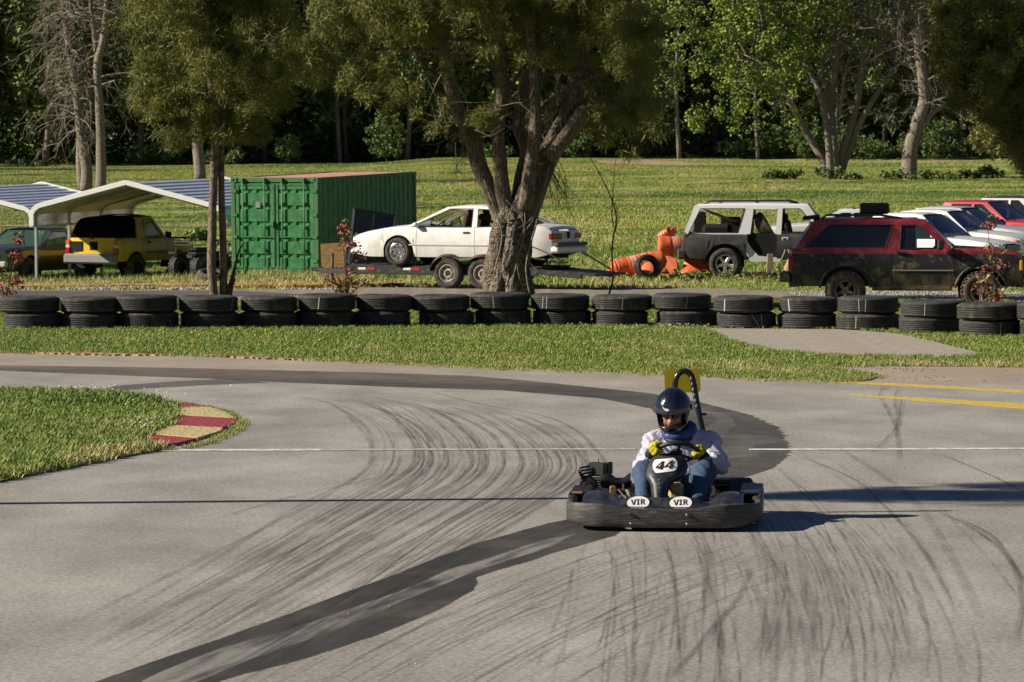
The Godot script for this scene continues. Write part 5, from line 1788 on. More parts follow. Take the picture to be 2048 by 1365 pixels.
func build_red_truck() -> void:
	var red := patterned(ramp_tex(M.broad, [[0.25, 0.16, 0.012, 0.018], [0.55, 0.22, 0.014, 0.022], [0.85, 0.27, 0.05, 0.05]]), Vector3(1.0, 1.0, 1.0), 0.35)
	red.clearcoat_enabled = true
	red.clearcoat = 0.4
	var low := patterned(mud_tex(), Vector3(0.45, 0.45, 0.45), 0.55)
	var d := 72.0
	var a := deg_to_rad(-5.0)
	var c0 := L(1813, d)
	var o := thing("red_black_suv", "muddy red over black two-door off-road SUV parked behind the tyre wall", "SUV", c0, a)
	var c := {
		"L": 4.3, "W": 0.84, "sill": 0.47, "belt": 1.16, "split": 1.07, "low": low, "wheels": [-1.15, 1.38], "r": 0.375, "arch": 0.47, "paint": red, "taper": 0.04, "lift": -0.3,
		"top": [[-2.15, 1.16], [0.66, 1.16], [0.85, 1.18], [1.6, 1.14], [2.05, 1.08], [2.15, 1.02]],
		"breaks": [-0.28, 0.88], "panels": ["rear_quarter", "door", "front_wing"], "cabin": [-2.05, 0.86],
		"roof": [[-1.75, 1.68], [-1.5, 1.7], [0.1, 1.7], [0.38, 1.66]], "zr": 0.68,
		"pillars": [
			[[-2.12, 1.14], [-1.93, 1.14], [-1.45, 1.62], [-1.38, 1.68], [-1.75, 1.68]],
			[[-1.5, 1.61], [-0.2, 1.61], [-0.2, 1.68], [-1.5, 1.68]],
			[[-0.42, 1.14], [-0.14, 1.14], [-0.1, 1.62], [-0.24, 1.62]],
			[[-0.2, 1.6], [0.26, 1.6], [0.72, 1.16], [0.86, 1.16], [0.4, 1.68], [-0.2, 1.68]],
			[[-2.0, 1.13], [-0.4, 1.13], [-0.36, 1.2], [-1.94, 1.2]],
		],
		"windows": [[[-1.93, 1.19], [-0.4, 1.19], [-0.26, 1.61], [-1.46, 1.61]], [[-0.13, 1.16], [0.18, 1.16], [0.18, 1.61], [-0.1, 1.61]]],
		"glass": glass(0.015, 0.02, 0.03, 0.82), "screen_glass": glass(0.03, 0.06, 0.1, 0.45), "windscreen": [0.86, 1.18, 0.38, 1.66], "rear_window": [-2.08, 1.17, -1.76, 1.66], "seats": [0.12], "trim": mat(0.03, 0.03, 0.03, 0.9),
	}
	car_body(o, c)
	for z in [-0.79, 0.79]:
		for u in [-1.15, 1.38]:
			wheel(o, Vector3(u, 0.375, z), 0.365, 0.26, 0.2, "spokes", M.rubber_mud, M.alloy_mud, 28)
		var s := signf(z)
		for u in [-1.15, 1.38]:
			var fl := S()
			var pts := []
			for q in 13:
				var an := PI * (0.04 + 0.92 * q / 12.0)
				pts.append(Vector3(u + cos(an) * 0.48, 0.375 + sin(an) * 0.48, s * 0.83))
			tube(fl, pts, [0.028], 6)
			part("wheel_arch_flare", fl, low, o)
		add_box(o, "side_moulding", Vector3(0.3, 0.76, s * 0.848), Vector3(1.14, 0.025, 0.015), mat(0.25, 0.22, 0.18, 0.6), 0.004)
		add_box(o, "door_handle", Vector3(-0.12, 1.1, s * 0.838), Vector3(0.18, 0.045, 0.03), M.black, 0.01)
		add_box(o, "door_mirror", Vector3(0.62, 1.24, s * 0.92), Vector3(0.12, 0.19, 0.16), M.black, 0.03)
		add_box(o, "tail_lamp", Vector3(-2.17, 0.9, s * 0.76), Vector3(0.1, 0.24, 0.13), mat(0.28, 0.015, 0.03, 0.2), 0.015)
		add_box(o, "marker_lamp", Vector3(2.13, 0.86, s * 0.78), Vector3(0.06, 0.2, 0.1), mat(0.5, 0.3, 0.03, 0.2), 0.015)
		add_box(o, "headlamp", Vector3(2.2, 0.86, s * 0.62), Vector3(0.06, 0.18, 0.26), mat(0.6, 0.62, 0.62, 0.1, 0.3), 0.02)
		add_tube(o, "roof_rail", [Vector3(-1.6, 1.72, s * 0.55), Vector3(-1.5, 1.79, s * 0.55), Vector3(-0.5, 1.79, s * 0.55), Vector3(-0.1, 1.73, s * 0.55)], 0.018, M.black)
		add_box(o, "rocker_panel", Vector3(0.1, 0.43, s * 0.78), Vector3(1.5, 0.1, 0.06), low, 0.02)
	add_box(o, "rear_bumper", Vector3(-2.28, 0.62, 0), Vector3(0.2, 0.17, 1.6), M.alloy_mud, 0.03)
	add_box(o, "front_bumper", Vector3(2.26, 0.6, 0), Vector3(0.18, 0.17, 1.6), M.alloy_mud, 0.03)
	add_box(o, "grille", Vector3(2.22, 0.86, 0), Vector3(0.06, 0.2, 0.94), M.black, 0.02)
	add_box(o, "rear_spoiler", Vector3(-1.8, 1.745, 0), Vector3(0.34, 0.07, 1.2), M.black, 0.03, Basis(Vector3(0, 0, 1), 0.12))
	for k in 2:
		add_tube(o, "windscreen_wiper", [Vector3(0.93, 1.2, 0.1 + k * 0.45), Vector3(0.8, 1.3, -0.2 + k * 0.45)], 0.01, M.black)
	var rt := mi("tyre", tyre_mesh(0.29, 0.19, 0.18, 4, 32), M.rubber)
	tag(rt, "black tyre lying flat on the red SUV's roof rack", "tyre")
	rt.position = o.transform * Vector3(-0.6, 1.915, 0.1)

# dried mud over black paint: patches with an outline of their own, thickest low on the panels
func mud_tex() -> ImageTexture:
	var n := 256
	var im := Image.create(n, n, false, Image.FORMAT_RGB8)
	var f := FastNoiseLite.new()
	f.seed = 8
	f.frequency = 0.022
	f.fractal_octaves = 5
	f.fractal_gain = 0.62
	for y in n:
		for x in n:
			# triplanar side planes look up by height: one tile is 2.2 m high
			var h := (1.0 - (y + 0.5) / n) / 0.45
			var k := f.get_noise_2d(x, y) + 0.4 * f.get_noise_2d(x * 4.0, y * 4.0)
			var m := clampf((0.78 - h) * 1.9 + k * 1.5 + 0.1, 0.0, 1.0)
			var splash := clampf(k * 2.0 - 0.45, 0.0, 0.3)
			var c := Color(0.014, 0.015, 0.019).lerp(Color(0.17, 0.128, 0.075), clampf(m * 0.75 + splash, 0.0, 0.9))
			im.set_pixel(x, y, c.linear_to_srgb())
	return ImageTexture.create_from_image(im)

func soft_top(o: Node3D) -> void:
	var cloth := mat(0.006, 0.006, 0.006, 1.0)
	cloth.metallic_specular = 0.1
	var st := S()
	var rows := []
	for q in [[-1.86, 1.16, 0.72], [-1.82, 1.3, 0.7], [-1.7, 1.6, 0.6], [-1.6, 1.68, 0.55], [-1.2, 1.72, 0.56], [-0.78, 1.7, 0.6]]:
		var r := PackedVector3Array()
		r.append(Vector3(maxf(q[0], -1.86), 1.16, -0.74))
		for j in 9:
			var t := j / 4.0 - 1.0
			r.append(Vector3(q[0], q[1] + 0.03 * (1.0 - t * t), q[2] * t))
		r.append(Vector3(maxf(q[0], -1.86), 1.16, 0.74))
		rows.append(r)
	sheet(st, rows)
	part("soft_top", st, cloth, o)

func saloon(label: String, at: Vector3, turn: float, body: Material, roofm: Material, look: Dictionary) -> Node3D:
	var o := thing("parked_car", label, "car", at, turn, "old cars parked in a row at the right")
	var rh: float = look.get("roof", 1.38)
	var c := {
		"L": 4.7, "W": 0.87, "sill": 0.25, "belt": 0.9, "wheels": [-1.25, 1.42], "r": 0.31, "arch": 0.37, "paint": body,
		"top": [[-2.35, 0.84], [-2.2, 0.92], [-1.4, 0.94], [-1.2, 0.9], [0.75, 0.9], [0.9, 0.93], [1.6, 0.88], [2.2, 0.8], [2.35, 0.74]],
		"breaks": [-1.1, -0.15, 0.8], "panels": ["rear_quarter", "rear_door", "front_door", "front_wing"], "cabin": [-1.45, 0.9],
		"roof": [[-1.1, rh - 0.04], [-0.7, rh], [0.0, rh], [0.22, rh - 0.04]], "zr": 0.64,
		"pillars": [[[-1.5, 0.9], [-1.2, 0.9], [-0.82, rh - 0.08], [0.12, rh - 0.08], [0.78, 0.9], [0.94, 0.92], [0.25, rh - 0.02], [-1.08, rh - 0.02]], [[-0.22, 0.9], [-0.12, 0.9], [-0.14, rh - 0.06], [-0.22, rh - 0.06]]],
		"windows": [[[-1.18, 0.9], [-0.22, 0.9], [-0.22, rh - 0.08], [-0.82, rh - 0.08]], [[-0.12, 0.9], [0.74, 0.9], [0.12, rh - 0.08], [-0.12, rh - 0.08]]],
		"glass": glass(0.02, 0.03, 0.04, 0.7), "screen_glass": glass(0.03, 0.06, 0.12, 0.6), "windscreen": [0.9, 0.93, 0.24, rh - 0.03], "rear_window": [-1.45, 0.93, -1.1, rh - 0.03], "seats": [0.1], "roof_paint": roofm, "trim": mat(0.03, 0.03, 0.035, 0.9),
		"pillar_paint": look.get("pillars", body),
	}
	car_body(o, c)
	for z in [-0.78, 0.78]:
		for u in [-1.25, 1.42]:
			wheel(o, Vector3(u, 0.31, z), 0.31, 0.2, 0.19, "steel", M.rubber_dusty, M.alloy_dusty)
		add_box(o, "door_mirror", Vector3(0.7, 0.98, signf(z) * 0.93), Vector3(0.1, 0.11, 0.17), body, 0.03)
	car_face(o, c, look.get("bumper", M.chrome), M.black, 0.68)
	add_box(o, "rear_bumper", Vector3(-2.44, 0.45, 0), Vector3(0.14, 0.15, 1.62), look.get("bumper", M.chrome), 0.03)
	add_box(o, "cowl_vent", Vector3(0.99, 0.945, 0), Vector3(0.1, 0.02, 1.1), M.black, 0.005)
	return o

func build_parked_row() -> void:
	var white := paint(0.74, 0.74, 0.73, 0.35)
	var cream := paint(0.7, 0.69, 0.66, 0.4)
	var grey := paint(0.42, 0.44, 0.46, 0.4)
	var red := paint(0.42, 0.012, 0.025, 0.3)
	var dk := mat(0.03, 0.03, 0.035, 0.4)
	var turn := deg_to_rad(-33.0)
	var put := func(px: float, d: float) -> Vector3: return L(px, d)
	saloon("white sedan nearest behind the red SUV's bonnet", put.call(1850, 95.0), turn, white, white, {"roof": 1.5})
	saloon("second white sedan in the row, roof just past the first", put.call(1898, 99.5), turn, cream, white, {"roof": 1.46})
	saloon("grey sedan squeezed between white sedan and red hatchback", put.call(1925, 104.0), turn, grey, grey, {"roof": 1.42})
	saloon("bright red hatchback with sloping nose in the parked row", put.call(1978, 108.5), turn, red, red, {"roof": 1.46, "bumper": red})
	saloon("old black-topped car with bright window frames behind the red hatchback", put.call(2050, 112.0), turn, mat(0.05, 0.05, 0.055, 0.4), dk, {"roof": 1.5, "pillars": mat(0.5, 0.5, 0.52, 0.3)})
	saloon("farthest white car at the photo's right edge", put.call(2130, 116.0), turn, white, white, {"roof": 1.45})
	saloon("white hatchback glimpsed through the white SUV's front window", put.call(1690, 106.0), deg_to_rad(178.0), white, white, {"roof": 1.3})

func build_carport_cars() -> void:
	var yellow := patterned(ramp_tex(M.broad, [[0.25, 0.62, 0.39, 0.005], [0.6, 0.74, 0.47, 0.006], [0.85, 0.76, 0.52, 0.03]]), Vector3(0.8, 0.8, 0.8), 0.35)
	yellow.clearcoat_enabled = true
	yellow.clearcoat = 0.5
	var grey := mat(0.22, 0.22, 0.22, 0.7)
	var a := deg_to_rad(26.0)
	var rear := L(186, 100.4)
	var fwd := Vector3(sin(a), 0, -cos(a))
	var o := thing("yellow_truck", "small yellow cut-down off-road truck seen from behind under the carport", "truck", rear + fwd * 1.88, PI / 2 - a)
	var c := {
		"L": 3.76, "W": 0.82, "sill": 0.55, "belt": 1.16, "wheels": [-1.05, 1.15], "r": 0.36, "arch": 0.45, "paint": yellow, "taper": 0.05, "lift": 0.0,
		"top": [[-1.88, 1.17], [0.3, 1.17], [0.5, 1.16], [1.5, 1.06], [1.88, 0.96]],
		"breaks": [-0.55, 0.5], "panels": ["rear_quarter", "door", "front_wing"], "cabin": [-1.84, 0.5],
		"roof": [[-0.75, 1.72], [-0.4, 1.75], [0.0, 1.72]], "zr": 0.64,
		"pillars": [[[-0.92, 1.16], [-0.5, 1.16], [-0.5, 1.7], [-0.76, 1.7]], [[-0.5, 1.64], [-0.06, 1.64], [0.42, 1.16], [0.56, 1.16], [0.02, 1.72], [-0.5, 1.72]]],
		"windows": [[[-0.5, 1.17], [0.4, 1.17], [-0.06, 1.64], [-0.5, 1.64]]], "glass": glass(0.2, 0.3, 0.34, 0.5), "windscreen": [0.54, 1.17, 0.02, 1.7], "seats": [-0.2], "roof_paint": M.black,
	}
	car_body(o, c)
	for z in [-0.76, 0.76]:
		for u in [-1.05, 1.15]:
			wheel(o, Vector3(u, 0.36, z), 0.355, 0.26, 0.2, "spokes", M.rubber_mud, M.steel_black, 26)
		var s := signf(z)
		var tl := Node3D.new()
		tl.name = "tail_lamp"
		o.add_child(tl, true)
		add_box(tl, "amber_lens", Vector3(-1.93, 1.05, s * 0.74), Vector3(0.1, 0.12, 0.13), mat(0.65, 0.12, 0.02, 0.2), 0.015)
		add_box(tl, "clear_lens", Vector3(-1.93, 0.945, s * 0.74), Vector3(0.1, 0.09, 0.13), mat(0.6, 0.55, 0.52, 0.2), 0.015)
		add_box(tl, "red_lens", Vector3(-1.93, 0.83, s * 0.74), Vector3(0.1, 0.14, 0.13), mat(0.45, 0.01, 0.02, 0.2), 0.015)
		add_box(o, "door_mirror", Vector3(0.42, 1.24, s * 0.92), Vector3(0.1, 0.15, 0.18), M.black, 0.03)
		add_box(o, "side_moulding", Vector3(-0.02, 0.78, s * 0.83), Vector3(1.05, 0.07, 0.02), grey, 0.006)
		add_box(o, "door_handle", Vector3(-0.38, 1.04, s * 0.815), Vector3(0.14, 0.06, 0.03), M.black, 0.01)
	add_box(o, "rear_bumper", Vector3(-2.0, 0.62, 0), Vector3(0.24, 0.27, 1.6), grey, 0.05)
	add_box(o, "plate_recess", Vector3(-1.955, 0.96, 0.06), Vector3(0.02, 0.22, 0.24), M.void, 0.004)
	add_box(o, "tailgate_patch", Vector3(-1.952, 0.95, -0.46), Vector3(0.02, 0.26, 0.34), M.void, 0.004)
	add_box(o, "spare_carrier", Vector3(-1.99, 1.22, 0.02), Vector3(0.06, 0.16, 0.07), M.black, 0.01)
	soft_top(o)
	add_box(o, "bull_bar", Vector3(2.0, 0.9, 0), Vector3(0.06, 0.06, 1.2), M.black, 0.01)
	for s in [-1.0, 1.0]:
		add_tube(o, "bull_bar_upright", [Vector3(1.96, 0.5, s * 0.5), Vector3(2.02, 0.8, s * 0.5), Vector3(1.98, 1.15, s * 0.5)], 0.022, M.black)
	add_box(o, "bull_bar", Vector3(2.0, 1.12, 0), Vector3(0.05, 0.05, 1.1), M.black, 0.01)
	# dark green saloon left of it, nose to the camera
	var gm := paint(0.02, 0.028, 0.016, 0.35, 0.5)
	var front := L(-38, 100.0)
	var g := thing("dark_green_car", "dark green old car facing out at the photo's left edge", "car", front + fwd * 2.4, -PI / 2 - a)
	var gc := {
		"L": 4.8, "W": 0.92, "sill": 0.3, "belt": 0.93, "wheels": [-1.3, 1.45], "r": 0.33, "arch": 0.4, "paint": gm,
		"top": [[-2.4, 0.86], [-2.2, 0.95], [-1.2, 0.95], [-1.0, 0.93], [0.7, 0.93], [0.9, 0.96], [2.2, 0.92], [2.4, 0.86]],
		"breaks": [-0.75, 0.65], "panels": ["rear_quarter", "door", "front_wing"], "cabin": [-1.3, 0.85],
		"roof": [[-1.0, 1.36], [-0.6, 1.4], [0.0, 1.4], [0.2, 1.37]], "zr": 0.66,
		"pillars": [[[-1.9, 0.93], [-1.3, 0.93], [-0.8, 1.32], [0.1, 1.32], [0.72, 0.93], [0.9, 0.94], [0.24, 1.38], [-1.0, 1.38]], [[-0.72, 0.93], [-0.64, 0.93], [-0.64, 1.34], [-0.72, 1.34]]],
		"windows": [[[-1.28, 0.93], [-0.72, 0.93], [-0.72, 1.32], [-0.8, 1.32]], [[-0.64, 0.93], [0.7, 0.93], [0.1, 1.32], [-0.64, 1.32]]],
		"glass": glass(0.08, 0.16, 0.12, 0.45), "windscreen": [0.88, 0.96, 0.22, 1.36], "rear_window": [-1.9, 0.96, -1.0, 1.36], "seats": [0.1],
	}
	car_body(g, gc)
	for z in [-0.8, 0.8]:
		for u in [-1.3, 1.45]:
			wheel(g, Vector3(u, 0.33, z), 0.33, 0.2, 0.19, "steel", M.rubber_dusty, M.steel_black)
	car_face(g, gc, mat(0.4, 0.4, 0.38, 0.5), M.void, 0.72, 1)
	# quad bike behind the twin-trunk cedar
	var q := thing("quad_bike", "dark quad bike with racks parked behind the twin-trunk cedar", "quad bike", L(415, 98.5), PI / 2 - a - 0.3)
	for z in [-0.42, 0.42]:
		for u in [-0.6, 0.62]:
			wheel(q, Vector3(u, 0.29, z), 0.285, 0.24, 0.14, "steel", M.rubber, M.steel_black, 20)
	var qb := mat(0.02, 0.025, 0.04, 0.4)
	add_box(q, "body", Vector3(0, 0.55, 0), Vector3(1.3, 0.22, 0.36), qb, 0.08)
	add_box(q, "seat", Vector3(-0.2, 0.72, 0), Vector3(0.7, 0.14, 0.3), M.black, 0.06)
	for s in [-1.0, 1.0]:
		add_box(q, "mudguard", Vector3(-0.6, 0.64, s * 0.38), Vector3(0.62, 0.07, 0.34), qb, 0.03)
		add_box(q, "mudguard", Vector3(0.62, 0.64, s * 0.38), Vector3(0.62, 0.07, 0.34), qb, 0.03)
		add_tube(q, "handlebar", [Vector3(0.3, 0.78, 0), Vector3(0.26, 0.98, s * 0.16), Vector3(0.16, 1.0, s * 0.38)], 0.016, M.black)
	for u in [-0.62, 0.66]:
		var rk := S()
		for s in [-1.0, 1.0]:
			bar(rk, Vector3(u - 0.26, 0.86, s * 0.34), Vector3(u + 0.26, 0.86, s * 0.34), 0.025, 0.025)
			bar(rk, Vector3(u - 0.2, 0.7, s * 0.3), Vector3(u - 0.2, 0.95, s * 0.34), 0.025, 0.025)
		for k in 5:
			bar(rk, Vector3(u - 0.26 + k * 0.13, 0.86, -0.34), Vector3(u - 0.26 + k * 0.13, 0.86, 0.34), 0.02, 0.02)
		bar(rk, Vector3(u - 0.26, 0.95, -0.34), Vector3(u - 0.26, 0.95, 0.34), 0.025, 0.025)
		part("luggage_rack", rk, M.steel_black, q)
# ---------------------------------------------------------------- trees
func rdir() -> Vector3:
	while true:
		var v := Vector3(rng.randf_range(-1, 1), rng.randf_range(-1, 1), rng.randf_range(-1, 1))
		if v.length() < 1.0 and v.length() > 0.05:
			return v.normalized()
	return Vector3.UP

# a spray of scale-leaves: thin pointed faces fanning out from a twig
func spray_mesh(sd: int, n: int, r: float, w: float, droop: float) -> ArrayMesh:
	rng.seed = sd
	var st := S(true)
	for i in n:
		var d := (rdir() + Vector3(0, -droop, 0)).normalized()
		var a := rdir() * r * 0.35
		var b := a + d * r * rng.randf_range(0.4, 0.9)
		var s := d.cross(rdir()).normalized() * w * rng.randf_range(0.6, 1.3)
		st.set_color(Color(1, 1, 1) * rng.randf_range(0.7, 1.25))
		var m := a.lerp(b, 0.55)
		tri(st, a, m + s, m - s)
		tri(st, m + s, b, m - s)
	st.generate_normals()
	return st.commit()

# a clump of broad leaves
func leaf_mesh(sd: int, n: int, r: float, s: float) -> ArrayMesh:
	rng.seed = sd
	var st := S(true)
	for i in n:
		var p := rdir() * r * pow(rng.randf(), 0.5)
		var d := rdir()
		d.y = d.y * 0.5 - 0.25
		d = d.normalized()
		var q := d.cross(rdir()).normalized()
		var l := s * rng.randf_range(0.7, 1.25)
		st.set_color(Color(1, 1, 1) * rng.randf_range(0.7, 1.3))
		var t := p + d * l
		var m := p + d * l * 0.45
		var fold := d.cross(q) * l * 0.12
		tri(st, p, m + q * l * 0.36 + fold, t)
		tri(st, p, t, m - q * l * 0.36 + fold)
	st.generate_normals()
	return st.commit()

# a limb that forks; tips collects where leaves can hang
func limb(st: SurfaceTool, p: Vector3, dir: Vector3, ln: float, r: float, depth: int, tips: Array, up := 0.15, sides := 6, wob := 0.35) -> void:
	var pts := [p]
	var rad := [r]
	var d := dir.normalized()
	var n := 3
	for i in n:
		d = (d + rdir() * wob * 0.5 + Vector3.UP * up * 0.4).normalized()
		p += d * ln / n
		pts.append(p)
		rad.append(r * lerpf(1.0, 0.55, (i + 1.0) / n))
	tube(st, pts, rad, maxi(3, sides), false)
	tips.append(p)
	if depth <= 0:
		return
	var k := rng.randi_range(2, 3)
	for i in k:
		var t := rng.randf_range(0.45, 1.0)
		var q: Vector3 = pts[1].lerp(pts[n], t)
		limb(st, q, (d + rdir() * 0.9).normalized(), ln * rng.randf_range(0.5, 0.75), r * 0.5, depth - 1, tips, up, sides - 1, wob)

func put_leaf(pl: Array, tn: PackedColorArray, p: Vector3, s: float, c: Color) -> void:
	pl.append(Transform3D(Basis.from_euler(Vector3(rng.randf_range(-0.6, 0.6), rng.randf() * TAU, rng.randf_range(-0.6, 0.6))).scaled(Vector3.ONE * s), p))
	tn.append(c)

# leaf clumps through a rounded volume, denser to the outside
func blob(pl: Array, tn: PackedColorArray, c: Vector3, r: Vector3, n: int, s0: float, s1: float, ca: Color, cb: Color, hole := 0.0) -> void:
	for i in n:
		var d := rdir() * pow(rng.randf(), 0.45)
		var p := c + Vector3(d.x * r.x, d.y * r.y, d.z * r.z)
		if nz.get_noise_3d(p.x * 45.0, p.y * 45.0, p.z * 45.0) < hole - 0.25:
			continue
		put_leaf(pl, tn, p, rng.randf_range(s0, s1), mixc(ca, cb, rng.randf()) * rng.randf_range(0.8, 1.2))

func stem_px(st: SurfaceTool, o: Vector3, pts: Array, d: float, r0: float, r1: float, sides := 10, jag := 0.12) -> Array:
	var w := []
	for p in pts:
		w.append(W(p[0], p[1], d + (p[2] if p.size() > 2 else 0.0)) - o)
	var n := pts.size() * 4
	var c := curve(w, n)
	var rad := []
	for i in n + 1:
		rad.append(lerpf(r0, r1, pow(float(i) / n, 0.85)))
	tube(st, c, rad, sides, true, jag)
	return c

var cedar_a := Color(0.21, 0.215, 0.03)
var cedar_b := Color(0.115, 0.13, 0.02)

func build_big_cedar() -> void:
	rng.seed = 500
	var d := 77.0
	var base := W(1021, 601, d)
	base.y = 0.0
	var o := thing("cedar_tree", "big twisted red cedar with many stems standing before the white coupe", "tree", base)
	var tk := S()
	stem_px(tk, base, [[1021, 612], [1021, 575], [1020, 540], [1023, 500], [1028, 460], [1040, 425]], d, 0.43, 0.34, 26, 0.42)
	# root flare
	for k in 6:
		var a := k * TAU / 6.0 + 0.4
		var dir := Vector3(cos(a), 0, sin(a))
		tube(tk, [dir * 0.3 + Vector3.UP * 0.6, dir * 0.38 + Vector3.UP * 0.2, dir * 0.5 - Vector3.UP * 0.08], [0.1, 0.13, 0.1], 10, true, 0.4)
	part("trunk", tk, M.bark_rough, o)
	var tips := []
	for s in [
		[[[1042, 440], [1068, 372], [1094, 312], [1128, 256], [1152, 192], [1160, 120], [1152, 40], [1165, -60], [1180, -240], [1190, -520]], 0.0, 0.31, 0.07],
		[[[1096, 318], [1138, 264], [1172, 214]], -0.35, 0.19, 0.15],
		[[[1014, 455], [986, 392], [958, 332], [942, 272], [916, 222], [898, 155], [886, 98], [872, 10], [846, -140], [830, -380]], 0.25, 0.2, 0.05],
		[[[1022, 440], [1003, 372], [998, 304], [995, 250], [1006, 180], [1000, 90], [1010, -60], [1000, -350]], 0.05, 0.17, 0.05],
		[[[1034, 440], [1042, 352], [1052, 300], [1036, 252], [1050, 180], [1072, 100], [1066, -40], [1080, -400]], 0.35, 0.15, 0.05],
		[[[1050, 420], [1062, 330], [1070, 250], [1068, 150], [1058, 40], [1050, -120]], -0.4, 0.17, 0.06],
		[[[886, 104], [840, 100], [765, 98], [690, 108]], 0.2, 0.06, 0.025],
		[[[905, 180], [868, 150], [838, 118], [806, 60]], 0.5, 0.05, 0.02],
		[[[998, 160], [960, 84], [900, 78], [884, 40]], 0.4, 0.06, 0.03],
		[[[1068, 230], [1110, 205], [1150, 170], [1240, 130], [1330, 100]], -0.3, 0.07, 0.025],
		[[[1160, 110], [1120, 142], [1085, 150]], 0.4, 0.05, 0.03],
		[[[1050, 250], [1012, 215], [1030, 160], [1082, 100], [1120, 60]], 0.6, 0.06, 0.03],
	]:
		var st := S()
		var c := stem_px(st, base, s[0], d + s[1], s[2], s[3], 10, 0.14)
		for i in range(int(c.size() * 0.62), c.size(), 2):
			limb(st, c[i], (rdir() + Vector3(0, 0.2, 0)).normalized(), rng.randf_range(0.5, 1.5), lerpf(s[2], s[3], float(i) / c.size()) * 0.3 + 0.008, 2, tips, 0.05, 5)
		part("stem", st, M.bark_cedar, o)
	# dead twigs among the stems
	var dt := S()
	for k in 70:
		var p := W(rng.randf_range(880, 1160), rng.randf_range(80, 300), d + rng.randf_range(-0.8, 0.8)) - base
		limb(dt, p, rdir(), rng.randf_range(0.3, 0.8), 0.012, 1, [], -0.1, 3)
	for k in 16:
		var p := W(rng.randf_range(1085, 1115), rng.randf_range(310, 350), d - 0.3) - base
		limb(dt, p, Vector3(rng.randf_range(0.2, 0.8), -0.8, rng.randf_range(-0.3, 0.3)), rng.randf_range(0.4, 0.8), 0.01, 2, [], -0.5, 3)
	part("dead_twigs", dt, M.bark_pale, o)
	# vines round the trunk
	for v in [[[[1003, 470], [1030, 480], [1048, 495], [1062, 515], [1092, 520]], 0.018], [[[1012, 400], [1040, 430], [1048, 460], [1030, 490], [1008, 520]], 0.014], [[[1075, 400], [1066, 440], [1045, 465], [1020, 480], [1008, 505], [1018, 520]], 0.014], [[[1012, 505], [1030, 488], [1050, 490], [1080, 500], [1120, 520]], 0.012], [[[1040, 560], [1034, 520], [1046, 480], [1050, 430], [1040, 390]], 0.015], [[[1060, 590], [1052, 540], [1058, 500], [1072, 450], [1084, 390], [1100, 330]], 0.02], [[[985, 560], [995, 520], [1004, 470], [990, 420], [968, 360]], 0.016], [[[1005, 530], [1020, 505], [1042, 505], [1064, 530], [1090, 560]], 0.011], [[[1000, 480], [1022, 462], [1046, 452], [1070, 430]], 0.012], [[[1030, 590], [1026, 560], [1032, 530], [1024, 500]], 0.014]]:
		var st := S()
		var w := []
		for p in v[0]:
			w.append(W(p[0], p[1], d - 0.44) - base)
		var c := curve(w, 20)
		tube(st, c, [v[1]], 5)
		part("vine", st, M.bark_pale, o)
	# foliage: masses named by where they hang in the picture, plus the crown above the frame
	var sp := spray_mesh(21, 64, 0.32, 0.0075, 0.3)
	var pl := []
	var tn := PackedColorArray()
	var ca := cedar_a
	var cb := cedar_b
	for t in tips:
		for k in 2:
			put_leaf(pl, tn, t + rdir() * 0.2, rng.randf_range(0.5, 1.0), mixc(ca, cb, rng.randf()))
	for b in [
		[640, 60, 60, 60, 0.0], [620, 140, 40, 45, 0.2], [690, 150, 60, 40, 0.5], [760, 60, 80, 60, 0.2], [690, 10, 80, 60, -0.5], [800, 170, 50, 30, 0.6], [830, 40, 60, 50, 0.5], [760, 130, 60, 30, 0.3],
		[870, 10, 60, 40, 0.8], [950, 0, 60, 34, 0.6], [972, 105, 22, 30, 0.9], [990, 40, 36, 30, 0.8], [965, 236, 30, 16, 0.7], [1060, 10, 60, 40, 0.4],
		[1130, 30, 70, 60, 0.2], [1240, 60, 60, 80, 2.4], [1275, 140, 54, 70, 3.2], [1290, 60, 50, 70, 4.2], [1290, 195, 44, 40, 4.6], [1245, 235, 36, 30, 4.0], [1220, 10, 70, 50, 0.0],
		[1000, -20, 80, 40, 0.8], [900, 130, 30, 25, 0.9], [1180, 240, 30, 36, -0.8], [1225, 210, 34, 36, -1.0],
	]:
		var c := W(b[0], b[1], d - b[4]) - base
		var rx: float = b[2] / 100.0
		var ry: float = b[3] / 100.0
		blob(pl, tn, c, Vector3(rx, ry, maxf(rx, 0.6)), int(420 * rx * ry) + 16, 0.45, 0.9, ca, cb, 0.3)
	for k in 60:
		var h := rng.randf_range(6.6, 14.5)
		var r := 4.2 * sqrt(maxf(0.05, 1.0 - pow((h - 7.5) / 7.6, 2.0)))
		var a := rng.randf() * TAU
		blob(pl, tn, Vector3(cos(a) * r * rng.randf_range(0.2, 0.95) + 0.8, h, sin(a) * r * rng.randf_range(0.3, 1.1) + 1.4), Vector3(1.1, 0.7, 1.1), 70, 0.8, 1.3, ca, cb, 0.2)
	multi("crown", sp, M.leaf, pl, tn, o)
	# bare sapling right of it
	var sa := G(1213, 600) 
	var so := thing("bare_sapling", "thin leafless crooked sapling right of the twisted cedar", "sapling", sa)
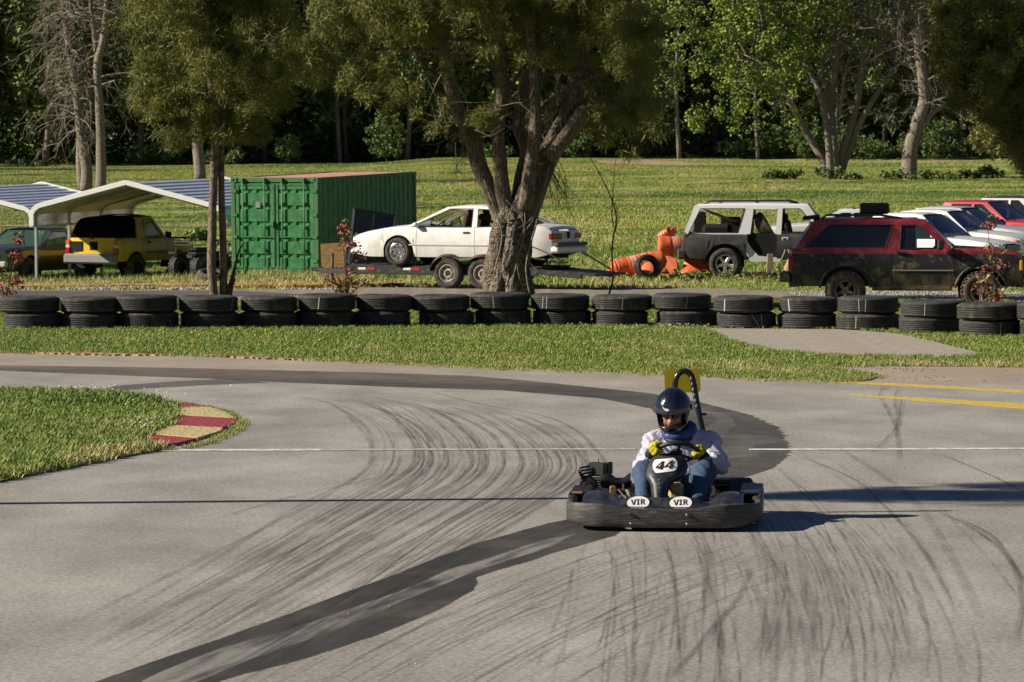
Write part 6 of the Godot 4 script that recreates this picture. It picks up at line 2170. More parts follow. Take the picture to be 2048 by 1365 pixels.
	for v in [[[[1213, 602], [1226, 560], [1224, 500], [1230, 460], [1233, 435], [1226, 405], [1208, 365], [1186, 325], [1172, 300]], 0.022, 0.008], [[[1228, 455], [1224, 430], [1226, 390], [1230, 330], [1236, 310]], 0.012, 0.005], [[[1228, 470], [1236, 440], [1232, 400]], 0.008, 0.004]]:
		var st := S()
		var w := []
		for p in v[0]:
			w.append(W(p[0], p[1], -sa.z) - sa)
		var c := curve(w, 24)
		var rad := []
		for i in 25:
			rad.append(lerpf(v[1], v[2], i / 24.0))
		tube(st, c, rad, 5)
		for i in 4:
			limb(st, c[rng.randi_range(10, 24)], rdir(), 0.25, 0.005, 1, [], 0.2, 3)
		part("stem", st, M.bark_dark, so)

func build_twin_cedar() -> void:
	rng.seed = 600
	var d := 71.5
	var base := W(437, 622, d)
	base.y = 0.0
	var o := thing("cedar_tree", "slender cedar with two pale trunks rising beside the container doors", "tree", base)
	var tips := []
	for s in [
		[[[431, 626], [422, 540], [424, 450], [427, 360], [429, 280], [425, 200], [416, 100], [412, 0], [410, -200]], 0.0, 0.09, 0.045],
		[[[446, 626], [446, 540], [444, 450], [442, 360], [442, 280], [439, 200], [440, 100], [445, -50], [448, -400]], 0.12, 0.075, 0.035],
	]:
		var st := S()
		var c := stem_px(st, base, s[0], d + s[1], s[2], s[3], 10, 0.16)
		for i in range(int(c.size() * 0.5), c.size()):
			for k in 2:
				limb(st, c[i], Vector3(rng.randf_range(-1, 1), rng.randf_range(-0.1, 0.4), rng.randf_range(-1, 1)), rng.randf_range(0.5, 1.3), 0.022, 2, tips, 0.1, 4)
		part("trunk", st, M.bark_cedar, o)
	var sp := spray_mesh(22, 64, 0.3, 0.007, 0.25)
	var pl := []
	var tn := PackedColorArray()
	var ca := cedar_a
	var cb := cedar_b
	for t in tips:
		for k in 3:
			put_leaf(pl, tn, t + rdir() * 0.2, rng.randf_range(0.5, 1.0), mixc(ca, cb, rng.randf()))
	for b in [
		[300, 150, 40, 30, 0.2], [320, 210, 45, 35, 0.3], [345, 270, 35, 25, 0.2], [290, 190, 35, 25, 0.0], [370, 90, 50, 40, 0.3], [340, 40, 50, 35, 0.0], [400, 30, 50, 40, 0.4], [470, 50, 60, 50, 0.2], [540, 60, 45, 50, -0.2],
		[520, 140, 55, 50, -0.2], [570, 120, 30, 40, -0.4], [480, 150, 60, 50, 0.3], [410, 140, 50, 40, 0.5], [400, 200, 50, 40, 0.5], [470, 220, 60, 40, 0.3], [530, 210, 45, 40, -0.2], [560, 190, 30, 30, -0.4], [500, 260, 40, 24, 0.0], [400, 262, 40, 24, 0.3],
		[290, 90, 30, 24, -0.2], [310, 120, 40, 30, 0.0], [440, -10, 80, 50, 0.0], [550, 10, 50, 40, -0.3], [360, 0, 50, 30, 0.1], [455, 262, 40, 22, 0.4], [365, 170, 40, 35, 0.4],
	]:
		var c := W(b[0], b[1], d - b[4]) - base
		var rx: float = b[2] / 100.0
		var ry: float = b[3] / 100.0
		blob(pl, tn, c, Vector3(rx, ry, maxf(rx, 0.5)), int(520 * rx * ry) + 16, 0.45, 0.9, ca, cb, 0.28)
	for k in 26:
		var h := rng.randf_range(6.3, 11.0)
		var r := 2.0 * (1.0 - (h - 6.0) / 5.8)
		var a := rng.randf() * TAU
		blob(pl, tn, Vector3(cos(a) * r * rng.randf(), h, sin(a) * r * rng.randf()), Vector3(0.8, 0.6, 0.8), 90, 0.7, 1.2, ca, cb, 0.1)
	multi("crown", sp, M.leaf, pl, tn, o)
	# broken stump at its foot
	var sb := W(458, 610, d + 0.1)
	sb.y = 0.0
	var so := thing("broken_stump", "dark split stump leaning at the foot of the twin-trunk cedar", "stump", sb)
	for v in [[[[452, 615], [456, 585], [466, 555]], 0.09, 0.05], [[[456, 615], [460, 575], [470, 530], [478, 500], [488, 486]], 0.06, 0.012], [[[448, 612], [446, 580], [438, 552]], 0.06, 0.02]]:
		var st := S()
		stem_px(st, sb, v[0], -sb.z, v[1], v[2], 8, 0.25)
		part("splinter", st, M.bark_dark, so)

func build_right_cedar() -> void:
	rng.seed = 700
	var d := 79.0
	var base := Vector3(13.2, gh(13.2, -d), -d)
	var o := thing("cedar_tree", "dark shaded cedar hanging into the upper right corner", "tree", base)
	var st := S()
	tube(st, curve([Vector3(0, -0.1, 0), Vector3(0.1, 3, 0), Vector3(-0.1, 7, 0.1), Vector3(0, 12, 0)], 14), [0.34, 0.33, 0.32, 0.3, 0.28, 0.26, 0.24, 0.22, 0.2, 0.18, 0.16, 0.13, 0.1, 0.07, 0.05], 10, true, 0.15)
	var tips := []
	for k in 26:
		var h := rng.randf_range(3.2, 11.0)
		limb(st, Vector3(0, h, 0), Vector3(rng.randf_range(-1.0, 0.6), 0.1, rng.randf_range(-0.8, 0.8)), rng.randf_range(1.4, 2.4), 0.06, 2, tips, 0.0, 5)
	part("trunk", st, M.bark_cedar, o)
	var sp := spray_mesh(23, 60, 0.34, 0.008, 0.4)
	var pl := []
	var tn := PackedColorArray()
	var ca := cedar_a
	var cb := cedar_b
	for t in tips:
		for k in 4:
			put_leaf(pl, tn, t + rdir() * 0.25, rng.randf_range(0.6, 1.1), mixc(ca, cb, rng.randf()))
	for b in [[1920, 40, 50, 50], [1990, 60, 60, 70], [1910, 110, 40, 40], [1960, 150, 60, 50], [2030, 150, 60, 70], [1930, 190, 30, 24], [2010, 215, 50, 36], [2040, 255, 35, 40], [2060, 310, 30, 30], [1900, 10, 40, 30], [2060, 60, 60, 60], [1975, 195, 36, 30], [2080, 220, 60, 80], [1890, 60, 24, 24]]:
		var c := W(b[0], b[1], d + rng.randf_range(-0.6, 0.6)) - base
		blob(pl, tn, c, Vector3(b[2] / 96.0, b[3] / 96.0, 0.8), int(b[2] * b[3] * 0.075) + 30, 0.7, 1.2, ca, cb, 0.1)
	for k in 34:
		var h := rng.randf_range(5.0, 12.0)
		var r := 3.2 * (1.0 - (h - 5.0) / 8.5)
		var a := rng.randf() * TAU
		blob(pl, tn, Vector3(cos(a) * r * rng.randf(), h, sin(a) * r * rng.randf()), Vector3(1.0, 0.7, 1.0), 100, 0.8, 1.3, ca, cb, 0.1)
	multi("crown", sp, M.leaf, pl, tn, o)

# bare grey trees on the field at the left
func bare_tree(label: String, stems: Array, d: float, m: Material, twigs: int, lo: float, droop: float, bottom: Array) -> Node3D:
	var base := L(bottom[0], d)
	var o := thing("bare_tree", label, "tree", base)
	var tips := []
	for s in stems:
		var st := S()
		var w := []
		for p in s[0]:
			w.append(W(p[0], p[1], d + s[3]) - base)
		var n: int = s[0].size() * 4
		var c := curve(w, n)
		var rad := []
		for i in n + 1:
			rad.append(lerpf(s[1], s[2], float(i) / n))
		tube(st, c, rad, 8, true, 0.1)
		part("trunk", st, m, o)
		var tw := S()
		for k in twigs:
			var i := rng.randi_range(int(n * lo), n)
			var a := rng.randf() * TAU
			limb(tw, c[i], Vector3(cos(a), rng.randf_range(-0.2, 0.5), sin(a)), rng.randf_range(0.8, 2.4), 0.05, 2, tips, droop, 4, 0.5)
		part("twigs", tw, m, o)
	return o

func build_field_trees() -> void:
	rng.seed = 800
	bare_tree("leaning bare grey tree with drooping twigs, left of the pair behind the carport", [[[[170, 385], [172, 330], [160, 250], [152, 180], [140, 110], [128, 30], [120, -80]], 0.34, 0.08, 0.0], [[[164, 380], [160, 330], [158, 260], [150, 150], [135, 60], [140, -40]], 0.24, 0.07, 0.4]], 204.0, M.bark_pale, 70, 0.3, -0.5, [168])
	bare_tree("smooth pale grey tree, right of the bare pair behind the carport", [[[[200, 382], [202, 320], [200, 250], [197, 190], [194, 130], [205, 80], [212, 10], [215, -100]], 0.3, 0.1, 0.0], [[[197, 140], [190, 80], [182, 20], [178, -60]], 0.18, 0.07, 0.3]], 202.0, M.bark_pale, 40, 0.45, -0.2, [200])
	bare_tree("straight grey trunk showing behind the twin-trunk cedar", [[[[400, 362], [396, 300], [392, 240], [386, 160], [384, 60], [388, -60]], 0.36, 0.14, 0.0]], 226.0, M.bark_pale, 24, 0.6, 0.1, [398])
	# maple of many stems with bright young leaves
	var d := 214.0
	var base := L(1666, d)
	var o := thing("maple_tree", "spreading many-stemmed maple with bright green young leaves in the field", "tree", base)
	var tips := []
	var bare := []
	for s in [
		[[[1662, 378], [1646, 322], [1612, 262], [1576, 192], [1552, 130], [1530, 60], [1510, -40]], 0.34, 0.1],
		[[[1664, 376], [1656, 270], [1638, 182], [1600, 105], [1570, 30], [1560, -60]], 0.3, 0.09],
		[[[1668, 378], [1668, 284], [1662, 205], [1672, 112], [1664, 10], [1660, -100]], 0.36, 0.1],
		[[[1672, 378], [1686, 300], [1712, 220], [1724, 130], [1736, 30], [1750, -80]], 0.32, 0.1],
		[[[1674, 376], [1704, 282], [1742, 206], [1794, 132], [1850, 62], [1890, 10]], 0.3, 0.08],
		[[[1662, 250], [1650, 170], [1640, 90], [1620, 0]], 0.16, 0.06],
		[[[1680, 230], [1690, 150], [1710, 70], [1700, -20]], 0.15, 0.06],
	]:
		var st := S()
		var w := []
		for p in s[0]:
			w.append(W(p[0], p[1], d + rng.randf_range(-0.8, 0.8)) - base)
		var n: int = s[0].size() * 4
		var c := curve(w, n)
		var rad := []
		for i in n + 1:
			rad.append(lerpf(s[1], s[2], float(i) / n))
		for i in rad.size():
			rad[i] *= 0.78
		tube(st, c, rad, 8, true, 0.12)
		for i in range(int(n * 0.4), n + 1):
			limb(st, c[i], Vector3(rng.randf_range(-1, 1), rng.randf_range(0.0, 0.7), rng.randf_range(-1, 1)), rng.randf_range(1.4, 3.2), 0.06, 2, tips, 0.1, 4, 0.4)
		part("stem", st, M.bark_pale, o)
	var lm := leaf_mesh(31, 16, 0.42, 0.3)
	var pl := []
	var tn := PackedColorArray()
	var ca := Color(0.22, 0.29, 0.03)
	var cb := Color(0.13, 0.2, 0.022)
	for t in tips:
		if (t.x < -1.5 and rng.randf() < 0.6) or rng.randf() < 0.1:
			for k in 2:
				put_leaf(pl, tn, t + rdir() * 0.3, rng.randf_range(0.5, 0.9), mixc(ca, cb, rng.randf()))
	for b in [[1350, 20, 60, 40], [1420, 70, 60, 60], [1480, 30, 80, 50], [1560, 60, 80, 70], [1460, 140, 60, 50], [1540, 150, 60, 40], [1420, 190, 40, 30], [1620, 90, 60, 50], [1640, 20, 60, 40], [1380, 120, 40, 40], [1490, 200, 50, 24], [1300, 10, 50, 24], [1560, 230, 50, 30], [1480, 255, 40, 25], [1200, 8, 50, 12], [1340, 90, 40, 34], [1320, 40, 44, 36], [1345, 160, 34, 34], [1400, 245, 34, 26], [1440, 215, 40, 26], [1600, -40, 120, 50], [1440, -40, 120, 50], [1690, 30, 24, 24]]:
		var c := W(b[0], b[1], d - rng.randf_range(0.0, 3.0)) - base
		blob(pl, tn, c, Vector3(b[2] / 35.0, b[3] / 35.0, 2.0), int(b[2] * b[3] * 0.03) + 10, 0.35, 0.75, ca, cb, 0.42)
	for k in 24:
		var a := rng.randf() * TAU
		var h := rng.randf_range(13.0, 18.0)
		blob(pl, tn, Vector3(cos(a) * 4.0 * rng.randf() - 2.0, h, sin(a) * 4.0 * rng.randf()), Vector3(2, 1.4, 2), 70, 0.7, 1.2, ca, cb, 0.2)
	multi("crown", lm, M.leaf, pl, tn, o)
	bare_tree("single grey tree with one limb reaching out beside the maple", [[[[1817, 374], [1820, 310], [1834, 250], [1850, 205], [1846, 150], [1836, 90], [1840, 0], [1845, -80]], 0.46, 0.12, 0.0], [[[1836, 262], [1868, 222], [1905, 200], [1945, 188], [1990, 170]], 0.22, 0.07, 0.0], [[[1846, 190], [1826, 130], [1800, 60], [1790, -20]], 0.16, 0.06, 0.5]], 211.0, M.bark_pale, 60, 0.4, 0.15, [1820])
	# bushes in the field
	var bi := -1
	for b in [[395, 452, 132.0, 0.5, 0.4], [1660, 372, 208.0, 1.0, 0.9], [1582, 374, 207.0, 0.9, 0.6], [1548, 376, 207.0, 0.7, 0.5], [1705, 372, 206.0, 0.5, 0.45], [1790, 372, 208.0, 0.9, 0.5], [1850, 370, 208.0, 0.9, 0.6], [1985, 366, 214.0, 0.8, 0.9], [1940, 370, 212.0, 0.8, 0.5], [1905, 372, 208.0, 0.7, 0.4]]:
		bi += 1
		bush("low wispy bush %s" % ["behind the carport", "at the maple's foot", "left of the maple's foot", "farthest left in the maple's row", "right of the maple's foot", "left of the single grey tree", "right of the single grey tree", "with a pointed top near the photo's right edge", "between the grey tree and the pointed bush", "midway right of the single grey tree"][bi], L(b[0], b[2]), b[3], b[4] * 0.75, Color(0.07, 0.12, 0.022), Color(0.15, 0.19, 0.04), 46)

func bush(label: String, at: Vector3, r: float, h: float, ca: Color, cb: Color, n: int, group := "") -> void:
	var o := thing("bush", label, "bush", at, 0.0, group)
	var st := S()
	for k in 7:
		limb(st, Vector3(rng.randf_range(-0.1, 0.1), -0.05, rng.randf_range(-0.1, 0.1)), Vector3(rng.randf_range(-1, 1) * r, h, rng.randf_range(-1, 1) * r), h * 0.8, 0.02, 1, [], 0.1, 3)
	part("stems", st, M.bark_dark, o)
	var pl := []
	var tn := PackedColorArray()
	blob(pl, tn, Vector3(0, h * 0.55, 0), Vector3(r, h * 0.5, r), n, 0.4, 0.9, ca, cb, 0.1)
	multi("foliage", bush_leaf, M.leaf, pl, tn, o)

var bush_leaf: ArrayMesh

# red-tipped young shrubs behind the tyre wall
func red_shrub(label: String, at: Vector3, top: float, w: float, marks: Array, share := 0.42, tone := 1.0) -> void:
	var o := thing("red_leaf_shrub", label, "shrub", at, 0.0, "red-leaved shrubs behind the tyre wall")
	var st := S()
	var lm := leaf_mesh(41, 10, 0.1, 0.075)
	var pl := []
	var tn := PackedColorArray()
	for m in marks:
		var p := Vector3(m[0] * w, m[1] * top, rng.randf_range(-0.25, 0.25))
		tube(st, curve([Vector3(rng.randf_range(-0.05, 0.05), 0, 0), Vector3(p.x * 0.35, p.y * 0.5, p.z * 0.4), p], 6), [0.012, 0.011, 0.01, 0.009, 0.008, 0.006, 0.005], 5)
		for k in int(m[2] * share):
			var q: Vector3 = p + rdir() * m[3] * pow(rng.randf(), 0.5)
			var c := Color(0.3, 0.06, 0.065) if rng.randf() < 0.4 else (Color(0.15, 0.14, 0.04) if rng.randf() < 0.6 else Color(0.42, 0.2, 0.1))
			put_leaf(pl, tn, q, rng.randf_range(0.6, 1.1), c * rng.randf_range(0.7, 1.3) * tone)
	part("stems", st, M.bark_dark, o)
	multi("foliage", lm, M.leaf, pl, tn, o)

func build_shrubs() -> void:
	rng.seed = 900
	var m := []
	for q in [[-0.2, 0.97, 20, 0.12], [0.0, 0.86, 26, 0.16], [-0.05, 0.74, 20, 0.14], [0.4, 0.7, 16, 0.12], [0.65, 0.6, 14, 0.13], [-0.55, 0.28, 22, 0.15], [-0.05, 0.24, 30, 0.2], [0.3, 0.3, 16, 0.14], [0.85, 0.25, 14, 0.1], [0.1, 0.12, 22, 0.15], [-0.3, 0.14, 12, 0.1], [0.5, 0.05, 8, 0.06], [0.1, 0.42, 14, 0.12]]:
		m.append(q)
	red_shrub("red-leaved shrub in front of the trailer tongue", G(692, 607), 1.62, 0.42, m)
	red_shrub("red-leaved shrub cut off by the photo's left edge", G(10, 612), 1.55, 0.45, [[0.5, 0.86, 22, 0.16], [0.55, 0.66, 14, 0.14], [-0.2, 0.35, 30, 0.2], [0.5, 0.3, 24, 0.18], [0.1, 0.18, 30, 0.2], [-0.6, 0.2, 20, 0.2], [0.3, 0.1, 16, 0.15]])
	red_shrub("dark red-leaved shrub before the red SUV's front wheel", G(1985, 632), 1.95, 0.42, [[-0.15, 0.88, 26, 0.16], [0.05, 0.62, 26, 0.18], [-0.3, 0.42, 24, 0.2], [0.35, 0.45, 22, 0.2], [-0.1, 0.25, 30, 0.24], [0.3, 0.2, 22, 0.2], [-0.55, 0.28, 16, 0.15]], 0.34)
	# leafy weeds at the white SUV
	var lm := leaf_mesh(43, 12, 0.12, 0.11)
	var pl := []
	var tn := PackedColorArray()
	for c in [[1362, 90.4, 0.45, 60], [1400, 90.4, 0.3, 22], [1500, 90.6, 0.5, 26], [1580, 90.2, 0.3, 40]]:
		for k in c[3]:
			var p := L(c[0], c[1]) + Vector3(rng.randfn() * c[2] * 0.6, 0, rng.randfn() * 0.3)
			put_leaf(pl, tn, p + Vector3.UP * rng.randf_range(0.02, 0.3) * rng.randf(), rng.randf_range(0.7, 1.2), mixc(Color(0.06, 0.13, 0.02), Color(0.14, 0.2, 0.04), rng.randf()))
	tag(multi("broadleaf_weeds", lm, M.leaf, pl, tn), "broad-leaved weeds growing round the white SUV's rear wheel", "weeds")

# ---------------------------------------------------------------- the wood behind the field
func build_wood() -> void:
	rng.seed = 1000
	var big := leaf_mesh(51, 22, 0.75, 0.3)
	var ned := spray_mesh(52, 40, 0.9, 0.045, 0.3)
	bush_leaf = leaf_mesh(53, 20, 0.3, 0.22)
	var kinds := []
	for v in 6:
		var o := Node3D.new()
		var tips := []
		var st := S()
		var tall := rng.randf_range(17.0, 23.0)
		var lean := Vector3(rng.randf_range(-0.8, 0.8), tall, rng.randf_range(-0.5, 0.5))
		var c := curve([Vector3(0, -0.4, 0), lean * 0.3 + rdir() * 0.25, lean * 0.65 + rdir() * 0.3, lean], 14)
		var rad := []
		var r0 := rng.randf_range(0.16, 0.3)
		for i in 15:
			rad.append(lerpf(r0, 0.05, i / 14.0))
		tube(st, c, rad, 7, true, 0.1)
		for i in range(3, 14):
			for k in 2:
				var a := rng.randf() * TAU
				limb(st, c[i], Vector3(cos(a), rng.randf_range(0.1, 0.6), sin(a)), rng.randf_range(1.2, 2.8), 0.06, 1 if v != 5 else 2, tips, 0.1, 4, 0.4)
		o.add_child(mi_raw("trunk", st, M.bark_dark if v % 3 != 2 else M.bark_pale))
		var pl := []
		var tn := PackedColorArray()
		var pine: bool = v == 3 or v == 4
		var ca := Color(0.13, 0.18, 0.03) if not pine else Color(0.07, 0.09, 0.02)
		var cb := Color(0.07, 0.11, 0.02) if not pine else Color(0.04, 0.055, 0.014)
		if v == 1:
			ca = Color(0.22, 0.25, 0.045)
			cb = Color(0.12, 0.16, 0.03)
		var amount := [230, 190, 120, 340, 340, 20][v] as int
		for k in amount:
			var f := pow(rng.randf(), 0.8)
			var h := lerpf(0.14 if pine else 0.2, 1.0, f) * tall
			var r: float = (3.0 * (1.05 - f) + 0.5) if pine else 3.4 * sqrt(maxf(0.03, 1.0 - pow((h / tall - 0.6) / 0.48, 2.0)))
			var a := rng.randf() * TAU
			var q := sqrt(rng.randf())
			var p: Vector3 = c[clampi(int(h / tall * 14.0), 0, 14)] * Vector3(1, 0, 1) + Vector3(cos(a) * r * q, h, sin(a) * r * q)
			put_leaf(pl, tn, p, rng.randf_range(0.8, 1.5), mixc(ca, cb, rng.randf()) * rng.randf_range(0.8, 1.2))
		for t in tips:
			put_leaf(pl, tn, t, rng.randf_range(0.5, 0.9), mixc(ca, cb, rng.randf()))
		multi("crown", ned if pine else big, M.leaf, pl, tn, o)
		kinds.append(o)
	var names_of := ["leafy green tree", "pale young-leaf tree", "thin grey-barked tree", "dark pine", "tall dark conifer", "bare winter tree"]
	# rows: distance, spacing, how deep
	for row in [[288.0, 6.2, "at the edge of the wood"], [296.0, 5.4, "just inside the wood"], [304.0, 4.8, "inside the wood"], [313.0, 4.2, "well inside the wood"], [321.0, 4.0, "deep in the wood"], [330.0, 4.0, "far back in the wood"], [339.0, 4.2, "at the very back of the wood"]]:
		var x := -50.0
		while x < 50.0:
			var px := x + rng.randf_range(-1.5, 1.5)
			var d: float = row[0] + rng.randf_range(-2.5, 2.5) - (6.0 * sstep(10.0, 50.0, px))
			x += row[1] * rng.randf_range(0.7, 1.3)
			var v: int = [0, 1, 1, 2, 3, 2, 5, 4, 0, 5][rng.randi() % 10]
			if row[0] > 318.0:
				v = [0, 3, 4, 3][rng.randi() % 4]
			wood_tree(kinds[v], v, "%s %s, %s" % [names_of[v], row[2], column_of(px, d)], names_of[v], Vector3(px, gh(px, -d), -d))
	# the wood turns toward the camera at the left, outside the picture
	for k in 6:
		var v := [0, 3, 1, 0][k % 4] as int
		var p := Vector3(-60.0 - rng.randf_range(0, 10), 0, -284.0 + k * 14.0)
		p.y = gh(p.x, p.z)
		wood_tree(kinds[v], v, "%s beside the field outside the picture" % names_of[v], names_of[v], p)
	for o in kinds:
		o.free()
	# brush along its foot, thin and dark at the left, thick and sunlit at the right
	rng.seed = 1100
	var told := {}
	var x := -40.0
	while x < 41.0:
		var sunny := sstep(12.0, 20.0, x)
		var d := 284.0 + rng.randf_range(-1.0, 7.0) - 5.0 * sstep(10.0, 45.0, x)
		var h := rng.randf_range(0.7, 3.2) * (1.0 if sunny > 0.5 else rng.randf_range(0.5, 1.3))
		var what := ("low" if h < 1.3 else "waist-high" if h < 2.0 else "tall") + " green brush"
		var lab := "%s at the wood's foot, %s" % [what, column_of(x, d)]
		told[lab] = told.get(lab, 0) + 1
		if told[lab] > 1:
			lab += ", %s from left" % ["", "", "second", "third", "fourth", "fifth"][mini(told[lab], 5)]
		bush(lab, Vector3(x, gh(x, -d), -d), rng.randf_range(0.9, 2.2), h, Color(0.12, 0.18, 0.034), Color(0.07, 0.115, 0.022), int(60.0 * h) + 40, "brush at the wood's edge")
		x += rng.randf_range(0.9, 1.6) if sunny > 0.5 else rng.randf_range(3.5, 9.0)
	bush("tall yellow-green bush at the wood's right end", L(1985, 262.0), 2.2, 4.6, Color(0.2, 0.2, 0.04), Color(0.12, 0.14, 0.03), 420)

func build_undergrowth() -> void:
	rng.seed = 1150
	var lm := leaf_mesh(54, 26, 1.1, 0.42)
	var pl := []
	var tn := PackedColorArray()
	for i in 9000:
		var x := rng.randf_range(-58, 58)
		var d := rng.randf_range(297.0, 350.0)
		var h := pow(rng.randf(), 1.4) * (3.0 + 5.0 * sstep(300.0, 345.0, d))
		put_leaf(pl, tn, Vector3(x, gh(x, -d) + h, -d), rng.randf_range(0.8, 1.5), mixc(Color(0.12, 0.18, 0.034), Color(0.07, 0.115, 0.022), rng.randf()))
	tag(multi("undergrowth", lm, M.leaf, pl, tn), "tangled undergrowth filling the depth of the wood", "undergrowth")

func mi_raw(called: String, st: SurfaceTool, m: Material) -> MeshInstance3D:
	st.generate_normals()
	var o := MeshInstance3D.new()
	o.name = called
	o.mesh = st.commit()
	o.material_override = m
	return o

# what a column of the picture lies behind, for telling the trees apart
func column_of(x: float, d: float) -> String:
	var px := 1024.0 + x / d * FPX
	for c in [[-200, "outside the photo's left edge"], [60, "at the photo's left edge"], [130, "left of the bare grey trees"], [240, "behind the bare grey trees"], [330, "left of the twin-trunk cedar"], [480, "behind the twin-trunk cedar"], [600, "above the container doors"], [720, "above the container's middle"], [840, "above the container's far end"], [930, "above the coupe's nose"], [1010, "behind the big cedar's left stem"], [1090, "behind the big cedar's trunk"], [1180, "right of the big cedar's trunk"], [1290, "above the orange barrels"], [1400, "above the white SUV's tail"], [1520, "above the white SUV's roof"], [1620, "left of the maple's stems"], [1720, "behind the maple's stems"], [1800, "between maple and single grey tree"], [1880, "behind the single grey tree"], [1990, "right of the single grey tree"], [2200, "at the photo's right edge"]]:
		if px < c[0]:
			return c[1]
	return "outside the photo's right edge"

func wood_tree(src: Node3D, v: int, label: String, what: String, at: Vector3) -> void:
	var o: Node3D = src.duplicate()
	o.name = numbered(["leafy_tree", "young_leaf_tree", "grey_tree", "pine_tree", "conifer_tree", "winter_tree"][v])
	add_child(o)
	o.position = at
	o.rotation.y = rng.randf() * TAU
	o.scale = Vector3.ONE * rng.randf_range(0.85, 1.2)
	tag(o, label, "tree", "trees of the wood, %s" % what)

# tall slim tree outside the picture at the left: its shadow lies across the track
func build_shadow_tree() -> void:
	rng.seed = 1200
	var p := G(0, 1010)
	var q := G(1530, 999.5)
	var dir := (q - p).normalized()
	var base := p - dir * 4.2
	var o := thing("cedar_tree", "slim bare-stemmed cedar outside the picture whose shadow crosses the track", "tree", base)
	var st := S()
	tube(st, [Vector3(0, -0.1, 0), Vector3(0, 2.5, 0), Vector3(0, 5.0, 0), Vector3(0, 8.6, 0)], [0.1, 0.09, 0.08, 0.03], 8)
	var tips := []
	for k in 40:
		limb(st, Vector3(0, rng.randf_range(5.4, 8.6), 0), Vector3(rng.randf_range(-1, 1), 0.3, rng.randf_range(-1, 1)), 0.45, 0.015, 1, tips, 0.1, 4)
	part("trunk", st, M.bark_cedar, o)
	var pl := []
	var tn := PackedColorArray()
	for k in 900:
		var h := rng.randf_range(5.5, 9.0)
		var r := 1.35 * sin(clampf((h - 5.3) / 3.9, 0.0, 1.0) * PI) + 0.06
		var a := rng.randf() * TAU
		put_leaf(pl, tn, Vector3(cos(a) * r * rng.randf(), h, sin(a) * r * rng.randf()), rng.randf_range(0.5, 0.9), mixc(cedar_a, cedar_b, rng.randf()))
	multi("crown", spray_mesh(24, 34, 0.34, 0.014, 0.3), M.leaf, pl, tn, o)
# ---------------------------------------------------------------- soft bodies: bones on a grid, meshed as surface nets
class Field:
	var lo: Vector3
	var cell: float
	var n: Vector3i
	var sum: PackedFloat32Array
	var k: float
	func _init(a: Vector3, b: Vector3, c: float, sharp: float) -> void:
		lo = a
		cell = c
		k = sharp
		n = Vector3i(((b - a) / c).ceil()) + Vector3i.ONE
		sum = PackedFloat32Array()
		sum.resize(n.x * n.y * n.z)
	func bone(a: Vector3, b: Vector3, ra: float, rb: float, flat := Vector3.ONE) -> void:
		var m := maxf(ra, rb) * maxf(flat.x, maxf(flat.y, flat.z)) + 6.0 / k + cell
		var i0 := Vector3i(((a.min(b) - Vector3.ONE * m - lo) / cell).floor()).clamp(Vector3i.ZERO, n - Vector3i.ONE)
		var i1 := Vector3i(((a.max(b) + Vector3.ONE * m - lo) / cell).ceil()).clamp(Vector3i.ZERO, n - Vector3i.ONE)
		var ab := b - a
		var l2 := maxf(ab.length_squared(), 1e-9)
		for z in range(i0.z, i1.z + 1):
			for y in range(i0.y, i1.y + 1):
				for x in range(i0.x, i1.x + 1):
					var p := lo + Vector3(x, y, z) * cell
					var t := clampf((p - a).dot(ab) / l2, 0.0, 1.0)
					var q := (p - a - ab * t) / flat
					var d := q.length() - lerpf(ra, rb, t)
					sum[(z * n.y + y) * n.x + x] += exp(clampf(-k * d, -40.0, 40.0))
	func values() -> PackedFloat32Array:
		var v := PackedFloat32Array()
		v.resize(sum.size())
		for i in sum.size():
			v[i] = -log(sum[i] + 1e-18) / k
		return v

# surface nets over grid values; pick(centre) gives the number of the surface a face belongs to
func nets(f: Field, v: PackedFloat32Array, surfaces: int, pick: Callable) -> Array:
	var sts := []
	for i in surfaces:
		sts.append(S())
	var nx := f.n.x
	var ny := f.n.y
	var nzz := f.n.z
	var vert := {}
	var offs := [0, 1, nx, nx + 1, nx * ny, nx * ny + 1, nx * ny + nx, nx * ny + nx + 1]
	for z in nzz - 1:
		for y in ny - 1:
			for x in nx - 1:
				var i := (z * ny + y) * nx + x
				var inside := 0
				for k in 8:
					if v[i + offs[k]] < 0.0:
						inside += 1
				if inside == 0 or inside == 8:
					continue
				var acc := Vector3.ZERO
				var c := 0
				for k in 8:
					for ax in 3:
						var bit := 1 << ax
						if k & bit:
							continue
						var a := v[i + offs[k]]
						var b := v[i + offs[k | bit]]
						if (a < 0.0) != (b < 0.0):
							var p := Vector3(k & 1, (k >> 1) & 1, (k >> 2) & 1)
							p[ax] += a / (a - b)
							acc += p
							c += 1
				vert[i] = f.lo + (Vector3(x, y, z) + acc / c) * f.cell
	var step := [1, nx, nx * ny]
	for z in range(1, nzz - 1):
		for y in range(1, ny - 1):
			for x in range(1, nx - 1):
				var i := (z * ny + y) * nx + x
				var a := v[i]
				for ax in 3:
					var b := v[i + step[ax]]
					if (a < 0.0) == (b < 0.0):
						continue
					var s1: int = step[(ax + 1) % 3]
					var s2: int = step[(ax + 2) % 3]
					if not (vert.has(i) and vert.has(i - s1) and vert.has(i - s2) and vert.has(i - s1 - s2)):
						continue
					var q := [vert[i], vert[i - s1], vert[i - s1 - s2], vert[i - s2]]
					var st: SurfaceTool = sts[pick.call((q[0] + q[2]) * 0.5)]
					if a < 0.0:
						quad(st, q[3], q[2], q[1], q[0])
					else:
						quad(st, q[0], q[1], q[2], q[3])
	return sts

# ---------------------------------------------------------------- the kart
var kart: Node3D
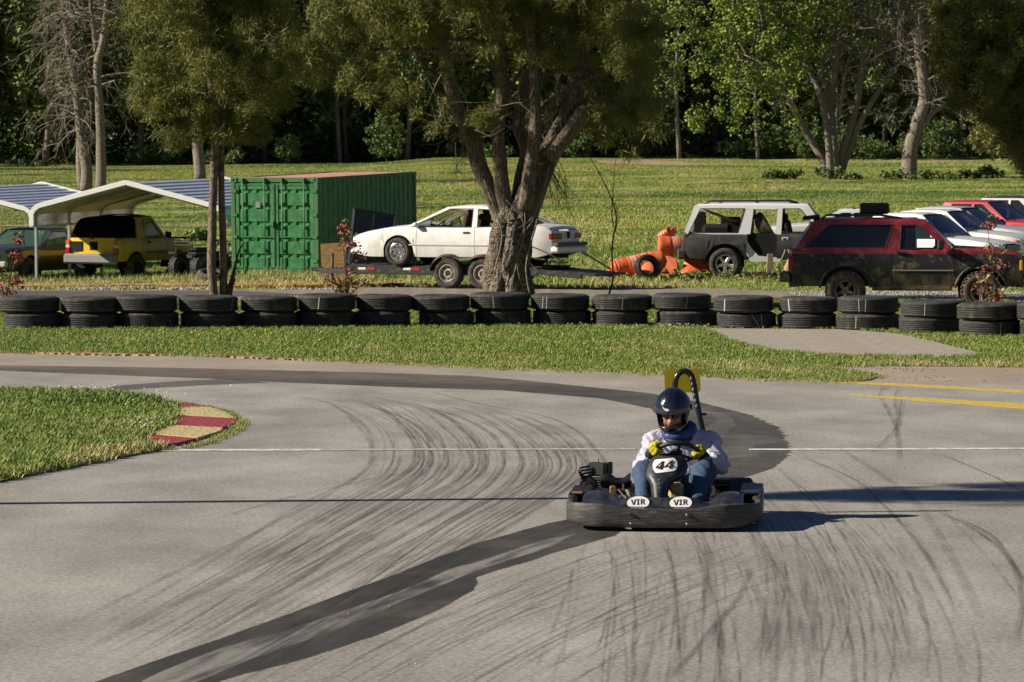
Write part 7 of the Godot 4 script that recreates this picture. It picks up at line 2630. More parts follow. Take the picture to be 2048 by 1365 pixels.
# a kart-local point from a photo pixel and how far behind the front bumper it lies
func K(px: float, py: float, back: float) -> Vector3:
	return kart.transform.affine_inverse() * W(px, py, 27.05 + back)

func rounded(w: float, h: float, r: float, n := 4) -> PackedVector2Array:
	var o := PackedVector2Array()
	for c in 4:
		var cx := (w / 2 - r) * (1 if c == 0 or c == 3 else -1)
		var cy := (h / 2 - r) * (1 if c < 2 else -1)
		for i in n + 1:
			var a := PI / 2 * (c + float(i) / n)
			o.append(Vector2(cx + cos(a) * r, cy + sin(a) * r))
	return o

func lettering(called: String, text: String, size: float, xf: Transform3D, m: Material, parent: Node, bold := true) -> MeshInstance3D:
	var t := TextMesh.new()
	var f := SystemFont.new()
	f.font_names = PackedStringArray(["Droid Sans"])
	f.font_weight = 700 if bold else 400
	t.font = f
	t.text = text
	t.font_size = 64
	t.pixel_size = size / 46.0
	t.depth = 0.0015
	t.curve_step = 2.0
	var o := mi(called, t, m, parent)
	o.transform = xf
	return o

func build_kart() -> void:
	rng.seed = 77
	var at := W(1323, 1068, 27.05)
	at.y = 0.0
	kart = thing("go_kart", "black racing go-kart numbered 44 driving toward the camera", "go-kart", at, deg_to_rad(-5.0))
	var o := kart
	var plastic := patterned(ramp_tex(M.streak, [[0.2, 0.018, 0.018, 0.018], [0.5, 0.036, 0.035, 0.034], [0.68, 0.085, 0.08, 0.07], [0.85, 0.15, 0.14, 0.12]]), Vector3(0.7, 9.0, 0.7), 0.58)
	var dark := mat(0.018, 0.019, 0.022, 0.4)
	var worn := patterned(ramp_tex(M.broad, [[0.25, 0.012, 0.013, 0.016], [0.6, 0.025, 0.027, 0.032], [0.85, 0.05, 0.05, 0.05]]), Vector3(2.5, 2.5, 2.5), 0.38)
	# wrap-round bumper
	var plan := curve([Vector3(-0.69, 0, -0.72), Vector3(-0.705, 0, -0.5), Vector3(-0.695, 0, -0.26), Vector3(-0.63, 0, -0.1), Vector3(-0.48, 0, -0.02), Vector3(-0.24, 0, 0.005), Vector3(0, 0, 0.012), Vector3(0.24, 0, 0.005), Vector3(0.48, 0, -0.02), Vector3(0.63, 0, -0.1), Vector3(0.695, 0, -0.26), Vector3(0.705, 0, -0.5), Vector3(0.69, 0, -0.72)], 72)
	var rows := []
	for i in plan.size():
		var p: Vector3 = plan[i]
		var t: Vector3 = (plan[mini(i + 1, 72)] - plan[maxi(i - 1, 0)]).normalized()
		var out := Vector3(-t.z, 0, t.x)
		if out.dot(p - Vector3(0, 0, -0.5)) < 0.0:
			out = -out
		var ax := absf(p.x)
		var topy := 0.172 + 0.03 * sstep(0.22, 0.5, ax) - 0.01 * sstep(0.6, 0.7, ax) + 0.03 * sstep(-0.3, -0.6, p.z)
		var boty := 0.03 + 0.03 * sstep(0.5, 0.7, ax)
		var r := PackedVector3Array()
		for q in [[-0.05, boty - 0.002], [-0.008, boty], [-0.001, boty + 0.007], [0.001, lerpf(boty, topy, 0.25)], [0.002, lerpf(boty, topy, 0.5)], [0.0, topy - 0.012], [-0.003, topy - 0.004], [-0.012, topy], [-0.03, topy - 0.002], [-0.06, topy - 0.008], [-0.07, topy - 0.03]]:
			r.append(p + out * q[0] + Vector3.UP * q[1])
		rows.append(r)
	var st := S()
	sheet(st, rows)
	var bumper := part("front_bumper", st, plastic, o)
	for b in [[-0.215, 0.125], [-0.215, 0.06], [0.185, 0.125], [0.185, 0.06]]:
		var bt := S()
		lathe(bt, [Vector2(0.011, -0.004), Vector2(0.011, 0.003), Vector2(0.007, 0.006), Vector2(0, 0.006)], 10, Transform3D(Basis(Vector3.RIGHT, PI / 2), Vector3(b[0], b[1], 0.016)))
		part("bolt", bt, mat(0.2, 0.2, 0.2, 0.4, 0.8) if b[0] < 0 and b[1] < 0.1 or b[0] > 0 else M.void, bumper)
	# moulded fairing behind the bumper with humps over the front wheels
	var fr := []
	for i in 13:
		var z := lerpf(-0.04, -0.5, i / 12.0)
		var r := PackedVector3Array()
		for j in 45:
			var x := lerpf(-0.58, 0.58, j / 44.0)
			var ax := absf(x)
			var hump := 0.06 * sstep(0.27, 0.44, ax) * sstep(0.0, 0.28, -z - 0.03) * (1.0 - 0.35 * sstep(0.5, 0.58, ax))
			var mid := 0.07 * sstep(0.02, 0.13, -z) * (1.0 - sstep(0.24, 0.34, ax)) - 0.2 * sstep(0.16, 0.24, -z) * (1.0 - sstep(0.22, 0.3, ax))
			r.append(Vector3(x, 0.166 + hump + mid + 0.03 * sstep(0.22, 0.5, ax), z - 0.04 * sstep(0.45, 0.58, ax)))
		fr.append(r)
	var fs := S()
	sheet(fs, fr)
	part("front_fairing", fs, worn, o)
	# oval stickers on the fairing
	for x in [-0.17, 0.135]:
		var c := Vector3(x, 0.203, -0.07)
		var b := Basis(Vector3.RIGHT, deg_to_rad(-38.0)) * Basis(Vector3(0, 0, 1), 0.06)
		var el := S(true)
		var poly := PackedVector2Array()
		for k in 28:
			poly.append(Vector2(cos(TAU * k / 28.0) * 0.08, sin(TAU * k / 28.0) * 0.054))
		slab(el, poly, func(p: Vector2) -> Vector3: return c + b * Vector3(p.x, p.y, 0.003), func(p: Vector2) -> Vector3: return c + b * Vector3(p.x, p.y, -0.003))
		var sticker := part("oval_sticker", el, mat(0.8, 0.8, 0.8, 0.4), o)
		lettering("lettering", "VIR", 0.046, Transform3D(b, c + b * Vector3(0, 0.003, 0.004)), M.black, sticker)
	# floor tray, frame rails, axle
	add_box(o, "floor_tray", Vector3(0, 0.05, -0.75), Vector3(0.62, 0.01, 1.2), dark, 0.003)
	for s in [-1.0, 1.0]:
		add_tube(o, "frame_rail", [Vector3(s * 0.3, 0.06, -0.1), Vector3(s * 0.34, 0.06, -0.8), Vector3(s * 0.34, 0.08, -1.6)], 0.016, dark)
		add_tube(o, "steering_arm", [Vector3(s * 0.05, 0.12, -0.55), Vector3(s * 0.42, 0.13, -0.42)], 0.009, M.alloy)
	add_tube(o, "rear_axle", [Vector3(-0.6, 0.14, -1.42), Vector3(0.6, 0.14, -1.42)], 0.02, M.alloy)
	for w in [[-0.5, 0.13, -0.4, 0.128, 0.12], [0.5, 0.13, -0.4, 0.128, 0.12], [-0.53, 0.14, -1.42, 0.138, 0.2], [0.53, 0.14, -1.42, 0.138, 0.2]]:
		var wo := Node3D.new()
		wo.name = "wheel"
		o.add_child(wo, true)
		wo.position = Vector3(w[0], w[1], w[2])
		var xf := Transform3D(Basis(Vector3(0, 0, 1), PI / 2), Vector3.ZERO)
		var ts := S()
		lathe(ts, tyre_profile(w[3], w[4], 0.066, 0, 0.006), 26, xf)
		part("tyre", ts, M.rubber_dusty, wo)
		var rs := S()
		lathe(rs, [Vector2(0.068, -w[4] * 0.4), Vector2(0.05, -w[4] * 0.3), Vector2(0, -w[4] * 0.2)], 18, xf)
		lathe(rs, [Vector2(0.068, w[4] * 0.4), Vector2(0.05, w[4] * 0.3), Vector2(0, w[4] * 0.2)], 18, xf)
		part("rim", rs, M.alloy, wo)
	# side pods, open at the front, and the rear guard
	for s in [-1.0, 1.0]:
		var pod := S()
		bx(pod, Vector3(s * 0.625, 0.246 if s > 0 else 0.222, -0.82), Vector3(0.16, 0.024, 0.5), 0.01, Basis(Vector3.RIGHT, 0.05))
		bx(pod, Vector3(s * 0.695, 0.15, -0.84), Vector3(0.024, 0.17, 0.6), 0.01)
		bx(pod, Vector3(s * 0.55, 0.15, -0.86), Vector3(0.024, 0.16, 0.46), 0.01)
		bx(pod, Vector3(s * 0.61, 0.08, -0.84), Vector3(0.18, 0.03, 0.6), 0.01)
		bx(pod, Vector3(s * 0.625, 0.15, -1.05), Vector3(0.15, 0.16, 0.03), 0.01)
		part("side_pod", pod, worn, o)
	add_box(o, "pod_patch", K(1152, 986, 0.66), Vector3(0.1, 0.012, 0.1), mat(0.3, 0.13, 0.03, 0.6), 0.003)
	add_box(o, "pod_patch", K(1500, 983, 0.6), Vector3(0.14, 0.012, 0.16), mat(0.03, 0.06, 0.1, 0.35), 0.003)
	add_box(o, "rear_guard", K(1463, 964, 1.45), Vector3(0.3, 0.05, 0.22), worn, 0.015)
	add_box(o, "rear_guard_stay", K(1452, 982, 1.45), Vector3(0.2, 0.1, 0.14), M.void, 0.02)
	add_box(o, "rear_bumper", Vector3(0.02, 0.15, -1.68), Vector3(1.3, 0.12, 0.06), dark, 0.025)
	# nose panel with the number plate
	var zb := func(y: float) -> float: return lerpf(-0.27, -0.53, (y - 0.18) / 0.33)
	var np := []
	var ed := [[0.182, -0.075, 0.015], [0.25, -0.09, 0.028], [0.31, -0.1, 0.045], [0.335, -0.115, 0.075], [0.36, -0.132, 0.125], [0.395, -0.13, 0.16], [0.44, -0.122, 0.168], [0.475, -0.108, 0.158], [0.498, -0.085, 0.14], [0.51, -0.05, 0.11]]
	var surf := func(x: float, y: float) -> Vector3:
		var e0 := 0.0
		var e1 := 0.0
		for i in ed.size() - 1:
			if y >= ed[i][0] and y <= ed[i + 1][0]:
				var t: float = (y - ed[i][0]) / (ed[i + 1][0] - ed[i][0])
				e0 = lerpf(ed[i][1], ed[i + 1][1], t)
				e1 = lerpf(ed[i][2], ed[i + 1][2], t)
		var q := clampf((x - (e0 + e1) / 2) / maxf(0.01, (e1 - e0) / 2), -1.0, 1.0)
		return Vector3(x, y, zb.call(y) + 0.05 * (1.0 - q * q) - 0.02 * pow(absf(q), 6.0))
	for e in ed:
		var r := PackedVector3Array()
		for j in 15:
			var x := lerpf(e[1], e[2], j / 14.0)
			r.append(surf.call(x, clampf(e[0], 0.1821, 0.5099)))
		np.append(r)
	var ns := S()
	sheet(ns, np, true)
	var back := []
	for r in np:
		var b := PackedVector3Array()
		for p in r:
			b.append(p + Vector3(0, -0.01, -0.03))
		back.append(b)
	sheet(ns, back)
	var nose := part("nose_panel", ns, worn, o)
	var pc := K(1334, 933, 0.4)
	pc.y = 0.443
	var prm := rounded(0.178, 0.092, 0.03)
	var rot := Transform2D(0.12, Vector2(0.004, 0.443))
	var pm := func(p: Vector2, off: float) -> Vector3:
		var q := rot * p
		return surf.call(q.x, q.y) + Vector3(0, 0.63, 0.77) * off
	var fine := PackedVector2Array()
	for i in prm.size():
		fine.append(prm[i])
		fine.append((prm[i] + prm[(i + 1) % prm.size()]) * 0.5)
	var ps := S(true)
	# fan of narrow strips so the plate follows the bulge
	var prow := []
	for i in 13:
		var x := lerpf(-0.089, 0.089, i / 12.0)
		var hgt := 0.046
		var over := absf(x) - 0.059
		if over > 0:
			hgt = 0.016 + sqrt(maxf(0.0, 0.03 * 0.03 - over * over))
		var r := PackedVector3Array()
		for j in 5:
			r.append(pm.call(Vector2(x, lerpf(-hgt, hgt, j / 4.0)), 0.004))
		prow.append(r)
	sheet(ps, prow)
	var plate := part("number_plate", ps, mat(0.8, 0.8, 0.8, 0.35), nose)
	var mid: Vector3 = pm.call(Vector2.ZERO, 0.0055)
	lettering("lettering", "44", 0.07, Transform3D(Basis(Vector3.RIGHT, deg_to_rad(-38.0)) * Basis(Vector3(0, 0, 1), 0.12) * Basis(Vector3(1, 0, 0), Vector3(0.22, 1, 0), Vector3(0, 0, 1)).scaled(Vector3(1.25, 1.0, 1.0)), mid), M.black, plate)
	for k in 3:
		var bt := S()
		lathe(bt, [Vector2(0.006, 0), Vector2(0.005, 0.005), Vector2(0, 0.006)], 8, Transform3D(Basis(Vector3.RIGHT, PI / 2 - 0.6), surf.call(-0.035 + 0.004 * k, 0.345 - k * 0.028) + Vector3(0, 0, 0.002)))
		part("rivet", bt, M.alloy, nose)
	# fuel tank, column and wheel
	add_box(o, "fuel_tank", K(1352, 984, 0.55), Vector3(0.11, 0.13, 0.16), mat(0.5, 0.36, 0.15, 0.5), 0.025)
	var wc := K(1353, 905, 0.78)
	add_tube(o, "steering_column", [Vector3(0.02, 0.1, -0.5), wc], 0.014, M.steel_black)
	var sw := Node3D.new()
	sw.name = "steering_wheel"
	o.add_child(sw, true)
	var n := Vector3(-0.05, 0.86, -0.5).normalized()
	var ex := Vector3(1, 0.0, 0).slide(n).normalized()
	var ey := n.cross(ex)
	if ey.y < 0:
		ey = -ey
	# turned a little toward the photo's left
	var c := cos(0.22)
	var s2 := sin(0.22)
	var ex2 := ex * c - ey * s2
	var ey2 := ex * s2 + ey * c
	wheel_frame = [wc, ex2, ey2, n]
	var rim := []
	for k in 33:
		var a := TAU * k / 32.0
		rim.append(wc + ex2 * cos(a) * 0.15 + ey2 * sin(a) * 0.15)
	add_tube(sw, "rim", rim, 0.017, mat(0.012, 0.012, 0.013, 0.5), 9)
	for a in [PI / 2, PI * 1.2, PI * 1.8]:
		add_tube(sw, "spoke", [wc - n * 0.01, wc + (ex2 * cos(a) + ey2 * sin(a)) * 0.145], 0.013, M.black)
	add_box(sw, "hub", wc, Vector3(0.09, 0.05, 0.09), M.black, 0.02)
	# seat
	var seat := S()
	var sr := []
	for i in 9:
		var t := i / 8.0
		var y := lerpf(0.1, 0.52, t)
		var z := lerpf(-1.0, -1.42, t) if t > 0.25 else lerpf(-0.85, -1.1, t * 4.0)
		var r := PackedVector3Array()
		for j in 11:
			var q := j / 5.0 - 1.0
			r.append(Vector3(0.035 + q * 0.2, y + 0.06 * q * q * (1.0 - t), z + 0.12 * q * q - 0.06))
		sr.append(r)
	sheet(seat, sr)
	part("seat", seat, dark, o)
	# roll hoop and yellow back plate
	var hp := []
	for q in [[1416, 985], [1412, 900], [1402, 845], [1394, 805], [1388, 770], [1382, 750], [1369, 742], [1357, 749], [1351, 764], [1350, 795], [1352, 850], [1354, 950]]:
		hp.append(K(q[0], q[1], 1.5))
	var hs := S()
	tube(hs, curve(hp, 60), [0.023], 10)
	var hoop := part("roll_hoop", hs, mat(0.014, 0.014, 0.016, 0.25), o)
	add_box(hoop, "bracket", K(1407, 829, 1.5), Vector3(0.05, 0.02, 0.01), M.steel_black, 0.003)
	for k in 6:
		var cl := S()
		var p := K(1393 - k * 2.2, 812 - k * 11.0, 1.475)
		lathe(cl, [Vector2(0.0, 0.012), Vector2(0.006, 0.01), Vector2(0.007, -0.01), Vector2(0, -0.012)], 8, Transform3D(Basis.IDENTITY, p))
		part("hose_clip", cl, M.alloy, hoop)
	var pb := K(1365, 762, 1.56)
	var plt := S(true)
	var tilt := Basis(Vector3(0, 0, 1), 0.045) * Basis(Vector3.UP, 0.1)
	slab(plt, rounded(0.27, 0.178, 0.022), func(p: Vector2) -> Vector3: return pb + tilt * Vector3(p.x, p.y - p.x * 0.03, 0.003 + 0.012 * absf(p.x)), func(p: Vector2) -> Vector3: return pb + tilt * Vector3(p.x, p.y - p.x * 0.03, -0.003 + 0.012 * absf(p.x)))
	part("yellow_back_plate", plt, mat(0.55, 0.42, 0.004, 0.45), o)
	# engine on the driver's right (photo left)
	var eng := Node3D.new()
	eng.name = "engine"
	o.add_child(eng, true)
	var yaw := Basis(Vector3.UP, -0.3)
	var iron := mat(0.1, 0.1, 0.1, 0.5, 0.6)
	var brass := mat(0.3, 0.22, 0.1, 0.4, 0.7)
	add_box(eng, "air_filter", K(1196, 939, 1.2), Vector3(0.14, 0.1, 0.1), mat(0.028, 0.03, 0.028, 0.5), 0.012, yaw * Basis(Vector3(0, 0, 1), -0.03))
	add_box(eng, "filter_side", K(1218, 937, 1.22), Vector3(0.03, 0.09, 0.09), M.black, 0.006, yaw)
	add_tube(eng, "filter_stud", [K(1197, 926, 1.2), K(1197, 918, 1.2)], 0.004, M.black, 5)
	add_box(eng, "crankcase", K(1222, 992, 1.2), Vector3(0.3, 0.14, 0.22), M.steel_black, 0.03)
	for k in 7:
		add_box(eng, "cooling_fin", K(1194, 957 + k * 5.0, 1.2), Vector3(0.13, 0.005, 0.13), iron, 0.001, yaw)
	var fan := S()
	lathe(fan, [Vector2(0, 0.03), Vector2(0.03, 0.032), Vector2(0.035, 0.02), Vector2(0.062, 0.018), Vector2(0.07, 0.0), Vector2(0.07, -0.03)], 20, Transform3D(Basis(Vector3.RIGHT, PI / 2) * Basis(Vector3.UP, 0.3), K(1176, 972, 1.15)))
	part("starter_housing", fan, M.black, eng)
	var cowl := S()
	var cr := []
	for i in 11:
		var r := PackedVector3Array()
		for j in 7:
			var p := K(1202 + i * 6.0, 952 + j * 4.0 - 7.0 * sin(i * 0.75) * (1.0 - j / 6.0), 1.14)
			p.z += 0.05 * sin(j / 6.0 * PI)
			r.append(p)
		cr.append(r)
	sheet(cowl, cr)
	part("engine_cowl", cowl, mat(0.012, 0.012, 0.014, 0.3), eng)
	add_box(eng, "cowl_block", K(1232, 966, 1.22), Vector3(0.24, 0.07, 0.14), M.black, 0.03)
	add_box(eng, "red_cap", K(1192, 983, 1.08), Vector3(0.04, 0.055, 0.04), mat(0.5, 0.02, 0.02, 0.4), 0.012)
	add_box(eng, "carburettor", K(1226, 985, 1.06), Vector3(0.05, 0.1, 0.06), brass, 0.012)
	add_box(eng, "carburettor_bowl", K(1230, 997, 1.04), Vector3(0.05, 0.04, 0.05), M.alloy_dusty, 0.012)
	add_box(eng, "bracket", K(1247, 985, 1.08), Vector3(0.012, 0.12, 0.03), brass, 0.003)
	add_box(eng, "chain_guard", K(1250, 997, 1.02), Vector3(0.1, 0.05, 0.03), mat(0.06, 0.065, 0.05, 0.5), 0.012)
	var ringp := []
	for k in 17:
		ringp.append(K(1228 + cos(TAU * k / 16.0) * 12.0, 1000 + sin(TAU * k / 16.0) * 11.0, 1.02))
	add_tube(eng, "brake_hose", ringp, 0.006, brass, 5)
	for k in 5:
		var p := K(1166 + k * 2.5, 952 + k * 6.0, 1.16)
		add_tube(eng, "hose", [p, p + Vector3(-0.03, 0.03, 0.03), p + Vector3(-0.02, 0.06, 0.01), p + Vector3(0.05, 0.07, 0.0)], 0.008, M.black, 6)
	add_tube(eng, "exhaust", [K(1244, 975, 1.15), K(1256, 985, 1.05), K(1262, 1000, 0.95)], 0.016, M.alloy_mud)
	add_tube(eng, "throttle_cable", [K(1235, 978, 1.05), K(1250, 995, 0.9), K(1262, 1008, 0.7)], 0.005, M.alloy)

var wheel_frame: Array

# ---------------------------------------------------------------- the driver
func build_driver() -> void:
	rng.seed = 78
	var o := thing("person", "kart driver in dark helmet, pale jacket, blue jeans and yellow gloves gripping the wheel", "person", kart.position, kart.rotation.y)
	var jean := patterned(ramp_tex(M.fine, [[0.25, 0.02, 0.045, 0.095], [0.5, 0.035, 0.07, 0.135], [0.8, 0.07, 0.11, 0.18]]), Vector3(5, 5, 5), 0.9)
	var jacket := patterned(ramp_tex(M.broad, [[0.25, 0.36, 0.36, 0.46], [0.5, 0.44, 0.44, 0.54], [0.8, 0.52, 0.51, 0.6]]), Vector3(1.5, 1.5, 1.5), 0.65)
	var shoe := mat(0.02, 0.02, 0.02, 0.7)
	var j := {
		"neck": K(1354, 862, 1.17), "ch_l": K(1331, 902, 1.17), "ch_r": K(1388, 903, 1.16), "be_l": K(1338, 955, 1.12), "be_r": K(1380, 955, 1.12),
		"sh_l": K(1310, 884, 1.17), "sh_r": K(1420, 888, 1.15), "el_l": K(1286, 934, 1.0), "el_r": K(1438, 930, 0.98), "wr_l": K(1304, 911, 0.84), "wr_r": K(1410, 920, 0.84),
		"hp_l": K(1330, 985, 1.12), "hp_r": K(1386, 985, 1.12), "kn_l": K(1290, 946, 0.7), "kn_r": K(1408, 944, 0.7), "an_l": K(1286, 1003, 0.4), "an_r": K(1396, 1003, 0.42),
	}
	var lo := Vector3(-0.42, 0.0, -1.5)
	var hi := Vector3(0.55, 0.85, -0.15)
	var f := Field.new(lo, hi, 0.0115, 42.0)
	f.bone(j.ch_l, j.ch_r, 0.125, 0.125, Vector3(1, 1.0, 0.9))
	f.bone(j.be_l, j.be_r, 0.125, 0.125)
	f.bone((j.ch_l + j.ch_r) * 0.5, (j.be_l + j.be_r) * 0.5, 0.13, 0.13)
	f.bone(j.sh_l, j.sh_r, 0.074, 0.074)
	f.bone(j.neck, (j.ch_l + j.ch_r) * 0.5, 0.06, 0.1)
	f.bone(j.hp_l, j.hp_r, 0.115, 0.115)
	f.bone((j.be_l + j.be_r) * 0.5, (j.hp_l + j.hp_r) * 0.5, 0.12, 0.115)
	for s in ["l", "r"]:
		f.bone(j["sh_" + s], j["el_" + s], 0.076, 0.064)
		f.bone(j["el_" + s], j["wr_" + s], 0.062, 0.04)
		f.bone(j["hp_" + s], j["kn_" + s], 0.098, 0.08)
		f.bone(j["kn_" + s], j["an_" + s], 0.079, 0.054)
		var toe: Vector3 = j["an_" + s] + Vector3(0, 0.03, 0.16)
		f.bone(j["an_" + s] + Vector3(0, -0.02, -0.02), toe, 0.045, 0.036)
	var v := f.values()
	# creases in the cloth
	for z in f.n.z:
		for y in f.n.y:
			for x in f.n.x:
				var i := (z * f.n.y + y) * f.n.x + x
				if absf(v[i]) < 0.03:
					var p := f.lo + Vector3(x, y, z) * f.cell
					var leg := p.y < 0.47 and p.z > -1.0
					var w := nz.get_noise_3d(p.x * 430.0 + p.y * 520.0, (p.y - p.x) * 110.0, p.z * 150.0)
					v[i] += (0.009 if leg else 0.024) * (absf(w) * 2.0 - 0.45) + (0.003 if leg else 0.006) * nz.get_noise_3d(p.x * 90.0, p.y * 620.0, p.z * 300.0)
	var belly: Vector3 = (j.be_l + j.be_r) * 0.5
	var pick := func(c: Vector3) -> int:
		for s in ["l", "r"]:
			var an: Vector3 = j["an_" + s]
			if c.z > an.z - 0.05 and c.y < an.y + 0.045:
				return 2
		if c.z > belly.z + 0.02 and c.y < j.wr_l.y - 0.01:
			for s in ["l", "r"]:
				# closer to the leg line than to the arm line
				var dl := Geometry3D.get_closest_point_to_segment(c, j["hp_" + s], j["kn_" + s]).distance_to(c) - 0.09
				dl = minf(dl, Geometry3D.get_closest_point_to_segment(c, j["kn_" + s], j["an_" + s]).distance_to(c) - 0.07)
				var da := Geometry3D.get_closest_point_to_segment(c, j["el_" + s], j["wr_" + s]).distance_to(c) - 0.05
				da = minf(da, Geometry3D.get_closest_point_to_segment(c, j["sh_" + s], j["el_" + s]).distance_to(c) - 0.07)
				var db := Geometry3D.get_closest_point_to_segment(c, j.be_l, j.be_r).distance_to(c) - 0.125
				if dl < da and dl < db:
					return 1
		return 1 if c.y < belly.y - 0.09 else 0
	var sts := nets(f, v, 3, pick)
	var am := ArrayMesh.new()
	for i in 3:
		sts[i].generate_normals()
		am = sts[i].commit(am)
	var body := mi("body", am, null, o)
	body.material_override = null
	am.surface_set_material(0, jacket)
	am.surface_set_material(1, jean)
	am.surface_set_material(2, shoe)
	# sleeve patch and collar
	var sp: Vector3 = j.sh_r.lerp(j.el_r, 0.5) + Vector3(0.0, 0.01, 0.073)
	add_box(o, "sleeve_patch", sp, Vector3(0.075, 0.05, 0.006), mat(0.62, 0.58, 0.58, 0.7), 0.002, Basis(Vector3(0, 0, 1), -0.1) * Basis(Vector3.RIGHT, 0.35))
	add_box(o, "patch_print", sp + Vector3(0, 0.004, 0.005), Vector3(0.055, 0.012, 0.003), mat(0.12, 0.1, 0.14, 0.7), 0.001, Basis(Vector3(0, 0, 1), -0.1) * Basis(Vector3.RIGHT, 0.35))
	var col := S()
	var cp := []
	var cc := K(1357, 866, 1.14)
	for k in 25:
		var a := TAU * k / 24.0
		cp.append(cc + Vector3(cos(a) * 0.1, 0.018 - 0.034 * sin(a) + 0.012 * cos(a), sin(a) * 0.105))
	tube(col, cp, [0.04], 10)
	part("neck_brace", col, mat(0.018, 0.055, 0.19, 0.8), o)
	var cb := []
	for k in 25:
		var a := TAU * k / 24.0
		cb.append(cc + Vector3(cos(a) * 0.1, -0.026 - 0.034 * sin(a), sin(a) * 0.11 + 0.006))
	var cs := S()
	tube(cs, cb, [0.024], 8)
	part("jacket_collar", cs, M.black, o)
	# hands in yellow gloves, fingers closed round the rim
	var yellow := mat(0.5, 0.44, 0.012, 0.75)
	var wc: Vector3 = wheel_frame[0]
	var n: Vector3 = wheel_frame[3]
	for s in ["l", "r"]:
		var ang := PI * 0.93 if s == "l" else 0.12
		var e1: Vector3 = wheel_frame[1] * cos(ang) + wheel_frame[2] * sin(ang)
		var tg: Vector3 = n.cross(e1)
		if tg.z < 0:
			tg = -tg
		var rp := wc + e1 * 0.15
		var hf := Field.new(rp - Vector3.ONE * 0.11, rp + Vector3.ONE * 0.11, 0.0042, 260.0)
		var palm := rp + e1 * 0.026 + n * 0.022
		var wr: Vector3 = j["wr_" + s]
		hf.bone(palm - tg * 0.028, palm + tg * 0.028, 0.026, 0.024)
		hf.bone(palm - tg * 0.026 + e1 * 0.016, palm + tg * 0.02 + e1 * 0.016, 0.02, 0.02)
		hf.bone(palm, palm.lerp(wr, 0.7), 0.027, 0.027)
		for k in 4:
			var t: Vector3 = tg * ((k - 1.5) * 0.0245)
			var cur := 0.034 - 0.0015 * absf(k - 1.2)
			var prev := Vector3.ZERO
			for q in 5:
				var ph := deg_to_rad(40.0 - [0.0, 45.0, 105.0, 160.0, 205.0][q] * ([0.95, 1.0, 1.0, 0.9][k] as float))
				var p := rp + t + (e1 * cos(ph) + n * sin(ph)) * (cur + (0.004 if q == 1 else 0.0))
				if q > 0:
					hf.bone(prev, p, 0.0122 - 0.0006 * q, 0.0118 - 0.0007 * q)
				prev = p
		# thumb leaves the side of the palm and closes over the rim
		var tb := palm + tg * 0.03
		var t1 := rp + tg * 0.045 + n * 0.026 + e1 * 0.006
		var t2 := rp + tg * 0.05 + n * 0.016 - e1 * 0.022
		hf.bone(tb, t1, 0.0135, 0.0115)
		hf.bone(t1, t2, 0.0112, 0.0095)
		var hs := nets(hf, hf.values(), 1, func(_c: Vector3) -> int: return 0)
		part("glove", hs[0], yellow, o)
		for k in 4:
			var kn := S()
			var ph := deg_to_rad(2.0)
			var p: Vector3 = rp + tg * ((k - 1.5) * 0.0245) + (e1 * cos(ph) + n * sin(ph)) * 0.05
			bx(kn, p, Vector3(0.012, 0.012, 0.012), 0.004)
			part("knuckle_guard", kn, M.black, o)
		var cuff := S()
		var cd: Vector3 = (wr - palm).normalized()
		var a0: Vector3 = palm.lerp(wr, 0.35)
		tube(cuff, [a0, a0 + cd * 0.03, a0 + cd * 0.08, a0 + cd * 0.1], [0.036, 0.044, 0.053, 0.05], 14)
		part("glove_cuff", cuff, M.black, o)
	# helmet and face, in the head's own frame
	var hc := K(1347, 822, 1.11)
	var hb := Basis(Vector3.UP, deg_to_rad(-9.0)) * Basis(Vector3.RIGHT, deg_to_rad(18.0))
	var hx := Transform3D(hb, hc)
	var hf2 := Field.new(Vector3(-0.17, -0.21, -0.19), Vector3(0.17, 0.2, 0.2), 0.0058, 1.0)
	var hv := PackedFloat32Array()
	hv.resize(hf2.sum.size())
	var ell := func(p: Vector3, r: Vector3) -> float:
		var k0 := (p / r).length()
		var k1 := (p / (r * r)).length()
		return k0 * (k0 - 1.0) / maxf(k1, 1e-6)
	for z in hf2.n.z:
		for y in hf2.n.y:
			for x in hf2.n.x:
				var p := hf2.lo + Vector3(x, y, z) * hf2.cell
				var d0: float = ell.call(p - Vector3(0, 0.03, -0.005), Vector3(0.134, 0.145, 0.155))
				var d1: float = ell.call(p - Vector3(0, -0.085, 0.045), Vector3(0.108, 0.082, 0.118))
				var h := maxf(0.05 - absf(d0 - d1), 0.0) / 0.05
				var d := minf(d0, d1) - h * h * 0.05 * 0.25
				# eye port
				var q := (p - Vector3(0, -0.022, 0.13)).abs() - Vector3(0.096, 0.038, 0.12)
				var port := Vector3(maxf(q.x, 0), maxf(q.y, 0), maxf(q.z, 0)).length() + minf(maxf(q.x, maxf(q.y, q.z)), 0.0) - 0.012
				d = maxf(d, -port)
				# crease along the crown, vents
				d += 0.003 * sstep(0.045, 0.055, absf(p.x)) * sstep(0.06, 0.1, p.y)
				hv[(z * hf2.n.y + y) * hf2.n.x + x] = d
	var hst := nets(hf2, hv, 1, func(_c: Vector3) -> int: return 0)
	var helm := part("helmet", hst[0], paint(0.006, 0.007, 0.012, 0.25, 0.9), o)
	helm.transform = hx
	var vis := []
	for i in 9:
		var e := deg_to_rad(lerpf(4.0, 40.0, i / 8.0))
		var r := PackedVector3Array()
		for k in 29:
			var a := deg_to_rad(lerpf(-100.0, 100.0, k / 28.0))
			var rr := 1.035 + 0.02 * cos(a)
			r.append(Vector3(sin(a) * cos(e) * 0.134 * rr, 0.02 + sin(e) * 0.145 * rr, cos(a) * cos(e) * 0.158 * rr))
		vis.append(r)
	var vs := S()
	sheet(vs, vis)
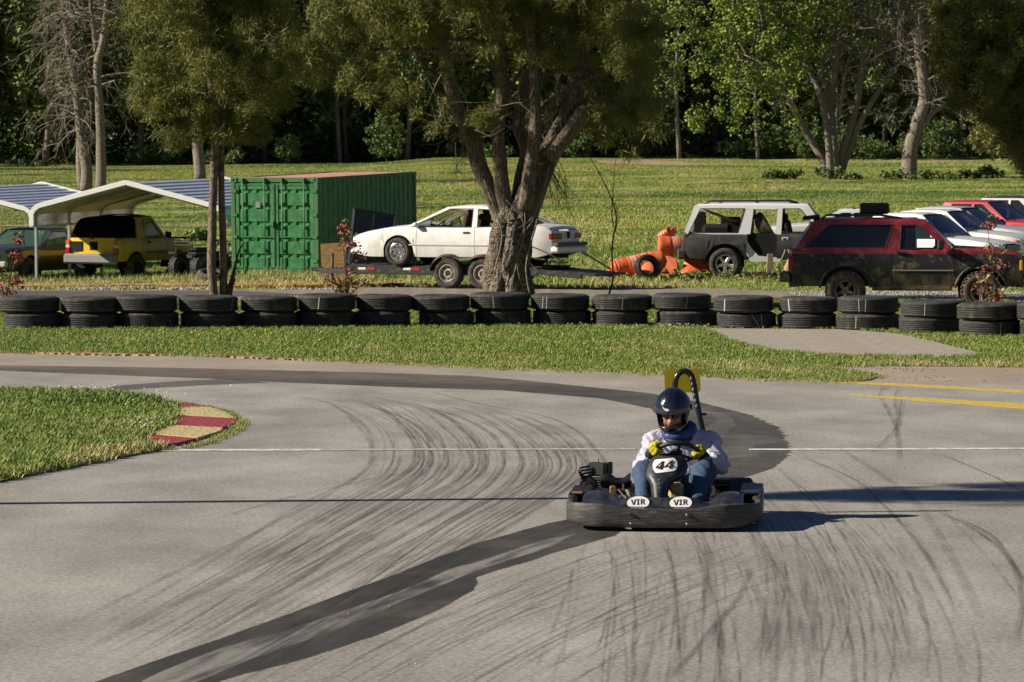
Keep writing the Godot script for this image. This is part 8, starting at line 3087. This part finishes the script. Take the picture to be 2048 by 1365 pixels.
	var vp := part("visor", vs, paint(0.012, 0.02, 0.036, 0.12, 1.0), helm)
	# winged mark on the visor
	var mk := [[[-0.05, 0.018], [-0.035, 0.012], [-0.02, 0.004], [0.0, 0.006], [0.018, 0.0], [0.024, -0.008], [0.01, -0.014], [-0.006, -0.016], [-0.02, -0.008], [-0.036, 0.002]]]
	for m in mk:
		var ms := S(true)
		var poly := PackedVector2Array()
		for q in m:
			poly.append(Vector2(q[0] - 0.018, q[1]))
		var on := func(p: Vector2, off: float) -> Vector3:
			var a := p.x / 0.16
			var e := deg_to_rad(20.0) + p.y / 0.16
			return Vector3(sin(a) * cos(e) * 0.134, 0.0, cos(a) * cos(e) * 0.158) * (1.06 + off) + Vector3(0, 0.02 + sin(e) * 0.145 * (1.06 + off), 0)
		slab(ms, poly, func(p: Vector2) -> Vector3: return on.call(p, 0.012), func(p: Vector2) -> Vector3: return on.call(p, 0.0))
		part("visor_emblem", ms, mat(0.6, 0.58, 0.55, 0.5), vp)
	for s in [-1.0, 1.0]:
		var pv := S()
		lathe(pv, [Vector2(0.022, 0), Vector2(0.022, 0.008), Vector2(0.014, 0.012), Vector2(0, 0.012)], 14, Transform3D(Basis(Vector3(0, 0, 1), -s * PI / 2), Vector3(s * 0.132, 0.035, 0.005)))
		part("visor_pivot", pv, M.black, helm)
	var chin := S()
	bx(chin, Vector3(-0.012, -0.142, 0.138), Vector3(0.05, 0.014, 0.008), 0.003, Basis(Vector3.RIGHT, 0.5))
	part("chin_sticker", chin, mat(0.75, 0.75, 0.75, 0.5), helm)
	# face
	var ff := Field.new(Vector3(-0.1, -0.14, -0.06), Vector3(0.1, 0.1, 0.14), 0.0042, 120.0)
	ff.bone(Vector3(0, 0.02, 0.0), Vector3(0, 0.03, 0.02), 0.078, 0.078)
	ff.bone(Vector3(-0.03, -0.06, 0.03), Vector3(0.03, -0.06, 0.03), 0.04, 0.04)
	ff.bone(Vector3(0, -0.085, 0.06), Vector3(0, -0.09, 0.055), 0.026, 0.026)
	ff.bone(Vector3(0, 0.012, 0.094), Vector3(0, -0.03, 0.112), 0.009, 0.013)
	ff.bone(Vector3(-0.012, -0.034, 0.1), Vector3(0.012, -0.034, 0.1), 0.008, 0.008)
	ff.bone(Vector3(-0.035, 0.024, 0.086), Vector3(0.035, 0.024, 0.086), 0.01, 0.01)
	ff.bone(Vector3(-0.018, -0.06, 0.082), Vector3(0.018, -0.06, 0.082), 0.007, 0.007)
	ff.bone(Vector3(-0.042, -0.02, 0.066), Vector3(-0.038, -0.03, 0.066), 0.022, 0.022)
	ff.bone(Vector3(0.042, -0.02, 0.066), Vector3(0.038, -0.03, 0.066), 0.022, 0.022)
	var fs := nets(ff, ff.values(), 1, func(_c: Vector3) -> int: return 0)
	var skin := mat(0.42, 0.2, 0.135, 0.55)
	skin.subsurf_scatter_enabled = true
	skin.subsurf_scatter_strength = 0.15
	var face := part("face", fs[0], skin, o)
	face.transform = hx * Transform3D(Basis.IDENTITY, Vector3(0, -0.012, 0.008))
	var sg := S()
	for s in [-1.0, 1.0]:
		var lens := []
		for i in 7:
			var r := PackedVector3Array()
			for k in 9:
				var x: float = s * lerpf(0.008, 0.07, k / 8.0)
				var hgt := 0.02 * sqrt(maxf(0.02, 1.0 - pow((k / 8.0 - 0.45) / 0.56, 2.0)))
				r.append(Vector3(x, 0.006 + lerpf(-hgt, hgt, i / 6.0), 0.108 - 7.0 * x * x))
			lens.append(r)
		sheet(sg, lens, s < 0)
	tube(sg, [Vector3(-0.07, 0.018, 0.074), Vector3(-0.04, 0.025, 0.098), Vector3(0, 0.022, 0.11), Vector3(0.04, 0.025, 0.098), Vector3(0.07, 0.018, 0.074)], [0.003], 5)
	part("sunglasses", sg, mat(0.006, 0.006, 0.007, 0.1), face)
func _ready() -> void:
	rng.seed = 1
	setup_view()
	make_materials()
	var t := Time.get_ticks_msec()
	build_ground()
	print("ground ", Time.get_ticks_msec() - t)
	build_wood()
	build_undergrowth()
	build_field_trees()
	build_big_cedar()
	build_twin_cedar()
	build_right_cedar()
	build_shadow_tree()
	print("trees ", Time.get_ticks_msec() - t)
	build_tyre_wall()
	build_container()
	build_carports()
	build_oddments()
	build_coupe_and_trailer()
	build_white_truck()
	build_red_truck()
	build_parked_row()
	build_carport_cars()
	print("yard ", Time.get_ticks_msec() - t)
	build_kart()
	build_driver()
	print("kart ", Time.get_ticks_msec() - t)
	build_shrubs()
	build_grass()
	print("grass ", Time.get_ticks_msec() - t)
